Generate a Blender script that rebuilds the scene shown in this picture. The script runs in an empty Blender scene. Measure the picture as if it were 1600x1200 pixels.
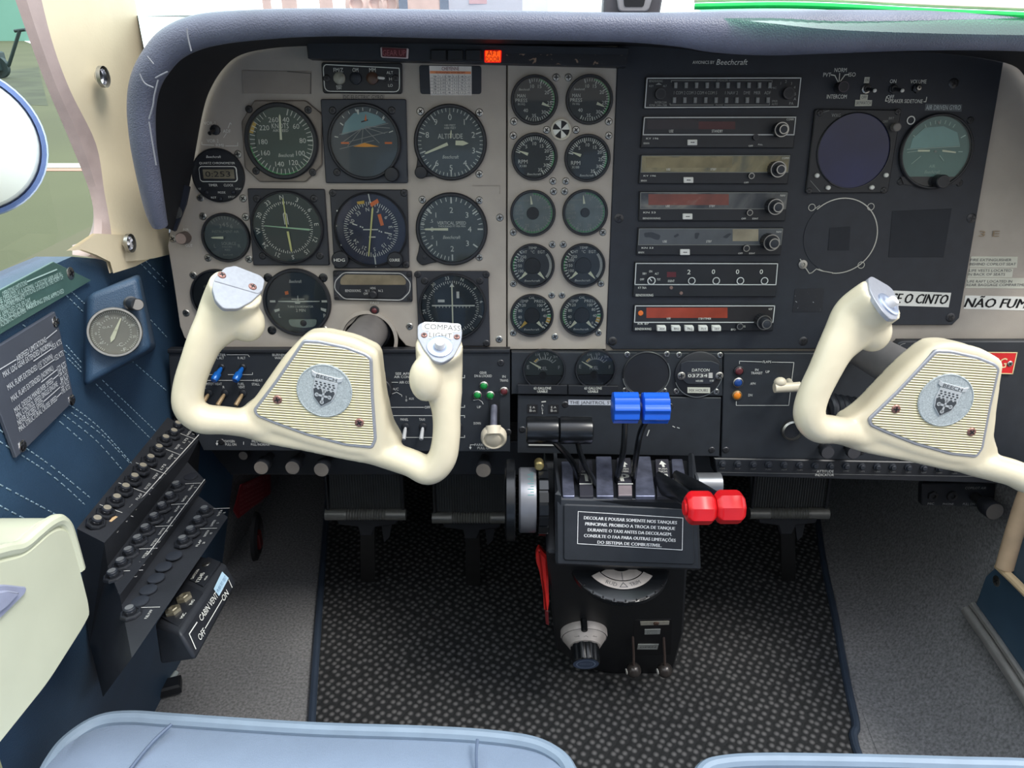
import bpy, math, random
from math import sin, cos, tan, atan, radians as R_, pi
from mathutils import Vector as V, Matrix as Mx
random.seed(7)
SC = bpy.context.scene
COL = SC.collection
# ---------------------------------------------------------------- camera
F = 1160.0                       # focal length in pixels of a 1600 wide frame
CANT = R_(8.8)                   # instrument panel leans away from the crew
PITCH = R_(26.2)
CAM = V((0, 0, 0.90))
cam = bpy.data.cameras.new('camera'); cam.sensor_width = 36; cam.lens = F / 1600 * 36
cam.clip_start = .02; cam.clip_end = 400
co = bpy.data.objects.new('camera', cam); COL.objects.link(co)
co.location = CAM; co.rotation_euler = (pi / 2 - PITCH, 0, 0)
SC.camera = co
# ---------------------------------------------------------------- sky, sun, exposure
W = bpy.data.worlds.new('world'); SC.world = W; W.use_nodes = True
wn = W.node_tree; wn.nodes.clear()
wo = wn.nodes.new('ShaderNodeOutputWorld'); wb = wn.nodes.new('ShaderNodeBackground')
wt = wn.nodes.new('ShaderNodeTexCoord'); ws = wn.nodes.new('ShaderNodeSeparateXYZ'); wr = wn.nodes.new('ShaderNodeValToRGB')
wm = wn.nodes.new('ShaderNodeMapRange'); wm.inputs[1].default_value = -1; wm.inputs[2].default_value = 1
wd = wn.nodes.new('ShaderNodeVectorMath'); wd.operation = 'DOT_PRODUCT'; wd.inputs[1].default_value = (.0, .62, .78)
wn.links.new(wt.outputs['Generated'], wd.inputs[0]); wn.links.new(wd.outputs['Value'], wm.inputs[0]); wn.links.new(wm.outputs[0], wr.inputs[0])
wn.links.new(wr.outputs[0], wb.inputs[0]); wn.links.new(wb.outputs[0], wo.inputs[0])
e = wr.color_ramp.elements
e[0].position = .20; e[0].color = (.50, .48, .45, 1)
e[1].position = .78; e[1].color = (2.2, 2.35, 2.65, 1)
em = e.new(.5); em.color = (.92, .92, .92, 1)
wb.inputs[1].default_value = 1.1
sl = bpy.data.lights.new('sun', 'SUN'); sl.energy = 2.2; sl.angle = R_(18); sl.color = (1, .96, .88)
so = bpy.data.objects.new('sun', sl); COL.objects.link(so)
so.rotation_euler = V((-.5, .35, -1)).to_track_quat('-Z', 'Y').to_euler()
SC.view_settings.view_transform = 'Standard'; SC.view_settings.look = 'None'
SC.view_settings.gamma = 1; SC.view_settings.use_curve_mapping = False
SC.view_settings.exposure = 0.25

# ---------------------------------------------------------------- pixel -> place
FWD = V((0, cos(PITCH), -sin(PITCH))); UP = V((0, sin(PITCH), cos(PITCH))); RT = V((1, 0, 0))
def ray(px, py): return RT * ((px - 800) / F) + UP * ((600 - py) / F) + FWD
def onpl(px, py, p, n):
    d = ray(px, py); return CAM + d * ((p - CAM).dot(n) / d.dot(n))
def atY(px, py, y): return onpl(px, py, V((0, y, 0)), V((0, 1, 0)))
def atX(px, py, x): return onpl(px, py, V((x, 0, 0)), V((1, 0, 0)))
def atZ(px, py, z): return onpl(px, py, V((0, 0, z)), V((0, 0, 1)))
def atD(px, py, d): return CAM + ray(px, py) * d
class Fr:                        # a plane in the place with axes u (right), v (up), n (towards the viewer)
    def __init__(s, o, u, v):
        s.o = V(o); s.u = V(u).normalized(); s.n = s.u.cross(V(v)).normalized(); s.v = s.n.cross(s.u)
    def at(s, px, py, h=0): return onpl(px, py, s.o + s.n * h, s.n)
    def ln(s, px, py, d): return (s.at(px + d / 2, py) - s.at(px - d / 2, py)).length
    def mat(s, P):
        m = Mx.Identity(4)
        for i, a in enumerate((s.u, s.v, s.n)):
            for k in range(3): m[k][i] = a[k]
        m.translation = P; return m
    def rel(s, P, px, py, h=0):
        q = s.at(px, py, h) - P; return (q.dot(s.u), q.dot(s.v))
    def off(s, h): return Fr(s.o + s.n * h, s.u, s.v)
PU, PVv, PN = V((1, 0, 0)), V((0, sin(CANT), cos(CANT))), V((0, -cos(CANT), sin(CANT)))
PAN = Fr(CAM - PN * .884, PU, PVv)      # face of the instrument panel
SUB = PAN.off(.012)                     # lower sub panel, a little nearer
def A(x, y, z): return CAM + PU * x - PN * y + PVv * z     # panel aligned coordinates from the eye

# ---------------------------------------------------------------- materials
def lin(c): return tuple((x / 12.92 if x <= .04045 else ((x + .055) / 1.055) ** 2.4) for x in (v / 255 for v in c))
MATS = {}
def M(name, rgb, rough=.5, metal=0, var=.1, ns=40, bump=0, bs=300, kind='noise', spec=.5, emit=None, es=1, coat=0, rgb2=None):
    if name in MATS: return MATS[name]
    m = bpy.data.materials.new(name); m.use_nodes = True; t = m.node_tree; b = t.nodes['Principled BSDF']
    c = lin(rgb); c2 = lin(rgb2) if rgb2 else tuple(min(1, x * (1 + var * 2.0)) for x in c); c1 = c if rgb2 else tuple(x * (1 - var) for x in c)
    tc = t.nodes.new('ShaderNodeTexCoord'); n = t.nodes.new('ShaderNodeTexNoise'); n.inputs['Scale'].default_value = ns; n.inputs['Detail'].default_value = 4
    r = t.nodes.new('ShaderNodeValToRGB'); r.color_ramp.elements[0].color = (*c1, 1); r.color_ramp.elements[1].color = (*c2, 1)
    r.color_ramp.elements[0].position = .3; r.color_ramp.elements[1].position = .8
    t.links.new(tc.outputs['Object'], n.inputs['Vector']); t.links.new(n.outputs[0], r.inputs[0]); t.links.new(r.outputs[0], b.inputs['Base Color'])
    b.inputs['Roughness'].default_value = rough; b.inputs['Metallic'].default_value = metal; b.inputs['Specular IOR Level'].default_value = spec
    if coat: b.inputs['Coat Weight'].default_value = coat
    if emit: b.inputs['Emission Color'].default_value = (*lin(emit), 1); b.inputs['Emission Strength'].default_value = es
    if bump:
        if kind == 'vor':
            q = t.nodes.new('ShaderNodeTexVoronoi'); q.inputs['Scale'].default_value = bs
        else:
            q = t.nodes.new('ShaderNodeTexNoise'); q.inputs['Scale'].default_value = bs
        t.links.new(tc.outputs['Object'], q.inputs['Vector'])
        u = t.nodes.new('ShaderNodeBump'); u.inputs['Strength'].default_value = bump; u.inputs['Distance'].default_value = .001
        t.links.new(q.outputs[0], u.inputs['Height']); t.links.new(u.outputs[0], b.inputs['Normal'])
    MATS[name] = m; return m
def nodes_of(m): return m.node_tree, m.node_tree.nodes['Principled BSDF']
GREY = M('grey_panel_paint', (168, 160, 150), .55, 0, .06, 25, .12, 900)
BLK = M('black_panel_paint', (36, 40, 48), .55, 0, .1, 60, .1, 1200)
BLK2 = M('black_plastic', (30, 32, 37), .45, 0, .1, 80)
GBLK = M('glossy_black', (19, 21, 24), .25, 0, .1, 80)
DIAL = M('dial_face_black', (40, 47, 51), .6, 0, .1, 50)
DIALG = M('dial_face_grey', (80, 88, 91), .6, 0, .1, 50)
DIALB = M('dial_face_blue', (28, 36, 66), .4, 0, .15, 30)
WHT = M('white_marking', (225, 226, 218), .6, 0, .04)
WHD = M('faded_marking', (150, 152, 148), .6, 0, .1)
NDL = M('cream_needle', (232, 232, 205), .5, 0, .03)
GRN = M('green_marking', (60, 150, 85), .5, 0, .05)
PALEY = M('pale_yellow_marking', (228, 226, 150), .5, 0, .03)
YEL = M('yellow_marking', (215, 175, 70), .5, 0, .05)
ORA = M('orange_marking', (235, 120, 50), .5, 0, .05)
REDM = M('red_marking', (200, 45, 40), .5, 0, .05)
SKYB = M('horizon_blue', (125, 160, 165), .5, 0, .05)
STEEL = M('steel', (170, 168, 162), .35, 1, .1, 200)
DSTEEL = M('dark_steel', (70, 70, 72), .4, .8, .1, 200)
CHROME = M('chrome', (215, 215, 218), .15, 1, .03)
SILV = M('satin_silver', (154, 156, 163), .42, .35, .05, 300)
CREAM = M('cream_plastic', (208, 198, 172), .3, 0, .04, 18, .05, 300)
ARMP = M('pale_cream_plastic', (200, 202, 178), .4, 0, .04, 14, .06, 200)
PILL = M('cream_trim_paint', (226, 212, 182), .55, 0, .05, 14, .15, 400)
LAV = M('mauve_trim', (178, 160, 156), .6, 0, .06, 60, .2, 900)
BLUEL = M('blue_leather', (46, 70, 94), .5, 0, .14, 12, .25, 900, 'vor')
THREAD = M('pale_thread', (150, 175, 190), .7)
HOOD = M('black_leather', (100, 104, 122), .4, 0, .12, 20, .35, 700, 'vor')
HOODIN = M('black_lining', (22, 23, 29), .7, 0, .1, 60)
SEATM = M('blue_grey_leather', (124, 138, 158), .42, 0, .06, 14, .2, 800, 'vor')
PIPE = M('seat_piping_leather', (118, 134, 150), .45, 0, .05, 50)
CARP = M('grey_carpet', (116, 116, 117), .95, 0, .3, 260, .8, 900, spec=.1)
REDP = M('red_plastic', (222, 22, 30), .28, 0, .03)
BLUP = M('blue_plastic', (28, 92, 205), .3, 0, .04)
PAPER = M('white_label', (222, 222, 216), .6, 0, .04, 50)
INK = M('black_ink', (22, 22, 26), .6)
INKB = M('grey_ink', (90, 90, 92), .6)
SILVP = M('scuffed_aluminium', (118, 122, 142), .38, .75, .35, 60)
LTGRN = M('green_lamp', (20, 135, 60), .3, 0, .05)
LTRED = M('dark_red_lamp', (95, 40, 45), .3, 0, .05)
LTBLU = M('blue_lamp', (30, 70, 140), .3, 0, .05)
LTAMB = M('amber_lamp', (225, 130, 30), .3, 0, .05)
def glass_mat(name, tint, rough=.03, ior=1.45, haze=0.0):
    m = bpy.data.materials.new(name); m.use_nodes = True; t = m.node_tree; t.nodes.clear()
    o = t.nodes.new('ShaderNodeOutputMaterial'); mx = t.nodes.new('ShaderNodeMixShader'); tr = t.nodes.new('ShaderNodeBsdfTransparent')
    g = t.nodes.new('ShaderNodeBsdfGlossy'); f = t.nodes.new('ShaderNodeFresnel'); f.inputs[0].default_value = ior
    tr.inputs[0].default_value = (*tint, 1); g.inputs['Roughness'].default_value = rough
    t.links.new(f.outputs[0], mx.inputs[0]); t.links.new(tr.outputs[0], mx.inputs[1]); t.links.new(g.outputs[0], mx.inputs[2]); t.links.new(mx.outputs[0], o.inputs[0])
    return m
GLASS = glass_mat('instrument_glass', (.96, .98, .97))
PANE = glass_mat('window_glass', (.88, .96, .88), .01, 1.18)
# woven floor mat: raised pale loops on black
MATW = bpy.data.materials.new('woven_mat'); MATW.use_nodes = True
t, b = nodes_of(MATW); tc = t.nodes.new('ShaderNodeTexCoord'); vo = t.nodes.new('ShaderNodeTexVoronoi'); vo.inputs['Scale'].default_value = 88; vo.inputs['Randomness'].default_value = .42
vo.voronoi_dimensions = '2D'; mp = t.nodes.new('ShaderNodeMapping'); mp.inputs['Rotation'].default_value = (0, 0, .6)
cr = t.nodes.new('ShaderNodeValToRGB'); cr.color_ramp.elements[0].position = .10; cr.color_ramp.elements[0].color = (.10, .099, .10, 1); cr.color_ramp.elements[1].position = .40; cr.color_ramp.elements[1].color = (.008, .009, .010, 1)
t.links.new(tc.outputs['Object'], mp.inputs[0]); t.links.new(mp.outputs[0], vo.inputs['Vector']); t.links.new(vo.outputs[0], cr.inputs[0]); t.links.new(cr.outputs[0], b.inputs['Base Color']); b.inputs['Roughness'].default_value = .9
bu = t.nodes.new('ShaderNodeBump'); bu.invert = True; bu.inputs['Strength'].default_value = .7; bu.inputs['Distance'].default_value = .004; t.links.new(vo.outputs[0], bu.inputs['Height']); t.links.new(bu.outputs[0], b.inputs['Normal'])
# ribbed yoke insert
def stripes(name, c1, c2, scale, rough=.4):
    m = bpy.data.materials.new(name); m.use_nodes = True; t, b = nodes_of(m); tc = t.nodes.new('ShaderNodeTexCoord'); w = t.nodes.new('ShaderNodeTexWave')
    w.bands_direction = 'Y'; w.inputs['Scale'].default_value = scale; mp = t.nodes.new('ShaderNodeMapping'); mp.inputs['Rotation'].default_value = (0, 0, R_(4))
    cr = t.nodes.new('ShaderNodeValToRGB'); cr.color_ramp.elements[0].color = (*lin(c1), 1); cr.color_ramp.elements[1].color = (*lin(c2), 1); cr.color_ramp.elements[0].position = .15; cr.color_ramp.elements[1].position = .5
    t.links.new(tc.outputs['Object'], mp.inputs[0]); t.links.new(mp.outputs[0], w.inputs['Vector']); t.links.new(w.outputs[0], cr.inputs[0]); t.links.new(cr.outputs[0], b.inputs['Base Color'])
    bu = t.nodes.new('ShaderNodeBump'); bu.inputs['Distance'].default_value = .0006; t.links.new(w.outputs[0], bu.inputs['Height']); t.links.new(bu.outputs[0], b.inputs['Normal']); b.inputs['Roughness'].default_value = rough
    return m
RIBS = stripes('ribbed_gold_insert', (140, 125, 80), (240, 232, 196), 130)
RIBB = M('ribbed_black_rubber', (30, 30, 33), .5, 0, .1)
def patchy(name, cols, scale, rough=.35, pos=(.35, .5, .65)):
    m = bpy.data.materials.new(name); m.use_nodes = True; t, b = nodes_of(m); tc = t.nodes.new('ShaderNodeTexCoord'); n = t.nodes.new('ShaderNodeTexNoise'); n.inputs['Scale'].default_value = scale; n.inputs['Detail'].default_value = 6; n.inputs['Distortion'].default_value = 1.2
    cr = t.nodes.new('ShaderNodeValToRGB'); el = cr.color_ramp.elements
    while len(el) < len(cols): el.new(.5)
    for i, c in enumerate(cols): el[i].position = pos[i]; el[i].color = (*lin(c), 1)
    t.links.new(tc.outputs['Object'], n.inputs['Vector']); t.links.new(n.outputs[0], cr.inputs[0]); t.links.new(cr.outputs[0], b.inputs['Base Color']); b.inputs['Roughness'].default_value = rough
    return m
FILMO = patchy('yellowed_film', [(96, 96, 84), (134, 126, 96), (150, 140, 108)], 30)
FILMR = patchy('scuffed_red_film', [(110, 66, 58), (128, 74, 64), (140, 120, 108)], 25, pos=(.35, .6, .75))
FILMG = patchy('peeling_grey_film', [(60, 63, 68), (96, 98, 98), (150, 146, 132)], 18, pos=(.4, .55, .75))
FILMD = M('dark_red_window', (74, 30, 32), .25, 0, .2, 20)
FILMX = M('brick_red_window', (150, 62, 44), .3, 0, .25, 30)
CHIPS = patchy('chipped_black_paint', [(36, 36, 40), (38, 38, 42), (150, 125, 105)], 90, pos=(.4, .63, .66))
SPECK = patchy('worn_adhesive_patch', [(38, 40, 46), (40, 42, 48), (190, 192, 196)], 260, pos=(.4, .70, .74))
SILVSP = patchy('speckled_silver', [(140, 148, 150), (164, 172, 174), (186, 194, 196)], 900, .45)
# ---------------------------------------------------------------- mesh building
GL = {}
def glyphs(s, bold=0.0):
    k = (s, bold)
    if k not in GL:
        c = bpy.data.curves.new('t', 'FONT'); c.body = s; c.resolution_u = 2; c.fill_mode = 'FRONT'; c.size = 1; c.offset = bold
        o = bpy.data.objects.new('t', c); me = o.to_mesh()
        vs = [tuple(v.co) for v in me.vertices]; fs = [tuple(p.vertices) for p in me.polygons]
        o.to_mesh_clear(); bpy.data.objects.remove(o); bpy.data.curves.remove(c)
        if vs:
            xs = [v[0] for v in vs]; ys = [v[1] for v in vs]
            cx = (min(xs) + max(xs)) / 2; w = max(xs) - min(xs)
        else: cx = 0; w = 1
        GL[k] = ([(v[0] - cx, v[1] - .345) for v in vs], fs, w)
    return GL[k]
class MB:
    def __init__(s): s.v = []; s.f = []; s.mi = []; s.m = 0
    def add(s, vs, fs):
        b = len(s.v); s.v += [tuple(x) for x in vs]; s.f += [tuple(i + b for i in f) for f in fs]; s.mi += [s.m] * len(fs); return s
    def face(s, pts): return s.add(pts, [tuple(range(len(pts)))])
    def prism(s, pts, z0, z1, ch=0):                 # 2D outline -> solid with an optional chamfer at the top
        n = len(pts)
        a = sum(pts[i][0] * pts[(i + 1) % n][1] - pts[(i + 1) % n][0] * pts[i][1] for i in range(n))
        if a < 0: pts = pts[::-1]
        rings = [[(x, y, z0) for x, y in pts]]
        if ch:
            rings.append([(x, y, z1 - ch) for x, y in pts]); rings.append([(x, y, z1) for x, y in inset(pts, ch)])
        else: rings.append([(x, y, z1) for x, y in pts])
        vs = [p for r in rings for p in r]; fs = []
        for k in range(len(rings) - 1):
            for i in range(n):
                j = (i + 1) % n; fs.append((k * n + i, k * n + j, (k + 1) * n + j, (k + 1) * n + i))
        fs.append(tuple(range(n - 1, -1, -1))); fs.append(tuple((len(rings) - 1) * n + i for i in range(n)))
        return s.add(vs, fs)
    def lathe(s, prof, cx=0, cy=0, n=40, cap0=False, cap1=False, M4=None):
        vs = []; fs = []
        for r, z in prof: vs += [(cx + r * sin(2 * pi * i / n), cy + r * cos(2 * pi * i / n), z) for i in range(n)]
        for k in range(len(prof) - 1):
            for i in range(n):
                j = (i + 1) % n; fs.append((k * n + i, (k + 1) * n + i, (k + 1) * n + j, k * n + j))
        if cap0: fs.append(tuple(range(n)))
        if cap1: fs.append(tuple((len(prof) - 1) * n + i for i in range(n - 1, -1, -1)))
        if M4 is not None: vs = [M4 @ V(p) for p in vs]
        return s.add(vs, fs)
    def cyl(s, cx, cy, r, z0, z1, n=24, ch=0, r1=None):
        r1 = r if r1 is None else r1
        p = [(r, z0), (r1, z1 - ch), (r1 - ch, z1)] if ch else [(r, z0), (r1, z1)]
        return s.lathe(p, cx, cy, n, True, True)
    def box(s, x0, x1, y0, y1, z0, z1, ch=0): return s.prism([(x0, y0), (x1, y0), (x1, y1), (x0, y1)], z0, z1, ch)
    def flat(s, pts, z): 
        n = len(pts); a = sum(pts[i][0] * pts[(i + 1) % n][1] - pts[(i + 1) % n][0] * pts[i][1] for i in range(n))
        if a < 0: pts = pts[::-1]
        return s.face([(x, y, z) for x, y in pts])
    def disc(s, cx, cy, r, z, n=40): return s.flat([(cx + r * cos(2 * pi * i / n), cy + r * sin(2 * pi * i / n)) for i in range(n)], z)
    def arc(s, cx, cy, r0, r1, a0, a1, z, n=None):      # clock angles in degrees
        n = n or max(2, int(abs(a1 - a0) / 8)); vs = []; fs = []
        for i in range(n + 1):
            a = R_(a0 + (a1 - a0) * i / n); vs += [(cx + r0 * sin(a), cy + r0 * cos(a), z), (cx + r1 * sin(a), cy + r1 * cos(a), z)]
        for i in range(n): fs.append((2 * i, 2 * i + 2, 2 * i + 3, 2 * i + 1) if a1 < a0 else (2 * i + 1, 2 * i + 3, 2 * i + 2, 2 * i))
        return s.add(vs, fs)
    def tick(s, cx, cy, a, r0, r1, w, z, w1=None):
        a = R_(a); d = (sin(a), cos(a)); p = (cos(a), -sin(a)); w1 = w if w1 is None else w1
        return s.flat([(cx + d[0] * r0 - p[0] * w / 2, cy + d[1] * r0 - p[1] * w / 2), (cx + d[0] * r1 - p[0] * w1 / 2, cy + d[1] * r1 - p[1] * w1 / 2),
                       (cx + d[0] * r1 + p[0] * w1 / 2, cy + d[1] * r1 + p[1] * w1 / 2), (cx + d[0] * r0 + p[0] * w / 2, cy + d[1] * r0 + p[1] * w / 2)], z)
    def line(s, pts, w, z):
        for (x0, y0), (x1, y1) in zip(pts, pts[1:]):
            dx, dy = x1 - x0, y1 - y0; L = math.hypot(dx, dy) or 1; nx, ny = -dy / L * w / 2, dx / L * w / 2; ex, ey = dx / L * w / 2, dy / L * w / 2
            s.flat([(x0 + nx - ex, y0 + ny - ey), (x0 - nx - ex, y0 - ny - ey), (x1 - nx + ex, y1 - ny + ey), (x1 + nx + ex, y1 + ny + ey)], z)
        return s
    def frame(s, pts, w, z): return s.line(pts + [pts[0]], w, z)
    def text(s, st, x, y, cap, w=None, z=.001, rot=0, sh=0, bold=0.0, M4=None):
        if bold:
            for d in (-.9, .9): s.text(st, x + d * bold * cap, y, cap, w, z, rot, sh, 0, M4)
        vs, fs, gw = glyphs(st); k = cap / .69; kx = (w / gw) if w else k
        c, q = cos(R_(rot)), sin(R_(rot)); o = []
        for a, b in vs:
            b *= k; a = a * kx + b * sh; p = (x + a * c - b * q, y + a * q + b * c, z); o.append(M4 @ V(p) if M4 is not None else p)
        return s.add(o, fs)
    def tube(s, pts, rad, n=12, cap=True, up=None, ell=None):
        pts = [V(p) for p in pts]; m = len(pts); rad = rad if isinstance(rad, (list, tuple)) else [rad] * m
        vs = []; fs = []; prev = None
        for i, p in enumerate(pts):
            tg = (pts[min(i + 1, m - 1)] - pts[max(i - 1, 0)]).normalized()
            if prev is None:
                a = V(up) if up else (V((0, 0, 1)) if abs(tg.z) < .9 else V((1, 0, 0)))
            else: a = prev
            a = (a - tg * a.dot(tg)).normalized(); prev = a; b2 = tg.cross(a)
            ra, rb = (rad[i], rad[i]) if not isinstance(rad[i], tuple) else rad[i]
            vs += [p + a * (ra * cos(2 * pi * k / n)) + b2 * (rb * sin(2 * pi * k / n)) for k in range(n)]
        for i in range(m - 1):
            for k in range(n):
                j = (k + 1) % n; fs.append((i * n + k, i * n + j, (i + 1) * n + j, (i + 1) * n + k))
        if cap: fs.append(tuple(range(n - 1, -1, -1))); fs.append(tuple((m - 1) * n + k for k in range(n)))
        return s.add(vs, fs)
    def loft(s, rows, close=False):
        n = len(rows[0]); vs = [p for r in rows for p in r]; fs = []
        for i in range(len(rows) - 1):
            for k in range(n - (0 if close else 1)):
                j = (k + 1) % n; fs.append((i * n + k, i * n + j, (i + 1) * n + j, (i + 1) * n + k))
        return s.add(vs, fs)
    def ball(s, c, r, n=16, sc=(1, 1, 1)):
        m = n // 2; vs = [(c[0], c[1], c[2] + r * sc[2])]; fs = []
        for i in range(1, m):
            a = pi * i / m; vs += [(c[0] + r * sc[0] * sin(a) * cos(2 * pi * k / n), c[1] + r * sc[1] * sin(a) * sin(2 * pi * k / n), c[2] + r * sc[2] * cos(a)) for k in range(n)]
        vs.append((c[0], c[1], c[2] - r * sc[2])); L = len(vs) - 1
        for k in range(n):
            j = (k + 1) % n; fs.append((0, 1 + k, 1 + j)); fs.append((L, 1 + (m - 2) * n + j, 1 + (m - 2) * n + k))
            for i in range(m - 2): fs.append((1 + i * n + k, 1 + (i + 1) * n + k, 1 + (i + 1) * n + j, 1 + i * n + j))
        return s.add(vs, fs)
    def hexa(s, b, t):                # 8 points: bottom quad, top quad
        return s.add(list(b) + list(t), [(3, 2, 1, 0), (4, 5, 6, 7)] + [(i, (i + 1) % 4, 4 + (i + 1) % 4, 4 + i) for i in range(4)])
    def mesh(s, name, mats):
        me = bpy.data.meshes.new(name); me.from_pydata(s.v, [], s.f)
        for m in (mats if isinstance(mats, (list, tuple)) else [mats]): me.materials.append(m)
        me.polygons.foreach_set('material_index', s.mi); me.polygons.foreach_set('use_smooth', [True] * len(s.f))
        me.update(); me.set_sharp_from_angle(angle=R_(33)); return me
def inset(pts, d):
    n = len(pts); o = []
    for i in range(n):
        p0, p1, p2 = V(pts[i - 1]), V(pts[i]), V(pts[(i + 1) % n]); e1 = (p1 - p0).normalized(); e2 = (p2 - p1).normalized()
        n1, n2 = V((-e1.y, e1.x)), V((-e2.y, e2.x)); b = n1 + n2; k = b.dot(n1); o.append(tuple(p1 + b * (d / max(k, .3))))
    return o
def rrect(x0, x1, y0, y1, r, n=5):
    o = []
    for cx, cy, a in ((x1 - r, y1 - r, 0), (x0 + r, y1 - r, 90), (x0 + r, y0 + r, 180), (x1 - r, y0 + r, 270)):
        o += [(cx + r * cos(R_(a + 90 * i / n)), cy + r * sin(R_(a + 90 * i / n))) for i in range(n + 1)]
    return o
def circ(cx, cy, r, n=32): return [(cx + r * cos(2 * pi * i / n), cy + r * sin(2 * pi * i / n)) for i in range(n)]
def rpoly(pts, r, n=4):               # round the corners of an outline
    o = []; m = len(pts)
    for i in range(m):
        p0, p1, p2 = V(pts[i - 1]), V(pts[i]), V(pts[(i + 1) % m]); a = (p0 - p1); b2 = (p2 - p1); q = min(r, a.length * .45, b2.length * .45)
        s_, t_ = p1 + a.normalized() * q, p1 + b2.normalized() * q
        for k in range(n + 1):
            u = k / n; o.append(tuple(s_ * (1 - u) ** 2 + p1 * (2 * u * (1 - u)) + t_ * u * u))
    return o
def cat(pts, n=8):                    # smooth curve through points
    pts = [V(p) for p in pts]; o = []
    for i in range(len(pts) - 1):
        p0, p1, p2, p3 = pts[max(i - 1, 0)], pts[i], pts[i + 1], pts[min(i + 2, len(pts) - 1)]
        for k in range(n):
            u = k / n; o.append(.5 * ((2 * p1) + (p2 - p0) * u + (2 * p0 - 5 * p1 + 4 * p2 - p3) * u * u + (3 * p1 - p0 - 3 * p2 + p3) * u ** 3))
    return o + [pts[-1]]
# ---------------------------------------------------------------- things and parts
def ob(name, mb, mats, parent=None, mat=None, label=None):
    o = bpy.data.objects.new(name, mb.mesh(name, mats) if isinstance(mb, MB) else mb); COL.objects.link(o)
    if parent: o.parent = parent
    if mat is not None: o.matrix_local = mat
    if label: o['label'] = label
    return o
def tag(o, label, cat, group=None):
    o['label'] = label; o['category'] = cat
    if group: o['group'] = group
    return o
def thing(name, label, cat, mat, group=None):
    o = bpy.data.objects.new(name, None); COL.objects.link(o); o.empty_display_size = .02; o.matrix_world = mat
    return tag(o, label, cat, group)
def struct(name, mb, mats, mat=None):
    o = ob(name, mb, mats, None, mat); o['kind'] = 'structure'; return o
TR = Mx.Translation
SCR = {}
def screw(parent, x, y, z, r=.0034, m=None, name='screw'):
    m = m or STEEL; k = (round(r, 5), m.name)
    if k not in SCR:
        b = MB(); b.lathe([(r, 0), (r, .0004), (r * .8, .0011), (r * .3, .0013)], n=14, cap1=True); b.m = 1
        w = r * .28; b.box(-w / 2, w / 2, -r * .6, r * .6, .001, .0015); b.box(-r * .6, r * .6, -w / 2, w / 2, .001, .0015); SCR[k] = b.mesh('screw', [m, INK])
    a = random.uniform(0, 90)
    return ob(name, SCR[k], None, parent, TR((x, y, z)) @ Mx.Rotation(R_(a), 4, 'Z'))
def root(fr, name, label, cat, px, py, group=None, h=0):
    P = fr.at(px, py, h); t = thing(name, label, cat, fr.mat(P), group); t_fr[t.name] = (fr, P); return t
t_fr = {}
def L(t, px, py, h=0):
    fr, P = t_fr[t.name]; return fr.rel(P, px, py, h)
def S(t, px, py):                      # metres per pixel beside that pixel
    fr, P = t_fr[t.name]; return fr.ln(px, py, 10) / 10
def LP(t, pts, h=0): return [L(t, *p, h) for p in pts]
def LT(mb, t, st, px, py, cap, w=None, z=.0012, rot=0, sh=0, bold=0.0):
    k = S(t, px, py); x, y = L(t, px, py); mb.text(st, x, y, cap * k, w * k if w else None, z, rot, sh, bold)
def LL(mb, t, pts, w, z=.0012): mb.line(LP(t, pts), w * S(t, *pts[0]), z)
# ================================================================ cabin shell and outside
XL = -.43
b = MB(); b.box(-.60, .95, .15, 1.75, -.02, 0); struct('floor', b, CARP)
b = MB(); b.box(-.60, .95, -1.1, .15, -.02, 0); b.box(-.60, .95, -1.14, -1.1, -.02, 1.25); struct('wall_back', b, CARP)  # unseen rear of the cabin, added to keep low light off the footwell
b = MB(); b.box(-.50, -.43, -1.1, .05, 0, .66); struct('wall_left_rear', b, BLUEL)  # unseen low side wall, added to help darken the floor
b = MB(); b.box(.66, .73, -1.1, .15, 0, .66); struct('wall_right_rear', b, BLUEL)  # its unseen match on the right, added for the same shading
b = MB(); b.hexa([(-.50, 1.62, -.02), (.75, 1.62, -.02), (.75, 1.66, -.02), (-.50, 1.66, -.02)], [(-.43, 1.42, .84), (.73, 1.42, .84), (.73, 1.46, .84), (-.43, 1.46, .84)])
struct('wall_front', b, M('dark_firewall_felt', (40, 42, 46), .9, 0, .2, 200))
sill = [atX(*p, XL) for p in ((-260, 575), (-120, 508), (0, 452), (60, 424), (112, 401), (150, 404), (200, 404), (262, 386))]
prof = [(XL, None), (XL, .62), (XL, .40), (XL - .012, .28), (XL - .06, .10), (XL - .09, -.01)]
ys = [p.y for p in sill]; b = MB(); rows = []
for x, z in prof: rows.append([(x, p.y, p.z if z is None else z) for p in sill[:-1]] + [(x, 1.02, sill[-2].z if z is None else z)])
b.loft(rows[::-1]); b.loft([[(x - .035, y, z) for x, y, z in rows[0]], rows[0]]); wl = struct('wall_left', b, BLUEL)
b = MB(); b.loft([[(XL - .10, 1.02, -.01), (XL - .06, 1.70, -.01)], [(XL - .03, 1.0, .30), (XL + .0, 1.70, .35)], [(XL - .01, .98, .80), (XL + .02, 1.70, .85)]])
b.f = [f[::-1] for f in b.f]; struct('wall_left_footwell', b, CARP)
# right hand carpet sweep and door
b = MB(); yr = (.15, .5, .7, .80, .835, 1.0, 1.2, 1.4, 1.7)
secs = []
for y in yr:
    x0 = min(.50 + max(0, y - .74) * .21, .63) if y > .6 else .485
    xs = .66 + max(0, y - .8) * .06
    secs.append([(x0, y, .001)] + [(x0 + (xs - x0) * q, y, .15 * q ** 2.2) for q in (.3, .55, .75, .9)] + [(xs, y, .15), (xs + .004, y, .17 if y < .82 else .35), (xs + .01, y, .18 if y < .82 else .84)])
b.loft(secs); struct('wall_right', b, CARP)
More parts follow.
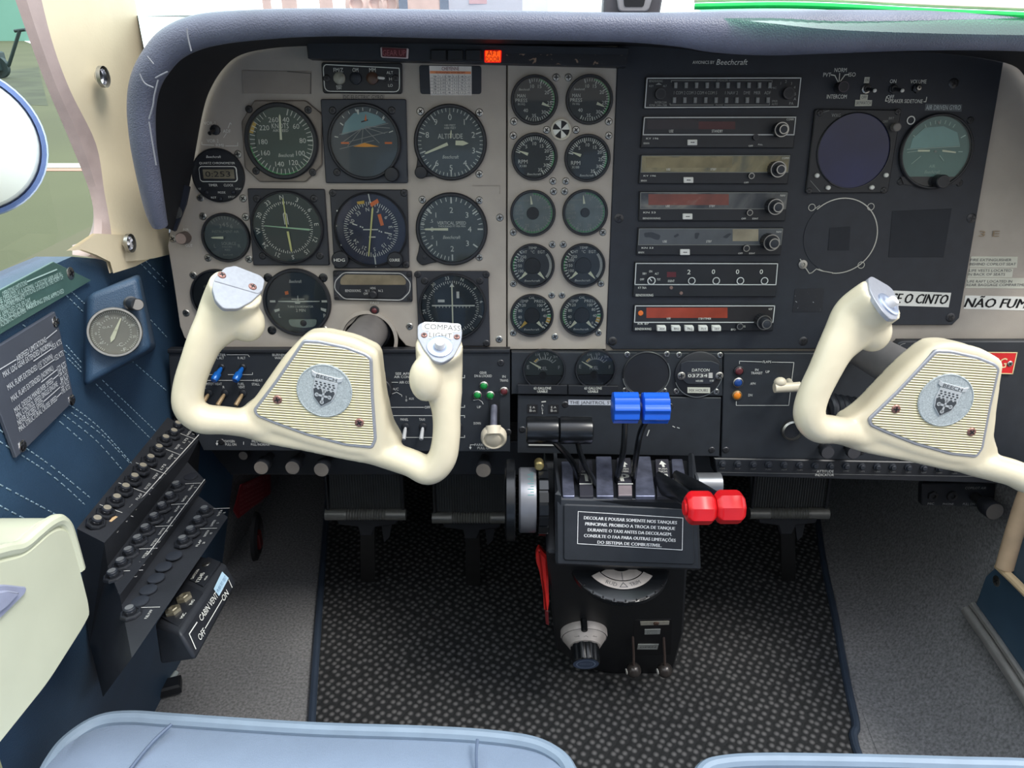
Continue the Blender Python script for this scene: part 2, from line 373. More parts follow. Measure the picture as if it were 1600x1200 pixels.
# stitching on the padded wall
b = MB(); st = [((0, 596), (70, 640), (130, 690)), ((0, 570), (30, 590)), ((86, 618), (155, 668), (232, 755)), ((100, 648), (150, 688), (192, 735)), ((112, 645), (160, 680), (207, 728)),
    ((0, 672), (80, 728), (140, 777)), ((0, 690), (80, 742), (132, 788)), ((0, 757), (80, 800), (100, 812)), ((0, 790), (60, 822)), ((36, 508), (100, 548), (128, 576)), ((100, 458), (131, 488)), ((112, 456), (134, 476)),
    ((104, 540), (128, 567)), ((106, 560), (128, 582)), ((232, 496), (262, 528)), ((205, 563), (262, 612)), ((150, 600), (240, 690)), ((160, 594), (250, 680)), ((220, 412), (258, 450)), ((228, 408), (262, 442))]
for c in st:
    c = cat([atX(*p, XL + .0006) for p in c], 12)
    dl = 0; pts = [c[0]]
    for p, q in zip(c, c[1:]):
        n = max(1, int((q - p).length / .0035)); pts += [p.lerp(q, (i + 1) / n) for i in range(n)]
    for i in range(0, len(pts) - 1, 2): b.tube([pts[i], pts[i + 1]], .0006, 4)
s = ob('stitching', b, THREAD, wl)
# left window pane, windscreen, pillar
b = MB(); b.face([(-.452, -.1, .70), (-.452, 1.3, .70), (-.452, 1.3, 1.6), (-.452, -.1, 1.6)]); struct('window_1', b, PANE)
b = MB(); b.face([(-.75, 1.45, .86), (1.2, 1.45, .86), (1.2, .75, 1.75), (-.75, .75, 1.75)]); struct('window_2', b, PANE)
pr = (-40, 60, 140, 225, 300, 350, 385, 398)
c1 = (10, 45, 75, 111, 140, 147, 138, 113); c2 = (56, 80, 109, 150, 163, 172, 176, 178); c4 = (204, 222, 240, 255, 264, 264, 264, 264)
rows = []
for i, r in enumerate(pr):
    rr = r + (22 if i == 7 else 0)
    p1 = atX(c1[i], r, -.436); p2 = atX(c2[i], r + (12 if i == 7 else 0), -.424); p4 = atX(c4[i], r if i < 7 else 398, -.418); pm = p2.lerp(p4, .5) + V((.012, 0, 0))
    rows.append([p1 + V((-.018, .034, 0)), p1, p1.lerp(p2, .25) + V((.004, 0, 0)), p2, p2.lerp(pm, .5) + V((.006, 0, 0)), pm, p4, p4 + V((-.03, .03, 0))])
cols = list(zip(*rows)); rows = [list(r) for r in zip(*[cat(c, 5) for c in cols])]
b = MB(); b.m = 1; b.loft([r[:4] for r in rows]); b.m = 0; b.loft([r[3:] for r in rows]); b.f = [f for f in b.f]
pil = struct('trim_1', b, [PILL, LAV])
q = [atX(*p, -.418) for p in ((110, 392), (128, 390), (150, 398), (172, 409), (177, 427), (212, 416), (262, 390), (262, 370), (150, 365))]
b = MB(); b.face(q); b.face([p + V((-.004, 0, 0)) for p in q][::-1]); struct('trim_2', b, PILL)
for px, py in ((158, 120), (200, 380)):
    d = (CAM - atX(px, py, -.40)).normalized(); fr = Fr(atX(px, py, -.404 if py < 300 else -.412), (0, -1, 0), (0, 0, 1))
    t = thing('dome_rivet', 'polished dome rivet high on the cream pillar' if py < 200 else 'small dark rivet at the foot of the cream pillar', 'rivet', fr.mat(fr.o))
    b = MB(); b.lathe([(.0075, -.002), (.0072, .0015), (.005, .004), (.002, .005)], cap1=True, n=20); ob('head', b, CHROME, t)
    b = MB(); b.lathe([(.010, -.004), (.010, .0), (.0075, .0008)], n=20); ob('washer', b, STEEL, t)
# outside
APR = M('apron_concrete', (78, 80, 54), .9, 0, .12, .25)
b = MB(); b.face([(-160, -20, -1.3), (-1.2, -20, -1.3), (-1.2, 2, -1.3), (-24, 45, -1.3), (-55, 92, -1.3), (-160, 92, -1.3)]); struct('apron', b, APR)
def gp(px, py, z=-1.295): return atZ(px, py, z)
b = MB(); b.face([gp(-60, 255), gp(-60, 262), gp(165, 262), gp(165, 255)][::-1]); b.m = 1; b.face([gp(-60, 263), gp(-60, 267), gp(165, 267), gp(165, 263)][::-1])
b.m = 2; b.face([gp(-60, 118), gp(-60, 160), gp(75, 165), gp(60, 105)][::-1])
t = ob('apron_marking', b, [M('line_white', (225, 225, 205)), M('line_red', (185, 120, 100)), M('tar_patch', (62, 66, 48), .9, 0, .3, .8)]); t['kind'] = 'structure'
b = MB(); hm = TR((0, 90, -1.3)); t = thing('hangar', 'pale teal hangar wall beyond the apron, seen through the side window', 'hangar', hm)
b = MB(); b.box(-150, -53, 0, 12, 0, 30); ob('wall', b, M('teal_sheet_metal', (140, 196, 186), .6, 0, .04, .2), t)
b = MB(); b.box(-66, -63.2, -.3, 0, 0, 24); ob('door_post', b, M('dark_teal_steel', (60, 100, 100), .6), t)
# tow bar cart
P = gp(14, 122); t = thing('tow_bar_cart', 'dark tow bar with wheel parked on the apron outside the side window', 'tow bar', TR(P))
dk = M('dark_green_steel', (38, 58, 62), .6)
b = MB(); b.tube([(-.3, 0, .25), (.15, 0, .5), (.95, 0, 1.75)], .07, 8); b.tube([(.75, 0, 1.75), (1.2, 0, 1.8)], .06, 8); ob('bar', b, dk, t)
b = MB(); b.lathe([(.10, -.1), (.42, -.1), (.42, .1), (.10, .1)], n=24, M4=TR((-.3, 0, .42)) @ Mx.Rotation(pi / 2, 4, 'X')); ob('wheel', b, dk, t)
b = MB(); b.box(-.9, -.1, -.3, .3, .3, 1.0, .05); ob('body', b, dk, t)
# engine cowl seen through the side window
Pn = atD(-62, 222, 2.0); nn = (CAM - Pn).normalized(); uu = V((0, 0, 1)).cross(nn).normalized(); CF = Fr(Pn, uu, nn.cross(uu))
t = thing('engine_cowl', 'white rounded engine cowling with a blue rim outside the side window', 'engine cowling', CF.mat(Pn))
sq = Mx.Diagonal((1, 1, 1, 1)); b = MB(); b.lathe([(.17, -.7), (.19, -.4), (.19, -.1), (.188, -.02), (.17, .035), (.12, .07), (.05, .085), (.01, .087)], n=48, cap1=True, M4=sq); ob('cowl', b, M('white_aircraft_paint', (245, 246, 248), .25, 0, .02, 3), t)
b = MB(); b.lathe([(.188, -.03), (.200, -.024), (.203, -.01), (.198, .006), (.186, .006)], n=48, M4=sq); ob('rim', b, M('blue_aircraft_paint', (120, 140, 200), .25, .3, .05), t)

# ================================================================ floor mat and seats
t = tag(ob('floor_mat', bpy.data.meshes.new('floor_mat'), None), 'black woven floor mat with pale flecks and piped edges between the pedals and seats', 'floor mat')
mo = [atZ(*p, .006) for p in ((484, 1200), (487, 1130), (492, 1050), (499, 950), (507, 850), (512, 780), (516, 730))]
mr = [atZ(*p, .006) for p in ((1349, 1200), (1337, 1130), (1322, 1060), (1304, 960), (1287, 880), (1276, 800), (1270, 730))]
mo = [V((mo[0].x, .3, .006))] + mo; mr = [V((mr[0].x, .3, .006))] + mr
b = MB(); b.loft([mr, mo]); b.loft([[p - V((0, 0, .006)) for p in mr], mr]); b.loft([mo, [p - V((0, 0, .006)) for p in mo]]); t.data = b.mesh('floor_mat', MATW)
for s_ in (mo, mr):
    b = MB(); b.tube(cat(s_, 5), .006, 10); ob('piping', b, M('mat_piping', (48, 58, 72), .45, 0, .1), t)
def seat(px0, px1, rows_px, zt, label):
    pts = [atZ(*p, zt) for p in rows_px]
    t = thing('pilot_chair' if px0 < 500 else 'copilot_chair', label, 'seat', TR((pts[len(pts) // 2].x, .30, 0)))
    o = V((pts[len(pts) // 2].x, .30, 0)); pts = [p - o for p in pts]
    fr = cat(pts, 6); 
    b = MB(); rows = []
    for k, (dz, dy) in enumerate(((-.10, .0), (-.02, 0.002), (-.006, 0), (.004, -.012), (.012, -.05), (.018, -.12))):
        rows.append([V((p.x * (1 + dy * .3), p.y + dy if dy > -.2 else p.y, zt + dz)) for p in fr])
    rows.append([V((p.x * .95, -.55, zt + .02)) for p in fr]); b.loft(rows); ob('cushion', b, SEATM, t)
    b = MB(); b.tube([V((p.x, p.y + .001, p.z)) for p in fr], .0065, 10); ob('piping', b, PIPE, t)
    cx0, cx1 = min(p.x for p in pts), max(p.x for p in pts)
    b = MB(); b.prism(rrect(cx0 + .02, cx1 - .02, .36, .96, .06), -.05, .05, .03); ob('backrest', b, SEATM, t, TR((0, -.62, 0)) @ Mx.Rotation(R_(96), 4, 'X'))  # seat back out of view, added to block light from behind
    b = MB(); b.box(cx0 + .04, cx1 - .04, -.25 - .3, .08, .0, .24, .01); ob('base', b, BLK2, t)
    return t, o
t, so_ = seat(0, 0, ((60, 1235), (78, 1195), (105, 1160), (150, 1131), (200, 1123), (280, 1128), (480, 1141), (660, 1147), (760, 1153), (830, 1163), (868, 1180), (888, 1202), (900, 1240)), .32, 'blue-grey leather pilot seat cushion with piped front edge, left of the pedestal')
for c in (((268, 1132), (238, 1160), (205, 1200), (190, 1225)), ((746, 1156), (744, 1180), (746, 1225))):
    b = MB(); b.tube([p - so_ for i, p in enumerate(cat([atZ(*q, .3365) for q in c], 4))][0:], .0016, 6); ob('seam', b, M('seam_thread', (84, 98, 120), .6), t)
seat(900, 0, ((1085, 1235), (1100, 1205), (1130, 1194), (1200, 1190), (1350, 1192), (1500, 1196), (1620, 1200), (1700, 1215)), .32, 'blue-grey leather copilot seat, only its piped front edge in view')
# ================================================================ glareshield
lip_px = [(250, 352), (243, 330), (234, 285), (224, 225), (221, 170), (227, 130), (243, 98), (270, 68), (318, 48), (400, 39), (520, 35), (700, 38), (880, 41), (980, 43), (1060, 46), (1120, 50), (1200, 52), (1300, 50), (1450, 48), (1600, 50), (1700, 60), (1755, 84), (1790, 135), (1795, 220), (1780, 330)]
lip_y = [.775, .77, .76, .75, .745, .742] + [.74] * 16 + [.745, .75, .765]
lip = [atY(*p, y) for p, y in zip(lip_px, lip_y)]
lip_r = [.008, .010, .0112, .0118, .0125, .013, .0135, .0140, .0138, .0125, .0115, .0118, .0120, .0122, .0142, .0172, .0185, .018, .0165, .016, .015, .0135, .013, .012, .010]
t = thing('glareshield', 'black padded leather glareshield hood curving over the instrument panel', 'glareshield', TR((0, .74, .86)))
o0 = V((0, .74, .86)); lc = cat(lip, 6); rc = [v.x for v in cat([V((r, 0, 0)) for r in lip_r], 6)]
b = MB(); b.tube([p - o0 for p in lc], rc, 20); ob('padded_lip', b, HOOD, t)
# inner lining from the lip back to the panel face
bd = [(274, 362), (287, 325), (296, 290), (305, 239), (317, 175), (329, 139), (350, 106), (376, 86), (420, 76), (480, 72), (560, 72), (720, 72), (880, 72), (980, 72), (1060, 76), (1120, 84), (1200, 86), (1300, 84), (1450, 82), (1570, 98), (1605, 124), (1634, 165), (1655, 225), (1672, 300), (1684, 352)]
inn = [PAN.at(*p, .004) for p in bd]; ic = cat(inn, 6)
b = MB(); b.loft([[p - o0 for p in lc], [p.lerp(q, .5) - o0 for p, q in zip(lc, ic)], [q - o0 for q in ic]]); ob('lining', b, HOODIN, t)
b = MB(); ok = lambda p: lip[7].x - .001 < p.x and p.z > .868; tp = [p for p in lc if ok(p)]
rt = [v for p, v in zip(lc, rc) if ok(p)]
b.loft([[p + V((0, .004, r * .98)) - o0 for p, r in zip(tp, rt)], [V((p.x, .80, .903)) - o0 for p in tp], [V((-.46 + 1.22 * i / (len(tp) - 1), .97, .903)) - o0 for i in range(len(tp))], [V((-.46 + 1.22 * i / (len(tp) - 1), 1.47, .90)) - o0 for i in range(len(tp))], [V((-.46 + 1.22 * i / (len(tp) - 1), 1.47, .82)) - o0 for i in range(len(tp))]]); ob('deck', b, HOOD, t)
b = MB(); q = [PAN.at(*p, .02) - o0 for p in ((245, 335), (249, 354), (274, 361), (290, 320), (296, 292), (262, 280))]; q2 = [p - PN * .004 for p in q]
b.face(q[::-1]); b.face(q2); b.loft([q + q[:1], q2 + q2[:1]]); fl = ob('end_flap', b, M('flap_leather', (40, 44, 56), .5, 0, .1), t)
fr = Fr(PAN.at(274, 331, .021), PU, PVv); b = MB(); b.lathe([(.0078, 0), (.0075, .0012), (.003, .0016)], n=20, cap1=True); ob('rivet', b, STEEL, t, TR(-o0) @ fr.mat(fr.o))
for c in (((262, 112), (250, 118), (243, 122)), ((247, 125), (241, 150), (239, 165), (233, 186)), ((233, 190), (238, 222), (244, 258)), ((292, 44), (294, 60), (299, 80)), ((218, 115), (226, 130), (240, 137)), ((230, 88), (240, 100))):
    b = MB(); b.tube([p - o0 for p in cat([atY(*q, .722) for q in c], 4)], .0007, 5); ob('worn_seam', b, M('seam_grey', (130, 132, 140), .5), t)
# fittings on the deck under the windscreen
def deck(px, y=.95, z=.903):
    p = atY(px, 20, y); return V((p.x, y, z))
PKM = M('pale_pink_plastic', (232, 205, 196), .4, 0, .08, 60)
for i, (px, w, h, lab) in enumerate(((420, 10, 20, 'slim pale upright clip on the glareshield, first from the cream pillar'), (455, 18, 20, 'pale double clip on the glareshield, second from the cream pillar'), (512, 16, 24, 'pale slanted clip on the glareshield, third from the cream pillar'))):
    m = TR(deck(px)); t = thing('windscreen_clip', lab, 'clip', m, 'pale clips on the glareshield deck'); k = .95 / 1000
    b = MB(); b.box(-w * k / 2, w * k / 2, -.004, .004, 0, h * k, .0008); ob('post', b, PKM, t)
    b = MB(); b.box(-w * k * .8, w * k * .8, -.006, .006, 0, .003, .0008); b.box(-w * k * .7, w * k * .7, -.005, .005, h * k, h * k + .004, .0008); ob('flange', b, CHROME, t)
for px, lab in ((560, 'round pale knob with a cross slot on the glareshield'), (590, 'pale ring fitting in the middle of the round knobs on the glareshield'), (612, 'pale ring fitting beside the white light block on the glareshield')):
    t = thing('round_fitting', lab, 'fitting', TR(deck(px)) @ Mx.Rotation(pi / 2, 4, 'X'), 'round fittings on the glareshield deck')
    b = MB(); b.lathe([(.013, 0), (.013, .008), (.008, .009), (.006, .006)], 0, .011, n=24, cap1=True); ob('ring', b, PKM, t)
    b = MB(); b.box(-.008, .008, -.001, .004, -.006, .006, .001); ob('foot', b, CHROME, t)
t = thing('light_block', 'pale boxy lamp block on the glareshield left of the silver instrument base', 'lamp block', TR(deck(665)))
b = MB(); b.box(-.026, .026, -.015, .015, 0, .045, .003); ob('housing', b, PKM, t)
b = MB(); b.box(-.028, -.018, -.016, .016, 0, .05, .001); ob('bracket', b, CHROME, t); b = MB(); b.box(.018, .028, -.016, .016, 0, .05, .001); ob('bracket', b, CHROME, t)
t = thing('deck_instrument', 'bright silver instrument base on the glareshield between the lamp block and compass bracket', 'instrument base', TR(deck(775)))
b = MB(); b.prism([(-.055, -.01), (.012, -.012), (.012, .012), (-.055, .012)], 0, .03, .004); ob('housing', b, M('bright_silver', (228, 230, 240), .3, .3, .03), t)
b = MB(); b.prism([(.012, -.012), (.03, -.012), (.06, .012), (.02, .012)], 0, .028, .004); ob('wing', b, M('bright_silver', (228, 230, 240)), t)
b = MB(); b.box(-.03, -.01, -.0115, -.009, .012, .028); ob('scale_window', b, M('pink_scale', (225, 190, 195), .5), t)
t = thing('compass_bracket', 'dark grey compass bracket standing on the glareshield at centre', 'bracket', TR(deck(987, .80)) @ Mx.Rotation(pi / 2, 4, 'X'))
DGR = M('dark_grey_casting', (82, 80, 84), .5, 0, .1)
for pts in ([(-.028, 0), (-.006, 0), (-.011, .014), (-.011, .04), (-.028, .04)], [(.006, 0), (.026, 0), (.03, .04), (.013, .04), (.013, .014)]): b = MB(); b.prism(pts, -.012, .008, .002); ob('arm', b, DGR, t)
b = MB(); b.prism([(-.02, 0), (.02, 0), (.02, .006), (-.02, .006)], -.012, .0075, .002); ob('foot', b, DGR, t)
b = MB(); b.prism(rpoly([(-.014, .003), (.014, .003), (.019, .022), (-.018, .022)], .004), .0085, .012, .001); ob('mounting_plate', b, M('mid_grey_casting', (150, 148, 150), .5), t)
b = MB(); b.prism(rpoly([(-.009, .007), (.009, .007), (.011, .018), (-.011, .018)], .002), .0121, .0125); ob('socket', b, INK, t)
# green tinted visor sheet lying over the copilot side
vis = glass_mat('green_tinted_acrylic', (.45, .86, .62), .05)
t = thing('tinted_visor', 'green tinted clear visor sheet resting over the glareshield on the copilot side', 'visor', TR((.3, .74, .9)))
o0 = V((.3, .74, .9)); a0 = [atY(1085, 12, .80), atY(1200, 10, .78), atY(1300, 12, .76), atY(1450, 20, .74), atY(1600, 26, .73), atY(1750, 33, .72)]
n0 = [atY(1110, 26, .735), atY(1200, 36, .706), atY(1300, 46, .704), atY(1450, 52, .703), atY(1600, 55, .703), atY(1750, 58, .702)]
ca, cb = cat(a0, 6), cat(n0, 6)
b = MB(); b.loft([[p - o0 for p in cb], [p - o0 for p in ca]]); ob('sheet', b, vis, t)
b = MB(); b.tube([p - o0 + V((0, 0, .001)) for p in ca], (.0028), 8); ob('green_edge', b, M('green_acrylic_edge', (20, 205, 95), .3, 0, .1, 40), t)
b = MB(); b.tube([p - o0 + V((0, .004, .0065)) for p in ca], .0022, 8); ob('pale_frame', b, PKM, t)

# ================================================================ annunciator strip
AN = PAN.off(.022)
t = root(AN, 'annunciator', 'black annunciator strip with chipped paint tucked under the glareshield', 'warning light panel', 730, 84)
b = MB(); b.prism(LP(t, [(478, 62), (983, 74), (979, 104), (481, 91)]), -.02, 0, .001); ob('housing', b, BLK, t)
b = MB(); b.prism(LP(t, [(790, 84), (981, 86), (979, 103), (790, 99)]), -.001, .0004); ob('chipped_area', b, CHIPS, t)
def lamp(pts, m, rim, txt, label=None, nm='warning_lamp', tm=INK):
    b = MB(); b.prism(rpoly(LP(t, pts), .0015), 0, .004, .0008); o = ob(nm, b, rim, t, label=label)
    cx = sum(p[0] for p in pts) / 4; cy = sum(p[1] for p in pts) / 4
    b = MB(); b.prism([tuple(V(L(t, cx, cy)) + (V(p) - V(L(t, cx, cy))) * .88) for p in LP(t, pts)], .0038, .0046, .0003); ob('lens', b, m, o)
    b = MB()
    for s, x, y, c, w in txt: LT(b, t, s, x, y, c, w, .0049)
    if txt: ob('lettering', b, tm, o)
lamp([(595, 74), (639, 76), (638, 92), (596, 90)], LTRED, M('pale_rim', (205, 190, 190), .4), [('GEAR UP', 617, 83.5, 8, 36)], 'unlit GEAR UP warning lamp in a pale rim', tm=M('dim_red_ink', (165, 100, 105), .5))
for i, x in enumerate((686, 712, 740)): lamp([(x - 13, 78), (x + 12, 78), (x + 12, 95), (x - 13, 95)], BLK2, INK, [], nm='blank_lamp')
lamp([(757, 79), (784, 79), (783, 98), (757, 98)], M('lit_orange', (255, 90, 20), .4, 0, .1, 60, emit=(255, 80, 15), es=.9), M('lit_red_rim', (225, 40, 30), .4, emit=(220, 20, 15), es=.7), [('AFT', 770, 84, 7, 18), ('DOOR', 770, 93, 7, 22)], 'lit orange AFT DOOR warning lamp', tm=M('deep_red_ink', (70, 5, 5), .5))

# ================================================================ panel boards
def board(name, label, cat, fr, px, mat, c, scr=(), r=.0045, th=.006, sm=None, ch=.0008, round_=0):
    t = root(fr, name, label, cat, *c); b = MB(); pp = LP(t, px)
    if round_: pp = rpoly(pp, round_)
    b.prism(pp, -th, 0, ch); ob('board', b, mat, t)
    for p in scr: x, y = L(t, *p); screw(t, x, y, 0, r, sm)
    return t
GP = [(305, 542), (288, 528), (281, 510), (271, 440), (262, 384), (268, 345), (283, 295), (296, 235), (308, 170), (320, 132), (342, 100), (372, 78), (402, 70), (480, 66), (791, 66), (791, 545), (652, 545), (634, 540), (624, 528), (616, 512), (600, 500), (578, 496), (556, 500), (542, 512), (534, 528), (528, 545), (320, 545)]
PT = board('pilot_dashboard', 'pale grey pilot instrument panel on the left, curved along its outer edge', 'instrument panel', PAN, GP, GREY, (530, 300),
   ((270, 373), (781, 340), (780, 530), (291, 489), (640, 510), (302, 430), (372, 241), (749, 313), (749, 402), (657, 174), (749, 176), (749, 272), (660, 312), (317, 338), (384, 339), (325, 403), (389, 405), (313, 309), (380, 310), (507, 515)), .0044)
b = MB()
LT(b, PT, 'VOR-1', 328, 192.5, 5, 18); LT(b, PT, 'VOR 2', 333, 220, 5, 18); LT(b, PT, 'ADF', 355, 205, 5, 12); LT(b, PT, 'RMI', 344, 227, 4.5, 12)
LL(b, PT, [(316, 222), (316, 226), (335, 227)], .9); LL(b, PT, [(353, 228), (372, 228), (372, 223)], .9); LL(b, PT, [(357, 200), (360, 192), (362, 194)], .9); LL(b, PT, [(350, 215), (354, 209)], .8)
LT(b, PT, 'AIR', 291, 358.5, 4, 10); LT(b, PT, 'OUT', 296, 383.5, 4.2, 11); LT(b, PT, 'FAST', 586, 473, 3.5, 14); LT(b, PT, 'SLAVE', 586, 493, 4, 17); LT(b, PT, 'KG-101', 586, 498.5, 4, 16)
LL(b, PT, [(572, 494), (572, 499), (577, 499)], .8); LL(b, PT, [(596, 499), (601, 499), (601, 494)], .8); ob('lettering', b, WHT, PT)
b = MB(); LL(b, PT, [(738, 290), (781, 290), (781, 303)], .5); ob('scribed_line', b, M('scribed_grey', (120, 114, 106), .6), PT)
b = MB(); b.prism(LP(PT, [(378, 110), (487, 112), (487, 147), (380, 146)]), 0, .0009, .0002); ob('blank_cover', b, M('grey_panel_paint_worn', (150, 141, 132), .6, 0, .08, 30), PT)
b = MB(); LL(b, PT, [(450, 112), (486, 115), (485.5, 146)], 1.2); ob('cover_edge_shadow', b, M('cover_shadow', (92, 86, 80), .6), PT)  # shadow along the cover's edge, drawn as dark lines
b = MB(); b.prism(LP(PT, [(535, 147), (601, 148), (601, 157), (535, 156)]), 0, .0005); o = ob('embossed_label', b, M('grey_tape', (150, 144, 136), .5), PT)
b = MB(); LT(b, PT, 'DC ELECTRIC GYRO', 568, 152, 6, 62, .0007); ob('lettering', b, M('dark_emboss', (70, 68, 66), .6), o)
b = MB(); x, y = L(PT, 576, 530); k = S(PT, 576, 530)
b.lathe([(46 * k, 0), (46 * k, .003), (41 * k, .0035), (40 * k, 0)], x, y, n=40); 
b.v = [(p[0], max(p[1], L(PT, 576, 545)[1]), p[2]) for p in b.v]; ob('shaft_opening_rim', b, GREY, PT)
CT = board('engine_gauge_board', 'narrow grey panel of ten small engine gauges beside the black avionics panel', 'instrument panel', PAN.off(.0012), [(793, 66), (966, 66), (947, 546), (793, 546)], GREY, (875, 320),
   ((869, 121), (888, 121), (803, 190), (951, 190), (802, 212), (951, 212), (865, 299), (882, 299), (802, 363), (942, 363), (863, 382), (880, 382), (802, 443), (939, 443), (862, 461), (878, 461), (802, 520), (935, 520), (867, 526), (854, 203), (900, 203), (864, 283), (884, 283)), .0042)
RG = board('copilot_dashboard', 'pale grey panel edge showing around the black avionics panel on the right', 'instrument panel', PAN.off(-.002), [(945, 66), (1760, 66), (1760, 530), (1400, 530), (1385, 549), (945, 549)], GREY, (1540, 300))
b = MB(); LT(b, RG, '3 E', 1545, 365, 9, 32); ob('faded_lettering', b, M('faded_tan', (140, 122, 100), .6), RG)
AV = board('avionics_board', 'large black avionics panel carrying the radio stack', 'instrument panel', PAN.off(.003), [(966, 70), (1573, 70), (1499, 497), (1488, 508), (1330, 508), (1310, 545), (958, 546), (947, 536)], BLK, (1255, 320), ((967, 341), (957, 533), (1255, 533), (1485, 496), (1518, 341), (1490, 130)), .0055, sm=DSTEEL)
b = MB(); k = lambda s, x, y, c, w, **q: LT(b, AV, s, x, y, c, w, .0008, **q)
k('AVIONICS BY', 1099, 97.5, 4.5, 34); k('Beechcraft', 1144, 97, 8, 48, sh=.2)
k('NORM', 1313, 109.5, 6, 19); k('PVT', 1292, 117, 6, 12); k('ISO', 1331, 116.5, 6, 11); k('INTERCOM', 1307, 151, 6, 31)
LL(b, AV, [(1298, 117), (1304, 118), (1309, 128)], 1.4, .0008); LL(b, AV, [(1311.5, 115), (1310.5, 128)], 1.4, .0008); LL(b, AV, [(1326, 116.5), (1320, 117), (1312, 128)], 1.4, .0008)
k('ON', 1395, 127, 5.5, 10); k('OFF', 1391, 151.5, 5.5, 11); k('SPEAKER SIDETONE', 1414, 158, 5.5, 54, rot=-.6); k('VOLUME', 1434.5, 127.5, 5.5, 25)
LL(b, AV, [(1385, 151), (1383, 158), (1386, 158)], 1.1, .0008); LL(b, AV, [(1443, 159), (1446, 159), (1447.5, 152)], 1.1, .0008); ob('lettering', b, WHT, AV)
b = MB(); b.prism(LP(AV, [(1242, 452), (1287, 450), (1284, 487), (1238, 488)]), 0, .0004); ob('worn_patch', b, SPECK, AV)
b = MB(); b.prism(LP(AV, [(1296, 356), (1328, 354), (1326, 391), (1293, 391)]), 0, .0014); ob('velcro_patch', b, M('velcro_black', (33, 36, 43), .8), AV); b = MB(); b.prism(LP(AV, [(1394, 330), (1487, 326), (1474, 402), (1388, 402)]), 0, .0005, .0002); ob('dark_patch', b, M('velcro_black', (33, 36, 43), .8), AV)
b = MB(); x, y = L(AV, 1312, 369); k = S(AV, 1312, 369)
b.arc(x, y, 57 * k, 58.6 * k, -45, 185, .001, 40); b.arc(x, y, 57 * k, 57.7 * k, 185, 208, .001, 8)
for p in ((1268, 324), (1360, 323), (1345, 414)):
    q = L(AV, *p); b.arc(*q, 4.6 * k, 5.6 * k, 0, 359.9, .001, 20)
LL(b, AV, [(1250, 405), (1256, 415), (1264, 427), (1268, 426), (1275, 420), (1283, 423), (1300, 426)], 1.5, .001); LL(b, AV, [(1270, 328), (1280, 321)], 1, .001); ob('bright_edge', b, M('bare_metal_edge', (185, 185, 178), .4, .5), AV)
x, y = L(AV, 1312, 369); b = MB(); b.cyl(x, y, 56.5 * k, 0, .0008, 48); cv = ob('blank_cover', b, BLK, AV)
x, y = L(AV, 1254, 413); b = MB(); b.lathe([(.0052, 0), (.0052, .0015), (.0024, .002), (.0022, .0005)], x, y, n=20, cap1=True); ob('eyelet', b, STEEL, AV)
b = MB(); x, y = L(AV, 1422.7, 188); b.arc(x, y, .0035, .0047, 0, 359.9, .001, 24); ob('ring_mark', b, WHT, AV)
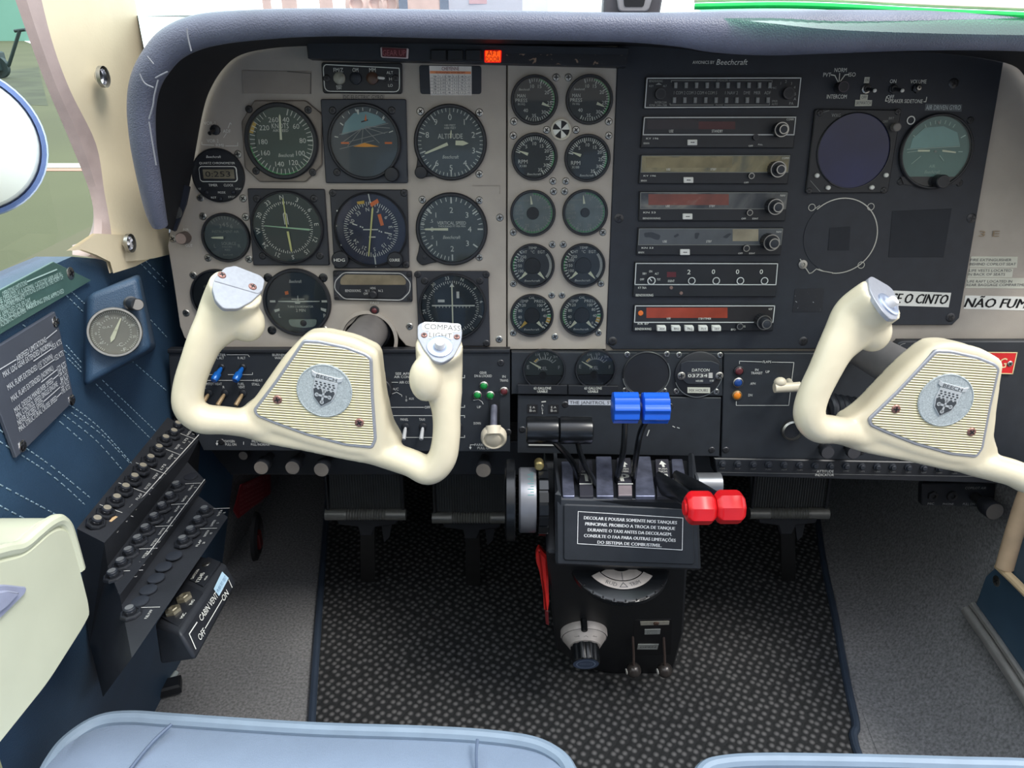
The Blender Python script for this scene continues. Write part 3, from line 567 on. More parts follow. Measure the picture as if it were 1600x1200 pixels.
# ================================================================ round instruments
def gauge(name, label, cat, px, py, Rp, fr=PAN, bw=.1, face=DIAL, ticks=(), nums=(), texts=(), ptrs=(), arcs=(), group=None, sq=None, ear=None, knobs=(), scr=(), scm=None, hub=None, z0=0, logo=None, h=.005, shapes=(), rim=BLK2, root_=None, gl=True, mark=WHT, lr=None):
    t = root_ or root(fr, name, label, cat, px, py, group); R = S(t, px, py) * Rp
    if sq:
        b = MB(); b.prism(rpoly(LP(t, sq[0]), sq[2] if len(sq) > 2 else .002), 0, .004, .001); ob('bezel_plate', b, sq[1], t); z0 = .004
    if ear:
        b = MB(); x, y = L(t, ear[0], ear[1]); a = math.atan2(y, x); d = math.hypot(x, y); er = R * ear[2]; q = (-sin(a), cos(a))
        b.prism(rpoly([(cos(a) * R * .9 + q[0] * R * .38, sin(a) * R * .9 + q[1] * R * .38), (x + q[0] * er, y + q[1] * er), (x + (cos(a) + q[0] * .5) * er, y + (sin(a) + q[1] * .5) * er), (x + (cos(a) - q[0] * .5) * er, y + (sin(a) - q[1] * .5) * er), (x - q[0] * er, y - q[1] * er), (cos(a) * R * .9 - q[0] * R * .38, sin(a) * R * .9 - q[1] * R * .38)], .004), 0, .0035, .0008); ob('ear', b, rim, t)
    b = MB(); ri = R * (1 - bw); b.lathe([(R, z0), (R, z0 + h * .7), (R * .97, z0 + h), (ri + .0006, z0 + h), (ri, z0 + h * .75), (ri, z0 + .0006)], n=56); ob('bezel', b, rim, t)
    zf = z0 + .0008; b = MB(); b.disc(0, 0, ri, zf, 56); fo = ob('dial', b, face, t)
    ms = {}
    def mb(m): return ms.setdefault(m.name, (MB(), m))[0]
    for i, (a0, a1, r0, r1, m) in enumerate(arcs): mb(m).arc(0, 0, r0 * R, r1 * R, a0, a1, zf + .0003)
    for (a0, a1, n, r0, r1, w, *m) in ticks:
        for i in range(n + 1): mb(m[0] if m else mark).tick(0, 0, a0 + (a1 - a0) * i / max(n, 1), r0 * R, r1 * R, w * R, zf + .0005)
    for (a, s, r, c, *m) in nums: mb(m[0] if m else mark).text(s, r * R * sin(R_(a)), r * R * cos(R_(a)), c * R, None, zf + .0005)
    for (s, x, y, c, w, *m) in texts: mb(m[0] if m else mark).text(s, x * R, y * R, c * R, w * R if w else None, zf + .0005)
    if logo: mb(mark).text('Beechcraft', logo[0] * R, logo[1] * R, .09 * R, (logo[2] if len(logo) > 2 else .5) * R, zf + .0005, 0, .25)
    for pts, m, *zz in shapes: mb(m).prism([(x * R, y * R) for x, y in pts], zf + (zz[0] if zz else .0007), zf + (zz[0] if zz else .0007) + .0004)
    for k, (b, m) in ms.items(): ob('dial_markings', b, m, fo)
    for (a, r0, r1, w0, w1, *m) in ptrs:
        b = MB(); d = (sin(R_(a)), cos(R_(a))); p = (cos(R_(a)), -sin(R_(a))); f = lambda r, w: (d[0] * r * R + p[0] * w * R / 2, d[1] * r * R + p[1] * w * R / 2)
        pts = [f(r0, -w0), f(r1 - w1 * 1.2, -w1), f(r1, 0), f(r1 - w1 * 1.2, w1), f(r0, w0)]
        b.prism(pts, zf + .0014, zf + .002); ob('pointer', b, m[0] if m else NDL, t)
    if hub: b = MB(); b.cyl(0, 0, hub * R, zf + .0008, zf + .0016, 28, .0003); ob('hub', b, BLK2, t)
    if gl: b = MB(); b.disc(0, 0, ri + .0003, z0 + h * .8, 56); ob('glass', b, GLASS, t)
    for (kx, ky, kr, kh, *m) in knobs:
        x, y = L(t, kx, ky); k = S(t, kx, ky); b = MB(); kr *= k; n = 24
        vs = []; b.lathe([(kr, .002), (kr, kh - .001), (kr * .9, kh), (kr * .7, kh + .0002)], x, y, n=24, cap1=True); o = ob('knob', b, m[0] if m else BLK2, t)
        if len(m) > 1: b = MB(); m[1](b, x, y, kr, kh + .0006); ob('knob_marking', b, WHT, o)
    for p in scr: x, y = L(t, *p); screw(t, x, y, .004 if sq else 0, .0042, scm or DSTEEL)
    return t, R
G6 = 'large round flight instruments on the grey pilot panel'
gauge('airspeed_indicator', 'airspeed dial in knots in an eight-sided metal bezel, upper left on the grey panel', 'gauge', 442, 221, 57, bw=.12,
  sq=([(399, 157), (479, 157), (504, 178), (504, 258), (479, 284), (407, 284), (384, 262), (379, 190)], M('bronzed_metal', (120, 112, 104), .4, .4, .15, 60)), face=M('dial_green_grey', (58, 76, 70), .6),
  ticks=[(17, 330, 39, .72, .86, .018), (17, 49, 1, .70, .86, .03), (88, 122, 1, .70, .86, .03)], arcs=[(285, 306, .78, .9, YEL), (130, 262, .84, .9, GRN), (75, 155, .85, .89, WHT)],
  nums=[(17, '40', .58, .13), (48, '60', .58, .13), (88, '80', .58, .13), (122, '100', .58, .13), (153, '120', .62, .13), (190, '140', .60, .13), (237, '160', .55, .13), (269, '180', .5, .13), (309, '220', .56, .13), (343, '260', .58, .13)],
  texts=[('KNOTS', 0, .40, .13, .46), ('AIRSPEED', 0, .28, .07, .42)], logo=(.1, -.36, .42), ptrs=[(2, .04, .70, .06, .05)], group=G6, scr=((391, 171), (483, 172), (402, 267), (490, 269)))
t, R = gauge('attitude_indicator', 'attitude gyro with orange aircraft symbol in a square dark bezel beside the airspeed dial', 'gauge', 571, 222, 57, bw=.085,
  sq=([(502, 155), (635, 155), (638, 286), (510, 286)], M('slate_bezel', (50, 54, 62), .5)), face=M('gyro_ball_grey', (66, 76, 82), .5), group=G6,
  shapes=[([(-.62, .18), (.62, .5), (.40, .68), (.1, .78), (-.25, .74), (-.5, .5)], SKYB, .0001), ([(-.32, -.12), (0, -.02), (.4, -.12), (0, -.13)], M('orange_symbol', (250, 165, 50), .5), .0012), ([(-.64, .0), (-.42, .0), (-.42, -.05), (-.64, -.05)], ORA), ([(.55, .0), (.75, .0), (.75, -.05), (.55, -.05)], ORA), ([(.03, .55), (.09, .55), (.08, .72)], ORA), ([(-.18, .83), (-.1, .83), (-.11, .71), (-.14, .71)], WHT), ([(-.06, .5), (.13, .55), (.12, .58), (-.06, .535)], INK)],
  ticks=[(-40, 40, 6, .80, .88, .018), (-80, -80, 0, .72, .82, .025), (70, 70, 0, .72, .84, .025), (-52, -52, 0, .70, .80, .03), (42, 42, 0, .76, .86, .03)], knobs=((614, 272, 11, .012),), scr=((521, 173), (613, 173), (528, 269)))
b = MB(); z = .0056
for p in ([(-.04, .36), (-.62, -.02)], [(-.06, .34), (-.46, -.1)], [(-.02, .34), (-.08, -.02)], [(.02, .36), (.40, -.02)], [(.04, .38), (.56, .22)], [(.06, .4), (.7, .36)], [(-.66, .2), (.66, .48)], [(-.62, -.04), (.64, .26)], [(-.68, -.18), (.25, .04)]): b.line([(x * R, y * R) for x, y in p], .018 * R, z)
ob('horizon_lines', b, WHD, t)
gauge('altimeter', 'altimeter marked ALTITUDE with a corner knob, upper right of the grey panel', 'gauge', 704, 223, 57, bw=.095, face=DIALG, ear=(661, 266, .22), group=G6,
  ticks=[(0, 360, 50, .80, .89, .018), (0, 360, 10, .73, .89, .032)], nums=[(a * 36, str(a), .66, .15) for a in (0, 1, 2, 3, 4, 5, 6, 8, 9)], texts=[('ALTITUDE', 0, .17, .13, .68), ('100 FEET', 0, .45, .05, .3), ('1000 FEET', 0, .38, .05, .32)], logo=(0, -.37, .44),
  ptrs=[(248, .08, .78, .085, .05), (92, .14, .5, .12, .13), (5, .12, .34, .05, .03)], knobs=((659, 269, 9.5, .011),))
N = [(i * 30, s) for i, s in enumerate(('N', '3', '6', 'E', '12', '15', 'S', '21', '24', 'W', '30', '33'))]
def rose(mbs, R, z, r0, r1, r2, rt, cap, off=0, m=WHT):
    for i in range(72): mbs.tick(0, 0, i * 5 + off, (r0 if i % 2 else r1) * R, r2 * R, .018 * R, z)
    for a, s in N: mbs.text(s, rt * R * sin(R_(a + off)), rt * R * cos(R_(a + off)), cap * R, None, z, -(a + off))
t, R = gauge('radio_magnetic_indicator', 'compass rose indicator with a pale double-barred needle, left of the blue-faced one', 'gauge', 451, 355, 56, bw=.06, face=M('rose_dark_green', (30, 48, 50), .5), group=G6,
  sq=([(388, 294), (508, 295), (516, 414), (397, 414)], M('charcoal_bezel', (44, 46, 52), .5)), scr=((403, 310), (492, 310), (412, 399), (501, 399)), ptrs=[(357, -.0, .8, .03, .03, PALEY), (174, .1, .68, .06, .05, PALEY), (95, -.62, .66, .02, .05, M('pale_green_needle', (175, 215, 180), .5))])
b = MB(); rose(b, R, .0056, .66, .63, .71, .82, .12, -6); b.line([(-.03 * R, .42 * R), (-.07 * R, .36 * R), (-.05 * R, .1 * R)], .025 * R, .0062); b.line([(-.03 * R, .42 * R), (.02 * R, .36 * R), (.04 * R, .1 * R)], .025 * R, .0062); ob('compass_rose', b, WHT, t)
kn = lambda st: (lambda b, x, y, r, z: b.text(st, x, y, r * .35, r * 1.3, z))
t, R = gauge('horizontal_situation_indicator', 'blue-faced horizontal situation indicator with two orange flags', 'gauge', 581, 358, 57, gl=False, bw=.05, face=DIALB, group=G6,
  sq=([(516, 296), (637, 296), (640, 418), (523, 419)], M('charcoal_bezel', (44, 46, 52), .5)), scr=((521, 301), (632, 301), (635, 413)), knobs=((534, 404, 13, .012, BLK2, kn('HDG')), (619, 404, 12, .012, BLK2, kn('COURSE'))),
  shapes=[([(.05, .60), (.26, .72), (.22, .82), (.01, .70)], ORA), ([(.20, .40), (.29, .42), (.36, .12), (.27, .1)], ORA), ([(-.34, .74), (-.14, .77), (-.14, .69), (-.32, .67)], YEL)], texts=[('HDG', .135, .71, .06, .16, INK)], ptrs=[(8, -.72, .62, .03, .05, PALEY)])
b = MB(); rose(b, R, .0056, .66, .62, .74, .54, .10, -7)
for p in ([(-.2, 0), (.18, 0)], [(-.48, .15), (-.38, .12)], [(.38, -.08), (.55, -.12)], [(-.02, .98), (.02, .72)], [(.06, -.72), (.08, -1.0)], [(-.05, -.2), (.1, -.2)]): b.line([(x * R, y * R) for x, y in p], .03 * R, .0058)
for x, y in ((-.94, .5), (-.9, -.42), (-.3, .08), (-.24, .06), (.24, -.04), (.30, -.06), (-1.0, .1)): b.disc(x * R * .94, y * R, .022 * R, .0058, 10)
ob('compass_rose', b, WHT, t)
b = MB(); b.disc(0, 0, R * .96, .0082, 48); ob('glass', b, GLASS, t)
gauge('vertical_speed_indicator', 'vertical speed dial with its needle pointing left at zero', 'gauge', 706, 358, 56, bw=.10, face=DIALG, ear=(664, 401, .24), group=G6,
  ticks=[(270, 450, 18, .76, .87, .02), (180, 270, 12, .76, .87, .02), (-90, -40, 12, .78, .87, .014), (180, 181, 0, .7, .87, .04), (0, 0, 0, .7, .87, .04), (90, 90, 0, .72, .87, .04), (-52, -52, 0, .7, .87, .04), (55, 55, 0, .72, .87, .04), (125, 125, 0, .72, .87, .04), (232, 232, 0, .7, .87, .04)],
  nums=[(0, '2', .52, .15), (-48, '1', .58, .14), (48, '3', .58, .15), (90, '4', .5, .15), (132, '3', .58, .15), (180, '2', .54, .15), (228, '1', .58, .14), (-68, '.5', .6, .09), (248, '.5', .6, .09), (270, '0', .55, .13)],
  texts=[('VERTICAL SPEED', .0, .17, .09, .8), ('THOUSAND FT PER MIN', 0, .08, .05, .76)], logo=(0, -.22, .48), ptrs=[(270, .1, .78, .07, .05)], knobs=((664, 401, 3.5, .004),))
gauge('instrument_air_gauge', 'small instrument air gauge between the chronometer and the yoke grip', 'gauge', 354, 371, 38, bw=.11, face=DIALG, mark=WHD,
  ticks=[(-40, 45, 10, .74, .86, .02)], nums=[(-22, '3', .5, .16), (-5, '4', .53, .16), (12, '5', .53, .16), (30, '6', .53, .16)], texts=[('INSTRUMENT AIR', 0, .24, .1, 1.1), ('SOURCE', .08, -.24, .12, .6), ('L', -.5, -.34, .14, None), ('R', .5, -.34, .14, None), ('FAILURE', 0, -.38, .06, .4), ('RED', 0, -.5, .08, .22), ('Beechcraft', 0, -.7, .07, .4)], ptrs=[(270, .1, .62, .1, .07)])
t, R = gauge('turn_coordinator', 'turn coordinator with a white aircraft symbol and slip ball, right of the silver grip top', 'gauge', 465, 472, 53, bw=.10, face=M('dial_navy', (28, 42, 54), .5), group=G6,
  texts=[('TURN COORDINATOR', .08, -.13, .06, .76), ('2 MIN', .08, -.24, .09, .28), ('L', -.55, -.40, .11, None), ('R', .78, -.40, .11, None)], logo=(0, .62, .36),
  shapes=[([(-.56, 0.02), (0, .0), (0, .07), (.0, .05), (-.56, .04)], WHT), ([(0, 0), (.66, .02), (.66, .04), (0, .05)], WHT), ([(-.06, -.04), (.08, -.04), (.1, .05), (.04, .06), (.04, .2), (.02, .2), (.02, .06), (-.08, .05)], WHT), ([(-.16, .085), (.22, .085), (.22, .105), (-.16, .105)], WHT), ([(-.8, .0), (-.64, .0), (-.64, .06), (-.8, .06)], WHT), ([(.72, .0), (.88, .0), (.88, .06), (.72, .06)], WHT), ([(-.7, -.22), (-.54, -.18), (-.54, -.25), (-.68, -.3)], WHT), ([(.84, -.2), (.68, -.16), (.68, -.23), (.82, -.29)], WHT), ([(-.34, .32), (-.24, .34), (-.23, .24), (-.33, .22)], ORA)])
b = MB(); b.prism(rpoly([(-.32 * R, -.5 * R), (.56 * R, -.5 * R), (.5 * R, -.72 * R), (.12 * R, -.78 * R), (-.26 * R, -.72 * R)], .01), .0013, .003, .0005); o = ob('slip_tube', b, M('pale_slip_tube', (140, 152, 144), .2), t)
b = MB(); b.ball((.14 * R, -.62 * R, .0028), .1 * R, 14, (1, 1, .35)); ob('ball', b, INK, o)
for p in ((419, 434), (505, 434), (425, 516)): x, y = L(t, *p); screw(t, x, y, 0, .0054, GBLK)
t, R = gauge('suction_gauge', 'round black gauge half hidden behind the silver topped yoke grip', 'gauge', 341, 462, 42, bw=.08, face=BLK2)
b = MB(); b.cyl(-.42 * R, .36 * R, .06 * R, .001, .004, 14, .001); b.box(-.48 * R, -.36 * R, -.3 * R, .2 * R, .001, .003, .0006); ob('slider', b, STEEL, t)
t, R = gauge('course_deviation_indicator', 'compass rose with crossed white bars in a square bezel above the COMPASS LIGHT grip', 'gauge', 708, 478, 52, bw=.06, face=M('rose_navy', (30, 44, 56), .5), group=G6,
  sq=([(650, 423), (763, 423), (766, 540), (655, 540)], M('charcoal_bezel', (44, 46, 52), .5)), shapes=[([(-.62, .02), (.66, .02), (.66, .06), (-.62, .06)], WHT, .0012), ([(-.03, -.8), (.01, -.8), (.01, .62), (-.03, .62)], NDL, .0014), ([(-.08, .6), (.06, .6), (-.01, .72)], WHT), ([(-.44, .14), (-.24, .14), (-.24, .22), (-.44, .22)], PAPER), ([(.12, .26), (.2, .26), (.2, .46), (.12, .46)], PAPER)], texts=[('GS', -.34, .18, .06, .1, INK)])
b = MB(); rose(b, R, .0056, .72, .69, .78, .87, .10, 20); 
for i in range(11): b.tick(0, 0, 0, 0, 0, 0, .001) if 0 else b.box((-.5 + .1 * i - .008) * R, (-.5 + .1 * i + .008) * R, -.03 * R, .03 * R, .0054, .0057)
ob('compass_rose', b, WHT, t)
for p in ((653, 428), (760, 428), (664, 438), (750, 438), (760, 535)): x, y = L(t, *p); screw(t, x, y, .004, .0042, DSTEEL)
# quartz chronometer
t, R = gauge('chronometer', 'round black quartz chronometer with a digital clock window', 'clock', 342, 274, 41, bw=.04, face=BLK2, gl=False, h=.004,
  texts=[('QUARTZ CHRONOMETER', 0, .45, .08, 1.35), ('TIMER', -.25, -.36, .09, .34), ('CLOCK', .34, -.36, .09, .36), ('ST', -.78, -.5, .07, .1), ('STAR', .72, -.5, .07, .26), ('MODE', .05, -.63, .08, .28), ('RST', -.28, -.82, .07, .2), ('STOP', .42, -.80, .07, .28)], logo=(-.1, .68, .55))
b = MB(); b.prism(rrect(-.72 * R, .72 * R, -.24 * R, .34 * R, .12 * R), .001, .0022, .0004); fr_ = ob('window_frame', b, WHT, t)
b = MB(); b.prism(rrect(-.69 * R, .69 * R, -.21 * R, .31 * R, .1 * R), .0015, .0024); b.m = 1; b.prism([(-.56 * R, -.12 * R), (.62 * R, -.12 * R), (.62 * R, .22 * R), (-.56 * R, .22 * R)], .002, .0027); ob('display', b, [BLK2, M('lcd_tan', (122, 116, 98), .25, 0, .3, 40)], fr_)
b = MB(); b.text('0:253', 0, .05 * R, .2 * R, .95 * R, .003); ob('digits', b, INK, fr_)
for x, y in ((-.5, -.62), (.52, -.62), (0, -.86)): b = MB(); b.cyl(x * R, y * R, .07 * R, .001, .005, 14, .001); ob('button', b, BLK, t)
# engine gauges
EG = 'small twin engine gauges in the narrow grey panel'
row = ('top', 'second', 'third', 'fourth', 'bottom')
for i, (x, y, r) in enumerate(((835, 156.5, 37), (920.5, 156, 37))):
    gauge('manifold_pressure_gauge', 'left manifold pressure gauge, top row of the small gauges' if not i else 'manifold pressure gauge with a reddish reflection, top right of the small gauges', 'gauge', x, y, r, bw=.12, group=EG, fr=PAN.off(.0012),
      ticks=[(-15, 205 - 0, 30, .72, .84, .025), (-15, 205, 6, .68, .84, .045)], arcs=[(15, 130, .79, .86, GRN)], nums=[(-10, '10', .55, .14), (22, '15', .58, .14), (60, '20', .6, .14), (100, '25', .64, .14), (140, '30', .62, .14), (181, '35', .62, .14), (222, '40', .55, .14)],
      texts=[('MAN', -.55, .17, .14, .34), ('PRESS', -.55, -.01, .14, .5), ('IN HG', -.55, -.16, .09, .3)], logo=(-.42, .42, .45), ptrs=[(112 if not i else 113, .35, .72, .12, .04)])
for i, (x, y, r) in enumerate(((835, 245, 36), (917.5, 247, 36))):
    gauge('tachometer', 'left RPM gauge with its needle at zero, second row of small gauges' if not i else 'right RPM gauge beside the black panel, second row of small gauges', 'gauge', x, y, r, bw=.12, group=EG, fr=PAN.off(.0012),
      ticks=[(-75, 150, 35, .70, .84, .03), (-75, 150, 7, .64, .84, .05)], arcs=[(75, 120, .79, .86, GRN)], nums=[(-40, '5', .55, .14), (0, '10', .55, .14), (35, '15', .55, .14), (65, '20', .58, .14), (95, '25', .58, .14), (125, '30', .6, .14), (155, '35', .6, .14)],
      texts=[('RPM', -.5, -.2, .16, .4), ('X100', -.5, -.38, .1, .32)], logo=(0, -.72, .6), ptrs=[(-70, .3, .72, .13, .04)])
for i, (x, y, r) in enumerate(((832.5, 333, 35.5), (914, 332, 35.5))):
    gauge('fuel_flow_gauge', 'left fuel flow gauge with a hazy pale face, third row of small gauges' if not i else 'right fuel flow gauge with a darker wedge, third row of small gauges', 'gauge', x, y, r, bw=.11, face=M('hazy_dial', (110, 120, 121), .4, 0, .15, 60), group=EG, fr=PAN.off(.0012),
      ticks=[(0, 250, 30, .72, .84, .03), (25, 250, 5, .68, .84, .05)], arcs=[(0, 250, .80, .85, GRN)], nums=[(20, '5', .62, .13), (65, '10', .58, .13), (110, '15', .58, .13), (160, '20', .58, .13), (205, '25', .58, .13)],
      texts=[('FUEL', -.62, .3, .13, .38), ('FLOW', -.62, .14, .13, .38), ('GAL/HR', -.6, -.02, .09, .42), ('30', -.5, -.2, .12, None)], logo=(-.4, .55, .5), ptrs=[(-8, .38, .76, .1, .03)], hub=.27 if not i else .2, mark=WHD)
for i, (x, y, r) in enumerate(((832, 415, 34.5), (911, 414.5, 34.5))):
    gauge('head_temperature_gauge', 'left cylinder and exhaust temperature gauge, fourth row of small gauges' if not i else 'right cylinder and exhaust temperature gauge with a bluish sheen, fourth row', 'gauge', x, y, r, bw=.10, face=M('dial_slate', (52, 58, 66), .5), group=EG, fr=PAN.off(.0012),
      ticks=[(-135, -42, 10, .74, .88, .045), (52, 128, 20, .76, .88, .03)], arcs=[(-105, -60, .83, .90, GRN)], nums=[(-47, '250', .58, .13), (-66, '200', .6, .13), (-90, '150', .6, .13), (-114, '100', .58, .13)],
      texts=[('CHT', -.4, .62, .13, .3), ('EGT', .4, .62, .13, .32), ('TEMP', 0, .8, .11, .38), ('°C', 0, .62, .12, .18)], logo=(0, -.68, .7), ptrs=[(-137, .42, .82, .16, .04), (137, .42, .82, .16, .04)], hub=.36)
for i, (x, y, r) in enumerate(((831, 492.5, 34), (908.7, 492, 34))):
    gauge('oil_gauge', 'left oil temperature and pressure gauge, bottom row of small gauges' if not i else 'right oil temperature and pressure gauge, bottom row of small gauges', 'gauge', x, y, r, bw=.10, face=M('dial_petrol', (38, 52, 60), .5), group=EG, fr=PAN.off(.0012),
      ticks=[(-135, -48, 12, .72, .86, .045), (48, 135, 9, .72, .86, .045)], arcs=[(-120, -70, .80, .88, GRN), (85, 95, .7, .88, GRN), (98, 116, .7, .88, YEL)], nums=[(-40, '120', .62, .13), (-68, '80', .58, .13), (-98, '40', .56, .13), (-124, '0', .62, .13), (38, '100', .6, .13), (64, '80', .6, .13), (92, '40', .6, .13), (126, '0', .62, .12)],
      texts=[('TEMP', -.38, .66, .13, .42), ('PRESS', .36, .66, .13, .5), ('OIL', 0, .82, .11, .28)], logo=(0, -.66, .7), ptrs=[(-138, .4, .8, .16, .04, YEL if not i else NDL), (138, .4, .8, .16, .04)], hub=.36)
t = root(PAN.off(.0012), 'synchroscope', 'small black and white segmented synchroscope disc among the engine gauges', 'indicator', 876.6, 202.5)
k = S(t, 876, 202); b = MB(); b.lathe([(16 * k, 0), (16 * k, .003), (15 * k, .0036), (13.2 * k, .003), (13 * k, .0005)], n=36); ob('bezel', b, M('cream_ring', (206, 200, 184), .4), t)
b = MB(); b.disc(0, 0, 13.2 * k, .0012); ob('dial', b, INK, t)
b = MB()
for a in (-45, 45, 135, 225): b.face([(0, 0, .0016)] + [(13 * k * sin(R_(a + j * 9)), 13 * k * cos(R_(a + j * 9)), .0016) for j in range(5, -1, -1)])
ob('white_segments', b, WHT, t)
# marker beacon lights
t = root(PAN, 'marker_beacon_unit', 'black marker beacon light panel with three round lamps above the attitude gyro', 'switch panel', 566, 122)
b = MB(); b.prism(rpoly(LP(t, [(503, 98), (629, 99), (629, 147), (506, 146)]), .003), 0, .004, .001); ob('plate', b, BLK2, t)
b = MB(); pp = rpoly(LP(t, [(506, 101), (625, 102), (625, 144), (509, 143)]), .006); b.frame(pp[8:] + pp[:4], .0009, .0043); 
LT(b, t, 'FM/Z', 530, 110, 6, 15, .0043); LT(b, t, 'OM', 556.5, 110, 6, 9, .0043); LT(b, t, 'MM', 583, 110, 6, 10, .0043); LT(b, t, 'ALT', 610, 114, 4, 10, .0043); LT(b, t, 'HI', 612, 124, 4, 6, .0043); LT(b, t, 'LO', 611, 134, 4, 7, .0043); LT(b, t, 'AUDIO', 531, 135, 3, 9, .0043); LT(b, t, 'DIM', 531, 138.5, 3, 7, .0043); ob('lettering', b, WHT, t)
for x, m in ((532, M('pale_lamp', (150, 148, 135), .3, 0, .2, 200)), (557, BLK), (583, M('brown_lamp', (82, 58, 46), .35))):
    u = L(t, x, 123); b = MB(); b.lathe([(.0066, .004), (.0064, .007), (.005, .008), (.003, .0086)], *u, n=24, cap1=True); ob('lamp', b, m, t)
for x in (512, 619): screw(t, *L(t, x, 123), .004, .004, DSTEEL)
b = MB(); b.cyl(*L(t, 601, 123), .0035, .004, .006, 14); b.m = 1; u = L(t, 597, 123); b.tube([(u[0] + .003, u[1], .005), (u[0] - .002, u[1], .012)], .0015, 8); ob('toggle', b, [BLK2, PAPER], t)
# conversion card
t = root(PAN, 'conversion_card', 'white printed card with a red heading on a dark plate below the warning strip', 'placard', 703, 125)
b = MB(); b.prism(rpoly(LP(t, [(655, 102), (752, 103), (752, 147), (657, 147)]), .003), 0, .0015, .0004); ob('plate', b, BLK, t)
b = MB(); b.prism(LP(t, [(671, 103), (737, 104), (737, 149), (673, 149)]), .0015, .0019); cd = ob('card', b, M('white_card', (228, 222, 216), .5), t)
b = MB(); b.prism(LP(t, [(672, 111), (736, 112), (736, 116), (672, 115)]), .0019, .0021); ob('orange_band', b, M('peach_band', (240, 150, 100), .5), cd)
b = MB(); LT(b, t, 'CHEYENNE', 704, 107.5, 5, 27, .0022); LT(b, t, 'GUARANTEED WITH RECEIPT', 704, 113.8, 2.4, 46, .0023); ob('heading', b, M('maroon_ink', (110, 20, 40), .6), cd)
b = MB()
for i in range(6):
    y = 120 + i * 5; LL(b, t, [(673, y + 2.3), (736, y + 2.3)], .4, .0021)
    for x in (680, 692, 702, 713, 722, 731): LT(b, t, random.choice(('4', '12', '5', '9')) if int(x) in (680, 702, 722) else random.choice(('1.68', '2.40', '1.13', '4.23', '8.60')), x, y, 2.6, 5 if int(x) in (680, 702, 722) else 9, .0022)
for x in (685, 697, 707, 717, 726): LL(b, t, [(x, 117), (x, 148)], .4, .0021)
ob('figures', b, INKB, cd)
# slaving indicator
t = root(PAN, 'slaving_indicator', 'black rectangular slaving indicator with a white oval outline under the blue-faced dial', 'indicator', 583, 446)
b = MB(); b.prism(rpoly(LP(t, [(521, 422), (644, 423), (645, 471), (523, 468)]), .002), 0, .004, .001); ob('plate', b, M('charcoal_bezel', (44, 46, 52), .5), t)
b = MB(); oc = LP(t, [(538, 425), (628, 426), (642, 440), (641, 455), (628, 468), (539, 466), (524, 451), (525, 438)]); b.frame(rpoly(oc, .004), .0011, .0044); LT(b, t, 'BENDIX/KING', 553, 453, 4, 24, .0055); LT(b, t, 'N 1', 575, 453, 3.6, 6, .0055); LT(b, t, 'HDG', 584, 449, 3.4, 8, .0055); LT(b, t, 'N 2', 596, 453, 3.6, 7, .0055); LT(b, t, 'OFF', 573, 457.5, 3.4, 7, .0055); ob('outline_and_lettering', b, M('pale_marking', (190, 190, 186), .5), t)
b = MB(); b.prism(rpoly(LP(t, [(532, 444), (636, 444), (636, 455), (626, 465), (542, 464), (532, 456)]), .003), .004, .005, .0004); ob('lower_face', b, BLK2, t)
b = MB(); b.prism(rpoly(LP(t, [(540, 428), (628, 429), (635, 436), (635, 444), (533, 444), (533, 435)]), .003), .004, .0046); ob('display', b, M('tan_display', (120, 110, 90), .3, 0, .2, 60), t)
u = L(t, 585.5, 458); b = MB(); b.lathe([(.005, .005), (.0048, .012), (.0035, .013)], *u, n=20, cap1=True); ob('knob', b, BLK2, t)
for p in ((526, 427), (640, 428), (641, 466), (527, 464)): screw(t, *L(t, *p), .004, .003, DSTEEL)
# small lamps, knobs and switches on the grey panel
t = root(PAN, 'slave_lamp', 'small dark red lamp in a black ring below the slaving indicator', 'lamp', 585.5, 484.5)
b = MB(); b.lathe([(.0055, 0), (.0055, .003), (.0038, .0035)], n=20, cap1=True); ob('ring', b, BLK2, t); b = MB(); b.ball((0, 0, .003), .0035, 14, (1, 1, .6)); ob('lens', b, LTRED, t)
t = root(PAN, 'toggle_switch', 'small black toggle switch below the VOR 1 lettering on the grey panel', 'switch', 337, 203)
b = MB(); b.lathe([(.0058, 0), (.0056, .003), (.003, .004)], n=10, cap1=True); ob('nut', b, BLK2, t); b = MB(); b.tube([(0, 0, .003), (-.002, -.004, .014)], [.0015, .0022], 10); ob('lever', b, DSTEEL, t)
t = root(PAN, 'alternate_air_control', 'small brown faced push-pull knob marked OUT at the edge of the grey panel', 'knob', 290, 371)
b = MB(); b.lathe([(.007, 0), (.007, .012), (.0062, .0135)], n=24); ob('barrel', b, M('brown_grey_knob', (96, 84, 78), .5), t); b = MB(); b.disc(0, 0, .0063, .0133); ob('cap', b, M('dusty_brown', (150, 132, 124), .5), t)
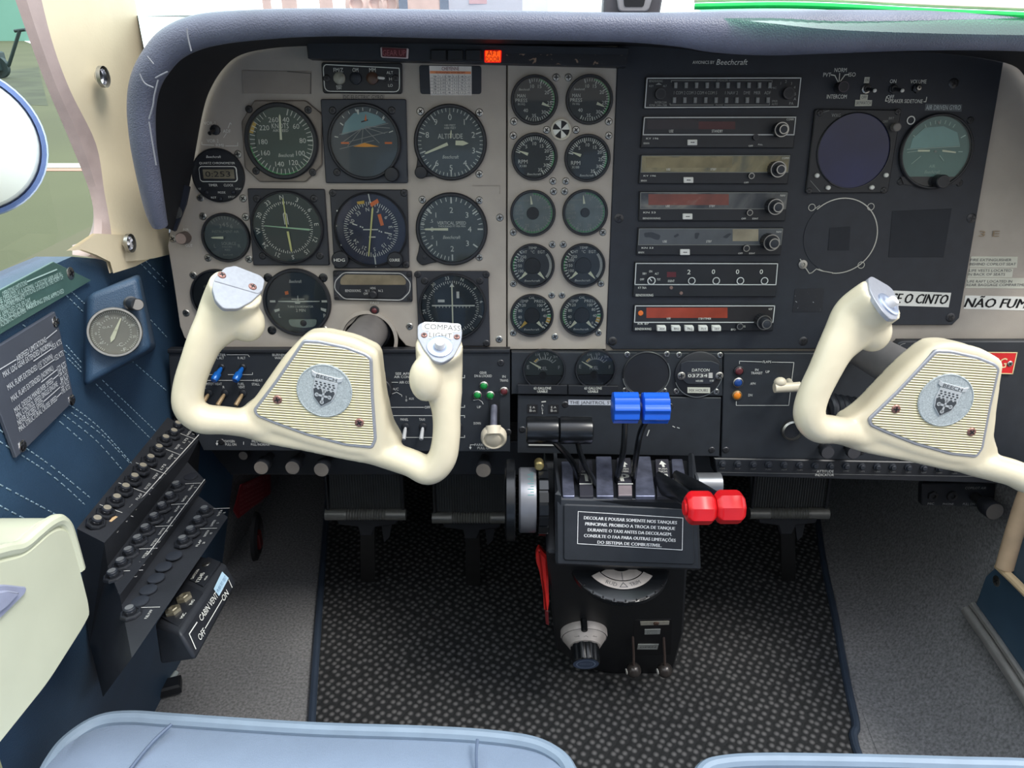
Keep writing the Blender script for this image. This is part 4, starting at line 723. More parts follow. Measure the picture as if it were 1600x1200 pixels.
# ================================================================ radio stack
RF = PAN.off(.003); RGP = 'radio units stacked in the black avionics panel'
FRM = M('pale_frame_line', (200, 202, 200), .5)
DFR = M('grey_frame_line', (118, 120, 116), .5)
def knob2(t, px, py, r1, h1, r2, h2, ringm=None):      # knurled outer knob with an inner knob
    k = S(t, px, py); x, y = L(t, px, py); o = thing_part(t, 'knob', BLK2, lambda b: knurl(b, x, y, r1 * k, .003, h1))
    b = MB(); b.lathe([(r2 * k, h1), (r2 * k, h2), (r2 * k * .85, h2 + .0005)], x, y, n=24, cap1=True); ob('inner_knob', b, BLK, o)
    b = MB(); b.arc(x, y, r1 * k * .88, r1 * k * 1.0, 0, 359.9, h1 + .0002, 32); b.arc(x, y, r2 * k * .78, r2 * k * .98, 0, 359.9, h2 + .0008, 28); ob('worn_rings', b, STEEL, o)
def knurl(b, x, y, r, z0, z1, n=36):
    vs = []; fs = []
    for z, s in ((z0, 1), (z1 - .0008, 1), (z1, .92)):
        vs += [(x + r * s * (1 if i % 2 else .93) * sin(2 * pi * i / n), y + r * s * (1 if i % 2 else .93) * cos(2 * pi * i / n), z) for i in range(n)]
    for k in range(2):
        for i in range(n): j = (i + 1) % n; fs.append((k * n + i, (k + 1) * n + i, (k + 1) * n + j, k * n + j))
    fs.append(tuple(2 * n + i for i in range(n - 1, -1, -1))); b.add(vs, fs)
def thing_part(t, name, m, f):
    b = MB(); f(b); return ob(name, b, m, t)
def ring_knob(t, px, py, r, h, ring=STEEL, dot=False, name='knob'):
    k = S(t, px, py); x, y = L(t, px, py); b = MB(); b.lathe([(r * k, .002), (r * k * .96, h)], x, y, n=24, cap1=True); o = ob(name, b, BLK2, t)
    b = MB(); b.arc(x, y, r * k * .74, r * k * .97, 0, 359.9, h + .0002, 28)
    if dot: b.line([(x, y), (x - r * k * .5, y + r * k * .6)], r * k * .2, h + .0003)
    ob('worn_ring', b, ring, o); return o
def radio(name, label, q, split, face, frame, txt, btn=None, win=None):
    c = (sum(p[0] for p in q) / 4, sum(p[1] for p in q) / 4)
    t = root(RF, name, label, 'radio', *c, group=RGP)
    b = MB(); b.prism(LP(t, q), 0, .004, .0008); ob('body', b, BLK2, t)
    tl, tr, br, bl = q; f = lambda a, d, u: (a[0] + (d[0] - a[0]) * u, a[1] + (d[1] - a[1]) * u)
    top = [f(tl, bl, .03), f(tr, br, .03), f(tr, br, split), f(tl, bl, split)]
    top = [(top[0][0] + 2, top[0][1]), (top[1][0] - 2, top[1][1]), (top[2][0] - 2, top[2][1]), (top[3][0] + 2, top[3][1])]
    b = MB(); b.prism(LP(t, top), .0035, .0046, .0003); fo = ob('display_window', b, face, t)
    b = MB(); b.frame(LP(t, top), .0011 if frame is FRM else .0008, .0049); ob('frame_line', b, frame, fo)
    if win:
        for (x0, x1, y0, y1, m) in win: b = MB(); b.prism(LP(t, [(x0, y0), (x1, y0), (x1, y1), (x0, y1)]), .004, .00475); ob('display', b, m, fo)
    b = MB()
    for s, x, y, h, w in txt: LT(b, t, s, x, y, h, w, .0050)
    ob('lettering', b, WHT, t)
    if btn:
        x, y = btn; b = MB(); b.prism(rpoly(LP(t, [(x - 7.5, y - 4.5), (x + 7.5, y - 4.5), (x + 7.5, y + 4.5), (x - 7.5, y + 4.5)]), .0008), .004, .0065, .0006); o = ob('button', b, PAPER, t)
        b = MB(); LT(b, t, '<', x - 2.2, y, 2.4, 2.4, .0068, bold=.03); LT(b, t, '>', x + 2.2, y, 2.4, 2.4, .0068, bold=.03); LL(b, t, [(x - 2.5, y), (x + 2.5, y)], .8, .0068); ob('arrow_mark', b, INK, o)
    return t
# audio selector
q = [(1008, 121.5), (1251, 121), (1246, 169), (1004.5, 170)]
t = radio('audio_selector', 'audio selector topping the radio stack with two rows of small grey keys', q, .97, BLK2, FRM, [])
b = MB(); k = lambda s, x, y, c, w: LT(b, t, s, x, y, c, w, .005)
k('BENDIX/KING', 1023.5, 127.3, 3.2, 21); k('KEY', 1016.5, 135, 3, 7); k('ALT', 1037.5, 135, 3, 6); k('INTERCOM', 1031, 160.5, 3, 18); k('KMA 24H-70B', 1027, 164.8, 3, 27)
k('1 COM 2 COM 3 COM 4 COM 5', 1085, 145.5, 4.6, 67); k('1 NAV 2', 1141, 145.5, 4.6, 20); k('DME', 1165, 145.5, 4.6, 10); k('MKR', 1181, 145.5, 4.6, 10); k('ADF', 1197, 145.5, 4.6, 10)
k('SPEAKER', 1127, 126.5, 2.4, 17); k('PHONE', 1122, 164.5, 2.4, 11); k('MIC', 1207, 138, 3, 8); k('SPKR', 1208, 158.5, 3, 9); k('AUTO', 1208, 163, 3, 9)
for s, x, y in (('1', 1217.5, 131), ('2', 1225.5, 128), ('3', 1234, 131), ('4', 1239, 137), ('5', 1240, 147.5), ('A', 1239.5, 155), ('PA', 1234, 162)): k(s, x, y, 4, None)
LL(b, t, [(1047.5, 129), (1047.5, 126.5), (1117, 126.5)], .7, .005); LL(b, t, [(1137, 126.5), (1204, 126.5), (1204, 129)], .7, .005); LL(b, t, [(1045.5, 162), (1045.5, 164.5), (1113, 164.5)], .7, .005); LL(b, t, [(1130, 164.5), (1200, 164.5), (1200, 162)], .7, .005)
b.flat(LP(t, [(1023, 133), (1028, 130), (1033, 133)]), .005); ob('legends', b, WHD, t)
for i in range(10):
    for y, x0, dx in ((134, 1054, 16.25), (157, 1052, 16.15)):
        x = x0 + dx * i; b = MB(); b.prism(LP(t, [(x - 2.4, y - 4.5), (x + 2.6, y - 4.5), (x + 2.2, y + 4.5), (x - 2.6, y + 4.5)]), .0045, .0075, .0005); ob('key', b, M('grey_key', (132, 134, 134), .5, 0, .1), t)
ring_knob(t, 1030, 147.5, 8.5, .009, DSTEEL); ring_knob(t, 1228, 146.5, 9, .010, DSTEEL)
# tuning radios
W5 = lambda a, b_: a
t = radio('comm_radio', 'first comm radio, dark window with a dim red patch, under the audio panel', [(1004, 182.5), (1243, 182), (1238, 231.5), (1000, 231)], .58, BLK2, FRM, [('USE', 1047.5, 205, 4, 6.5), ('STANDBY', 1119, 205, 4, 17), ('COMM', 1232, 187, 3, 11), ('KY 196', 1018, 216.5, 2.6, 19), ('BENDIX', 1009, 224, 2.4, 9), ('OFF', 1171, 228, 2.4, 7), ('PULL', 1186, 226, 2.2, 7)], (1080, 222.6), [(1090, 1147, 190, 202, FILMD), (1010, 1090, 187, 202, M('very_dark_window', (44, 38, 42), .25))])
knob2(t, 1214, 203, 11, .016, 7, .022); ring_knob(t, 1178, 214.5, 4.6, .008, DSTEEL)
t = radio('comm_radio', 'second comm radio with a yellowed scuffed window', [(1000, 242), (1234, 241.5), (1229, 287.5), (997, 287)], .60, FILMO, DFR, [('USE', 1043, 264.5, 3.2, 6), ('STBY', 1113, 264.5, 3.2, 9), ('COMM', 1225, 247, 3, 11), ('KY 196', 1014, 274.5, 2.4, 19), ('BENDIX', 1005, 282, 2.4, 9), ('OFF', 1164, 285, 2.4, 7)], (1074, 281), [(1008, 1142, 246, 262, M('old_gold_window', (128, 118, 88), .35, 0, .3, 40))])
knob2(t, 1208, 264, 12, .018, 7, .026); ring_knob(t, 1171, 274.5, 4.8, .008)
t = radio('nav_radio', 'nav radio with a scratched reddish window', [(998, 299), (1230, 299.5), (1225, 345), (997, 345)], .58, FILMG, DFR, [('USE', 1042, 321.5, 3.2, 6), ('STBY', 1111, 321.5, 3.2, 9), ('NAV', 1221, 305, 3, 8), ('KN 53', 1013.5, 331.5, 2.6, 19), ('BENDIX/KING', 1017, 340.5, 2.6, 27), ('OFF', 1160, 341, 2.4, 7), ('IDENT', 1178, 341, 2.4, 9)], (1072.6, 337.6), [(1012, 1137, 303, 320, FILMR)])
knob2(t, 1204, 321.5, 12, .018, 7.5, .026); ring_knob(t, 1168.5, 331.5, 4.8, .008)
t = radio('nav_radio', 'nav radio with a grey window showing four dark blotches', [(996, 355.5), (1223, 355.5), (1218, 398), (993.5, 398)], .62, M('grey_film', (84, 88, 92), .4, 0, .12, 40), DFR, [('USE', 1037.5, 376.5, 3.4, 6.5), ('STBY', 1106, 376.5, 3.4, 8.5), ('NAV', 1215, 361.5, 3, 8), ('KN 53', 1010.5, 386.5, 2.6, 18), ('BENDIX', 1001, 393.5, 2.6, 9), ('OFF', 1155, 395, 2.4, 7), ('IDENT', 1173, 395, 2.4, 9)], (1068.6, 393), [(1143, 1183, 357.5, 376, M('tan_film', (140, 132, 112), .35, 0, .35, 30))])
b = MB()
for pts in ([(1005, 363), (1018, 362), (1031, 367), (1029, 374), (1024, 374), (1014, 370), (1006, 370)], [(1051, 368), (1058, 364), (1060, 367), (1053, 371)], [(1084, 363), (1092, 363), (1088, 373), (1084, 372)], [(1127, 370), (1136, 364), (1142, 364), (1134, 372)]): b.flat(rpoly(LP(t, pts), .002), .0048)
ob('dark_blotches', b, M('blotch_grey', (52, 56, 62), .4), t)
knob2(t, 1197, 376, 12.5, .020, 8, .029); ring_knob(t, 1162.5, 386.5, 5.2, .010)
t = radio('transponder', 'transponder with a bold white frame, four ringed knobs and the digits 2 0 0 0', [(991, 409), (1215, 409.5), (1210.5, 463), (988, 463)], .64, BLK2, FRM, [('2', 1075, 424, 7, 5), ('0', 1113, 423.5, 7, 5), ('0', 1150.5, 423.5, 7, 5), ('0', 1187.5, 423.5, 7, 5), ('OFF', 1002, 435.5, 3.2, 6.5), ('SBY', 1006, 426.5, 3.2, 6.5), ('ON', 1015.5, 423, 3.2, 5), ('ALT', 1025, 426.5, 3.2, 6), ('TST', 1028, 435.5, 3.2, 5.5), ('IDENT', 1047.5, 438, 3.4, 10), ('KT 76A', 1002.5, 448.5, 3.2, 13), ('BENDIX/KING', 1006, 460, 3.8, 27)], None, [(1041, 1055, 424, 432, LTRED)])
for x in (1079, 1117, 1154.5, 1192): ring_knob(t, x, 437.5, 6, .006, FRM)
ring_knob(t, 1016, 437, 6.6, .008, FRM, True)
for x, y in ((1047.5, 448.5), (1063, 457)): u = L(t, x, y); b = MB(); b.cyl(*u, .0021, .004, .0055, 14, .0004); ob('sensor', b, M('dull_copper', (130, 105, 98), .5), t)
t = radio('adf_radio', 'ADF radio lowest in the stack with brick red window and five white keys', [(990, 475.5), (1210.5, 475.5), (1206, 516), (987.5, 516)], .66, M('near_black_window', (44, 42, 44), .3), FRM, [('USE', 1043.5, 496, 3, 6), ('STBY/TIMER', 1099.5, 496.5, 3, 20), ('ADF', 1201.5, 481.5, 3, 6), ('KR 87', 1004, 504.5, 2.8, 17), ('BENDIX/KING', 1004, 512.5, 3.8, 25), ('BFO', 1144, 513.5, 3, 7), ('VOL', 1161, 508.5, 3, 4)], None, [(1009, 1135, 479.5, 495.5, FILMX)])
u = L(t, 1000, 488); b = MB(); b.cyl(*u, .0032, .0045, .0056, 18, .0006); ob('orange_lamp', b, M('orange_lamp', (225, 115, 50), .4), t)
for x, s in ((1031.6, 'ADF'), (1054, 'BFO'), (1074.6, 'FRQ'), (1096.2, 'FLT'), (1116.8, 'SET')):
    b = MB(); b.prism(rpoly(LP(t, [(x - 7, 506.5), (x + 6, 506.5), (x + 7.5, 509), (x + 7.5, 515.5), (x - 6.5, 515.5)]), .0006), .004, .0075, .0008); o = ob('key', b, PAPER, t); b = MB(); LT(b, t, s, x + 1, 511.5, 3, 8, .0078); ob('lettering', b, INKB, o)
knob2(t, 1187, 499, 11.5, .018, 7.5, .026); ring_knob(t, 1153, 507.5, 5.2, .009)
# ---------------------------------------------------------------- upper right of the avionics panel
AF = PAN.off(.003)
t = root(AF, 'intercom_selector', 'round black intercom selector knob under the NORM lettering', 'knob', 1311, 137); k = S(t, 1311, 137)
b = MB(); knurl(b, 0, 0, 8.5 * k, 0, .012, 28); ob('knob', b, BLK2, t); b = MB(); b.arc(0, 0, 7 * k, 8 * k, 0, 359.9, .0124, 28); ob('worn_ring', b, M('plum_grey', (84, 72, 80), .5), t)
for nm, x, lab, st in (('traffic_switch', 1352.5, 'toggle switch with a pale ring between the ON and OFF stickers', 1), ('sidetone_switch', 1395, 'plain black toggle switch between ON and OFF left of the volume jack', 0)):
    t = root(AF, nm, lab, 'switch', x, 139); k = S(t, x, 139)
    b = MB(); b.lathe([(7.4 * k, 0), (7.2 * k, .002), (4.6 * k, .003)], n=10 if st else 6, cap1=True); ob('nut', b, STEEL if st else BLK2, t)
    b = MB(); b.lathe([(5.2 * k, .002), (4.6 * k, .004)], n=20, cap1=True); ob('boss', b, BLK2, t)
    b = MB(); b.tube([(0, 0, .003), (.0035, -.0025, .014)], [.0016, .0021], 10); b.m = 1; b.ball((.0037, -.0027, .0145), .0021, 10); ob('lever', b, [BLK2, PAPER], t)
t = root(AF, 'volume_control', 'small dark volume knob with a pale centre under the VOLUME lettering', 'knob', 1431.5, 138); k = S(t, 1431, 138)
b = MB(); b.lathe([(7.5 * k, 0), (7 * k, .003), (4 * k, .004)], n=6, cap1=True); ob('nut', b, BLK2, t); b = MB(); b.lathe([(3.6 * k, .003), (3.4 * k, .007), (1.4 * k, .0072), (1.3 * k, .004)], n=16, cap1=True); ob('shaft', b, STEEL, t)
# stickers
def sticker(name, label, q, fr, m, txt, ink=INK, th=.0004, rim=None):
    c = (sum(p[0] for p in q) / 4, sum(p[1] for p in q) / 4); t = root(fr, name, label, 'label', *c)
    b = MB(); b.prism(LP(t, q), 0, th); ob('backing', b, m, t)
    if rim: b = MB(); b.frame(LP(t, q), .0012, th + .0002); ob('border', b, rim, t)
    b = MB()
    for s, x, y, cp, w, *r in txt: LT(b, t, s, x, y, cp, w, th + .0003, rot=r[0] if r else 0, bold=r[1] if len(r) > 1 else 0, sh=r[2] if len(r) > 2 else 0)
    ob('lettering', b, ink, t); return t
TAPE = M('clear_tape_label', (196, 196, 182), .5, 0, .05)
sticker('switch_sticker', 'tiny pale sticker reading ON above the ringed toggle switch', [(1351, 120.5), (1359, 120.5), (1357.5, 130), (1349.5, 130)], AF, TAPE, [('ON', 1354.3, 125.2, 4.5, 5)], INKB)
sticker('switch_sticker', 'small pale sticker reading OFF below the ringed toggle switch', [(1344.5, 147.5), (1356, 148), (1355, 157), (1343.5, 156)], AF, TAPE, [('OFF', 1349.7, 152, 4.5, 8)], INKB)
sticker('switch_sticker', 'widest pale sticker, lowest of the three at the ringed toggle switch', [(1336.5, 156), (1362.5, 156.5), (1361.5, 165.5), (1335.5, 166)], AF.off(.0005), TAPE, [('SKYWATCH', 1349, 161, 5, 23)], INKB)
sticker('gyro_label', 'grey embossed label reading AIR DRIVEN GYRO above the greenish attitude gyro', [(1446, 162), (1503, 163), (1502, 174.5), (1444, 173)], AF, M('grey_emboss_tape', (84, 90, 94), .5), [('AIR DRIVEN GYRO', 1473.5, 168, 7, 54)], M('pale_emboss', (190, 200, 200), .5))
sticker('seat_belt_label', 'white label reading USE O CINTO behind the copilot grip', [(1382, 453.5), (1486, 457.5), (1482, 480), (1380, 477)], AF, PAPER, [('USE O CINTO', 1432, 466.5, 15, 98, -1.5, .045, .2)])
FR_ = PAN.off(-.002)
sticker('no_smoking_label', 'white label reading NÃO FUME on the grey panel edge', [(1508, 461.5), (1640, 464.5), (1638, 486), (1505.5, 482.5)], FR_, PAPER, [('NÃO FUME', 1562, 473.5, 14.5, 107, -1, .045, .2)])
sticker('fire_extinguisher_label', 'pale tape label about the fire extinguisher, topmost of three', [(1517, 400.5), (1590, 401), (1588.5, 418.5), (1515, 417.5)], FR_, TAPE, [('FIRE EXTINGUISHER', 1548, 406, 4, 64), ('BEHIND COPILOT SEAT', 1551, 412.5, 4, 72)], INKB)
sticker('life_vest_label', 'pale tape label about life vests, middle of three', [(1515, 418.5), (1583, 419.5), (1581, 433.5), (1511.5, 433)], FR_, TAPE, [('LIFE VESTS LOCATED', 1547, 422.5, 4, 66), ('IN BACK OF SEATS', 1541, 428.5, 4, 58)], INKB)
sticker('life_raft_label', 'pale tape label about the life raft, lowest of three', [(1511.5, 433.5), (1640, 435), (1640, 451), (1508, 450)], FR_, TAPE, [('LIFE RAFT LOCATED IN', 1546, 439.5, 4, 70), ('REAR BAGGAGE COMPARTMENT', 1560, 445, 4, 100)], INKB)
# storm scope
t = root(AF, 'weather_display', 'round dark blue screen in a square black bezel, upper right of the avionics panel', 'display', 1331, 236)
b = MB(); q = LP(t, [(1272, 170), (1406, 172), (1385, 301), (1257, 302)]); b.prism(rpoly(q, .003), 0, .004, .001); ob('bezel', b, BLK2, t)
k = S(t, 1331, 237); b = MB(); b.lathe([(57 * k, .004), (57 * k, .0052), (55.5 * k, .006), (55.5 * k, .0045)], n=56); ob('screen_ring', b, BLK2, t)
b = MB(); b.arc(0, 0, 55.8 * k, 56.8 * k, 75, 215, .0062, 30); ob('worn_edge', b, DSTEEL, t)
b = MB(); b.disc(0, 0, 56 * k, .0046, 56); ob('screen', b, M('deep_blue_screen', (24, 30, 70), .12, 0, .25, 12), t)
for p in ((1273.7, 274), (1381, 273.4), (1291, 293), (1359, 292.5)): u = L(t, *p); b = MB(); b.cyl(*u, 3.4 * k, .004, .0075, 18, .0008); ob('push_button', b, PAPER, t)
u = L(t, 1394.5, 199); b = MB(); b.cyl(*u, 6.3 * k, .004, .012, 24, .001); ob('brightness_knob', b, M('dusty_grey_knob', (120, 116, 112), .5), t)
b = MB(); LT(b, t, 'WXG', 1304, 180.5, 5, 14, .0043); LT(b, t, 'BRT', 1390, 185, 3.6, 8, .0043); LT(b, t, 'OFF', 1380.5, 190, 3.6, 8, .0043); LL(b, t, [(1277, 178), (1293, 173)], .5, .0043); LL(b, t, [(1264, 282), (1279, 299)], .5, .0043); ob('lettering', b, WHD, t)
for p in ((1279, 177), (1400, 175), (1262, 298), (1378, 297)): screw(t, *L(t, *p), .004, .0035, DSTEEL)
# air driven attitude gyro
t, R = gauge('attitude_indicator', 'greenish air driven attitude gyro with a flat bottomed window, far right of the black panel', 'gauge', 1461, 237, 57, fr=AF, bw=.08, face=M('sea_green_face', (92, 128, 122), .4, 0, .1, 20),
  shapes=[([(-.72, .08), (.64, .16), (.5, .5), (.1, .66), (-.4, .62), (-.68, .35)], M('pale_sky_face', (128, 170, 166), .4, 0, .05), .0001), ([(-.5, -.0), (-.17, -.0), (-.17, .05), (-.5, .05)], NDL), ([(.17, -.0), (.55, -.04), (.55, .0), (.17, .05)], NDL), ([(-.04, -.02), (.02, -.02), (.02, .03), (-.04, .03)], WHD), ([(-.09, .78), (0, .78), (-.04, .70)], WHD), ([(-.86, -.66), (.86, -.66), (.75, -.86), (0, -.94), (-.75, -.86)], BLK2, .001)],
  ticks=[(-30, 30, 6, .72, .82, .02), (60, 60, 0, .72, .86, .03), (90, 90, 0, .62, .74, .02), (-58, -58, 0, .72, .8, .02)], texts=[('AIR', -.03, -.38, .08, .16)], logo=(0, -.53, .42), mark=M('pale_green_mark', (180, 205, 195), .5))
b = MB()
for p in ([(-.8, .06), (.62, .14)], [(-.62, -.32), (-.4, -.12)], [(.25, -.24), (.12, -.1)], [(-.78, -.02), (-.5, .02)]): b.line([(x * R, y * R) for x, y in p], .016 * R, .0022)
ob('horizon_lines', b, M('pale_green_mark', (180, 205, 195)), t)
u = L(t, 1464, 283); b = MB(); b.lathe([(.0075, .001), (.0075, .013), (.0065, .014)], *u, n=26, cap1=True); o = ob('cage_knob', b, BLK2, t); b = MB(); b.arc(*u, .0058, .0066, 0, 359, .0142, 28); ob('worn_ring', b, DSTEEL, o)
for p in ((1407, 284), (1499, 286), (1516, 188)): screw(t, *L(t, *p), 0, .004, BLK2)
# ================================================================ lower sub panel
BLK3 = M('sub_panel_black', (36, 40, 46), .55, 0, .12, 50, .08, 1000)
UP_ = SUB.off(-.045)
t = root(UP_, 'under_panel_bracket', 'dark bracket recessed below the switch panel carrying the push-pull knobs', 'bracket', 560, 715)
b = MB(); b.prism(LP(t, [(318, 690), (1130, 690), (1130, 742), (360, 742)]), -.006, 0, .001); ob('plate', b, BLK2, t)
SW = board('switch_board', 'black switch panel below the pilot instruments, behind the pilot yoke', 'switch panel', SUB, [(263, 549), (797, 549), (797, 706), (318, 704), (300, 668), (268, 640)], BLK3, (560, 625), ((782.5, 567), (798 - 4, 675), (346, 690)), .0042, th=.010, sm=DSTEEL)
b = MB(); b.box(*L(SW, 263, 549)[:1], L(SW, 797, 549)[0], L(SW, 530, 551)[1], L(SW, 530, 545)[1], -.01, .003, .001); ob('top_ledge', b, BLK2, SW)
b = MB(); k = lambda s, x, y, c=4, w=None, **q: LT(b, SW, s, x, y, c, w, .001, **q)
k('MASTER', 343, 554, 4, 20); k('L ALT', 345, 559, 4, 11); k('R ALT', 378, 559, 4, 12); k('BURNING', 438, 554, 4, 24); k('WASTE', 438, 559, 4, 17)
LL(b, SW, [(355, 554), (388, 554), (390, 557)], .8, .001); LL(b, SW, [(327, 585), (336, 585)], .8, .001); LL(b, SW, [(357, 585), (395, 585), (395, 582)], .8, .001); LL(b, SW, [(322, 594), (397, 594)], .8, .001); k('HEAT', 404, 594, 3.6, 14)
k('PITOT HEAT', 335, 599.5, 4, 24); k('L', 321, 604.5, 4); k('R', 350, 604.5, 4); k('FUEL', 377, 599.5, 4, 10); k('VENT', 378, 604.5, 4, 10); k('STALL', 400, 600, 4, 12)
k('SEE AFM', 630, 583.5, 4, 24); k('AIR COND', 630, 588.5, 4, 28); k('AIR COND', 636, 597, 4, 24); k('A/C', 618.5, 607.5, 4.5, 9); k('1', 635, 620, 4); k('0', 635, 625, 4); k('AUX', 643, 622.5, 3.6, 8); k('OFF', 668, 636, 4, 9)
LL(b, SW, [(609, 597), (622, 597)], .8, .001); LL(b, SW, [(607, 632), (607, 636), (662, 636)], .9, .001); LL(b, SW, [(674, 636), (726, 636), (726, 633)], .9, .001); LL(b, SW, [(612, 649), (726, 649), (726, 652)], .9, .001); LL(b, SW, [(612, 683), (726, 683), (726, 680)], .9, .001)
k('PANEL', 632, 655, 4, 12); k('TAXI', 659.5, 655, 4, 9); k('LTS', 609, 650, 3.6, 6); k('LAND', 609, 655, 3.6, 8); k('LDG', 612, 603, 3, 5); LL(b, SW, [(613, 615), (620, 612.5), (628, 617), (628, 619)], .8, .001); LL(b, SW, [(721, 590), (726, 590), (726, 586)], .9, .001)
k('GEAR', 755, 582, 4, 11); k('DN & LOCKED', 755, 587, 4, 27); k('IN', 787.5, 588, 4, 5); k('TRANS', 787.5, 594, 4, 13); k('UP', 748.5, 635.6, 4, 6); k('DOWN', 745.7, 661, 4, 11)
k('PARK BRAKE', 758, 694.5, 4, 33); k('PULL ON', 757, 699.5, 4, 22); LL(b, SW, [(742, 694.5), (735, 694.5), (735, 698)], .9, .001); b.flat(LP(SW, [(733, 698), (737, 698), (735, 702)]), .001)
k('OXYGEN', 359, 689, 4, 16); k('PULL ON', 361, 694, 4, 17); LL(b, SW, [(350, 688.5), (339.5, 688.5), (339.5, 692)], .9, .001); b.flat(LP(SW, [(337.5, 692), (341.5, 692), (339.5, 696)]), .001); k('PILOT AIR', 405, 689, 4, 22); k('PULL INCREASE', 407, 694, 4, 29); LL(b, SW, [(417, 689), (432, 689)], .9, .001); b.flat(LP(SW, [(429, 692), (433, 692), (431, 696)]), .001); k('DEFROST', 447, 694, 4, 18); LL(b, SW, [(381, 690), (381, 694)], .9, .001)
LL(b, SW, [(740, 625), (748, 624), (753, 627), (755, 631)], .8, .001); ob('lettering', b, M('pale_lettering', (205, 206, 202), .6), SW)
def toggle(name, label, px, py, m, group, ln=.020, dx=-.2, nut=6.5, r=3.6, cap=None, tip=None):
    t = root(SUB, name, label, 'switch', px, py, group); k = S(t, px, py)
    b = MB(); b.lathe([(nut * k, 0), (nut * k, .0018), (nut * k * .65, .0028)], n=16, cap1=True); ob('collar', b, BLK2, t)
    d = V((dx, -.55, .8)).normalized(); b = MB(); b.tube([d * .002, d * ln * .3, d * ln * .92, d * ln], [r * k * .55, r * k * .8, r * k, r * k * .8], 14); o = ob('lever', b, m, t)
    if cap:
        b = MB(); b.tube([d * ln * .5, d * ln * .55, d * ln * .9, d * ln * 1.02], [r * k * 1.15, r * k * 1.3, r * k * 1.3, r * k], 14); ob('cap', b, cap, o)
    return t
BLT = M('blue_anodised', (22, 96, 180), .25, .2, .05)
for x, lab in ((347, 'blue toggle switch marked L ALT, left of the pair behind the pilot yoke'), (380, 'blue toggle switch marked R ALT, right of the pair behind the pilot yoke')): toggle('alternator_switch', lab, x, 573, BLT, 'blue alternator switches', .022, -.22, 5, 4.6, BLT)
TAN = M('tan_toggle', (150, 128, 96), .45, .2, .1, 200)
for x, lab in ((327, 'tan toggle switch marked L under PITOT HEAT'), (352, 'tan toggle switch marked R under PITOT HEAT'), (380, 'tan toggle switch under the FUEL VENT lettering')): toggle('heat_switch', lab, x, 614, TAN, 'tan toggle switches behind the pilot yoke', .020, -.25, 6, 3.6)
WTG = M('grey_white_toggle', (176, 178, 180), .4, 0, .08)
for x, lab in ((634, 'white toggle switch under PANEL, inside the pilot yoke'), (661, 'white toggle switch under TAXI, inside the pilot yoke'), (717, 'white toggle switch showing just right of the pilot grip'), (608, 'white toggle switch mostly hidden by the pilot yoke hub')): toggle('light_switch', lab, x, 666, WTG, 'white light switches', .020, -.05, 6, 3.4)
t = root(SUB, 'air_control', 'large black knob partly hidden by the right side of the pilot yoke hub', 'knob', 595, 606); k = S(t, 595, 606)
b = MB(); b.lathe([(20 * k, 0), (19 * k, .010), (16 * k, .012)], n=30, cap1=True); ob('knob', b, BLK2, t); b = MB(); b.arc(0, 0, 16.5 * k, 18 * k, 10, 150, .0122, 20); ob('worn_ring', b, DSTEEL, t)
def lamp1(name, label, px, py, r, m, group=None, rim=STEEL, fr=SUB):
    t = root(fr, name, label, 'indicator lamp', px, py, group); k = S(t, px, py); b = MB(); b.lathe([(r * k, 0), (r * k, .0025), (r * k * .82, .0032), (r * k * .74, .002)], n=24); ob('ring', b, rim, t)
    b = MB(); b.lathe([(r * k * .76, .001), (r * k * .74, .003), (r * k * .5, .0042), (r * k * .2, .0046)], n=20, cap1=True); ob('lens', b, m, t); return t
GG = 'green gear lamps'
lamp1('gear_lamp', 'green gear lamp at the top of the triangle of three', 756, 602, 7, LTGRN, GG); lamp1('gear_lamp', 'green gear lamp at the lower left of the triangle of three', 746, 616.5, 7, LTGRN, GG); lamp1('gear_lamp', 'green gear lamp at the lower right of the triangle, above the gear lever slot', 766, 617, 7, LTGRN, GG)
lamp1('transit_lamp', 'dark red lamp under IN TRANS beside the green gear lamps', 787.5, 610.5, 7, LTRED)
t = root(SUB, 'gear_lever', 'landing gear lever with a round cream wheel-shaped knob', 'lever', 772, 640); k = S(t, 772, 640)
b = MB(); b.prism(rpoly(LP(t, [(764, 612), (781, 612), (781, 690), (764, 690)]), .003), 0, .0012); ob('slot_plate', b, M('slot_black', (20, 22, 26), .4), t); b = MB(); u0 = L(t, 766.5, 630); u1 = L(t, 778.5, 658); b.box(u0[0], u1[0], u1[1], u0[1], .0012, .0016); ob('slot', b, INK, t)
b = MB(); e1 = V((*L(t, 771, 672, .03), .034)); b.tube([(0, .004, .001), V((0, 0, .012)), e1], [.0042, .0042, .0044], 14); ob('shaft', b, M('scuffed_lever_metal', (140, 142, 160), .35, .7, .2, 100), t)
kr = 20.5 * k * .96; Md = TR(V((*L(t, 771.5, 683, .036), .036))) @ Mx.Rotation(R_(18), 4, 'X')
b = MB(); b.lathe([(kr * .8, -.008), (kr, -.004), (kr, .003), (kr * .88, .006), (kr * .8, .0062), (kr * .74, .0045), (kr * .6, .0045), (kr * .55, .0062), (kr * .3, .007)], n=40, cap0=True, cap1=True, M4=Md); ob('wheel_knob', b, M('ivory_knob', (214, 204, 182), .4, 0, .05, 60), t)
b = MB(); b.tube([V((*L(t, 771, 664, .034), .036)), V((*L(t, 771.5, 676, .036), .040))], [.009, .010], 16); ob('knob_neck', b, M('ivory_knob', (214, 204, 182)), t)
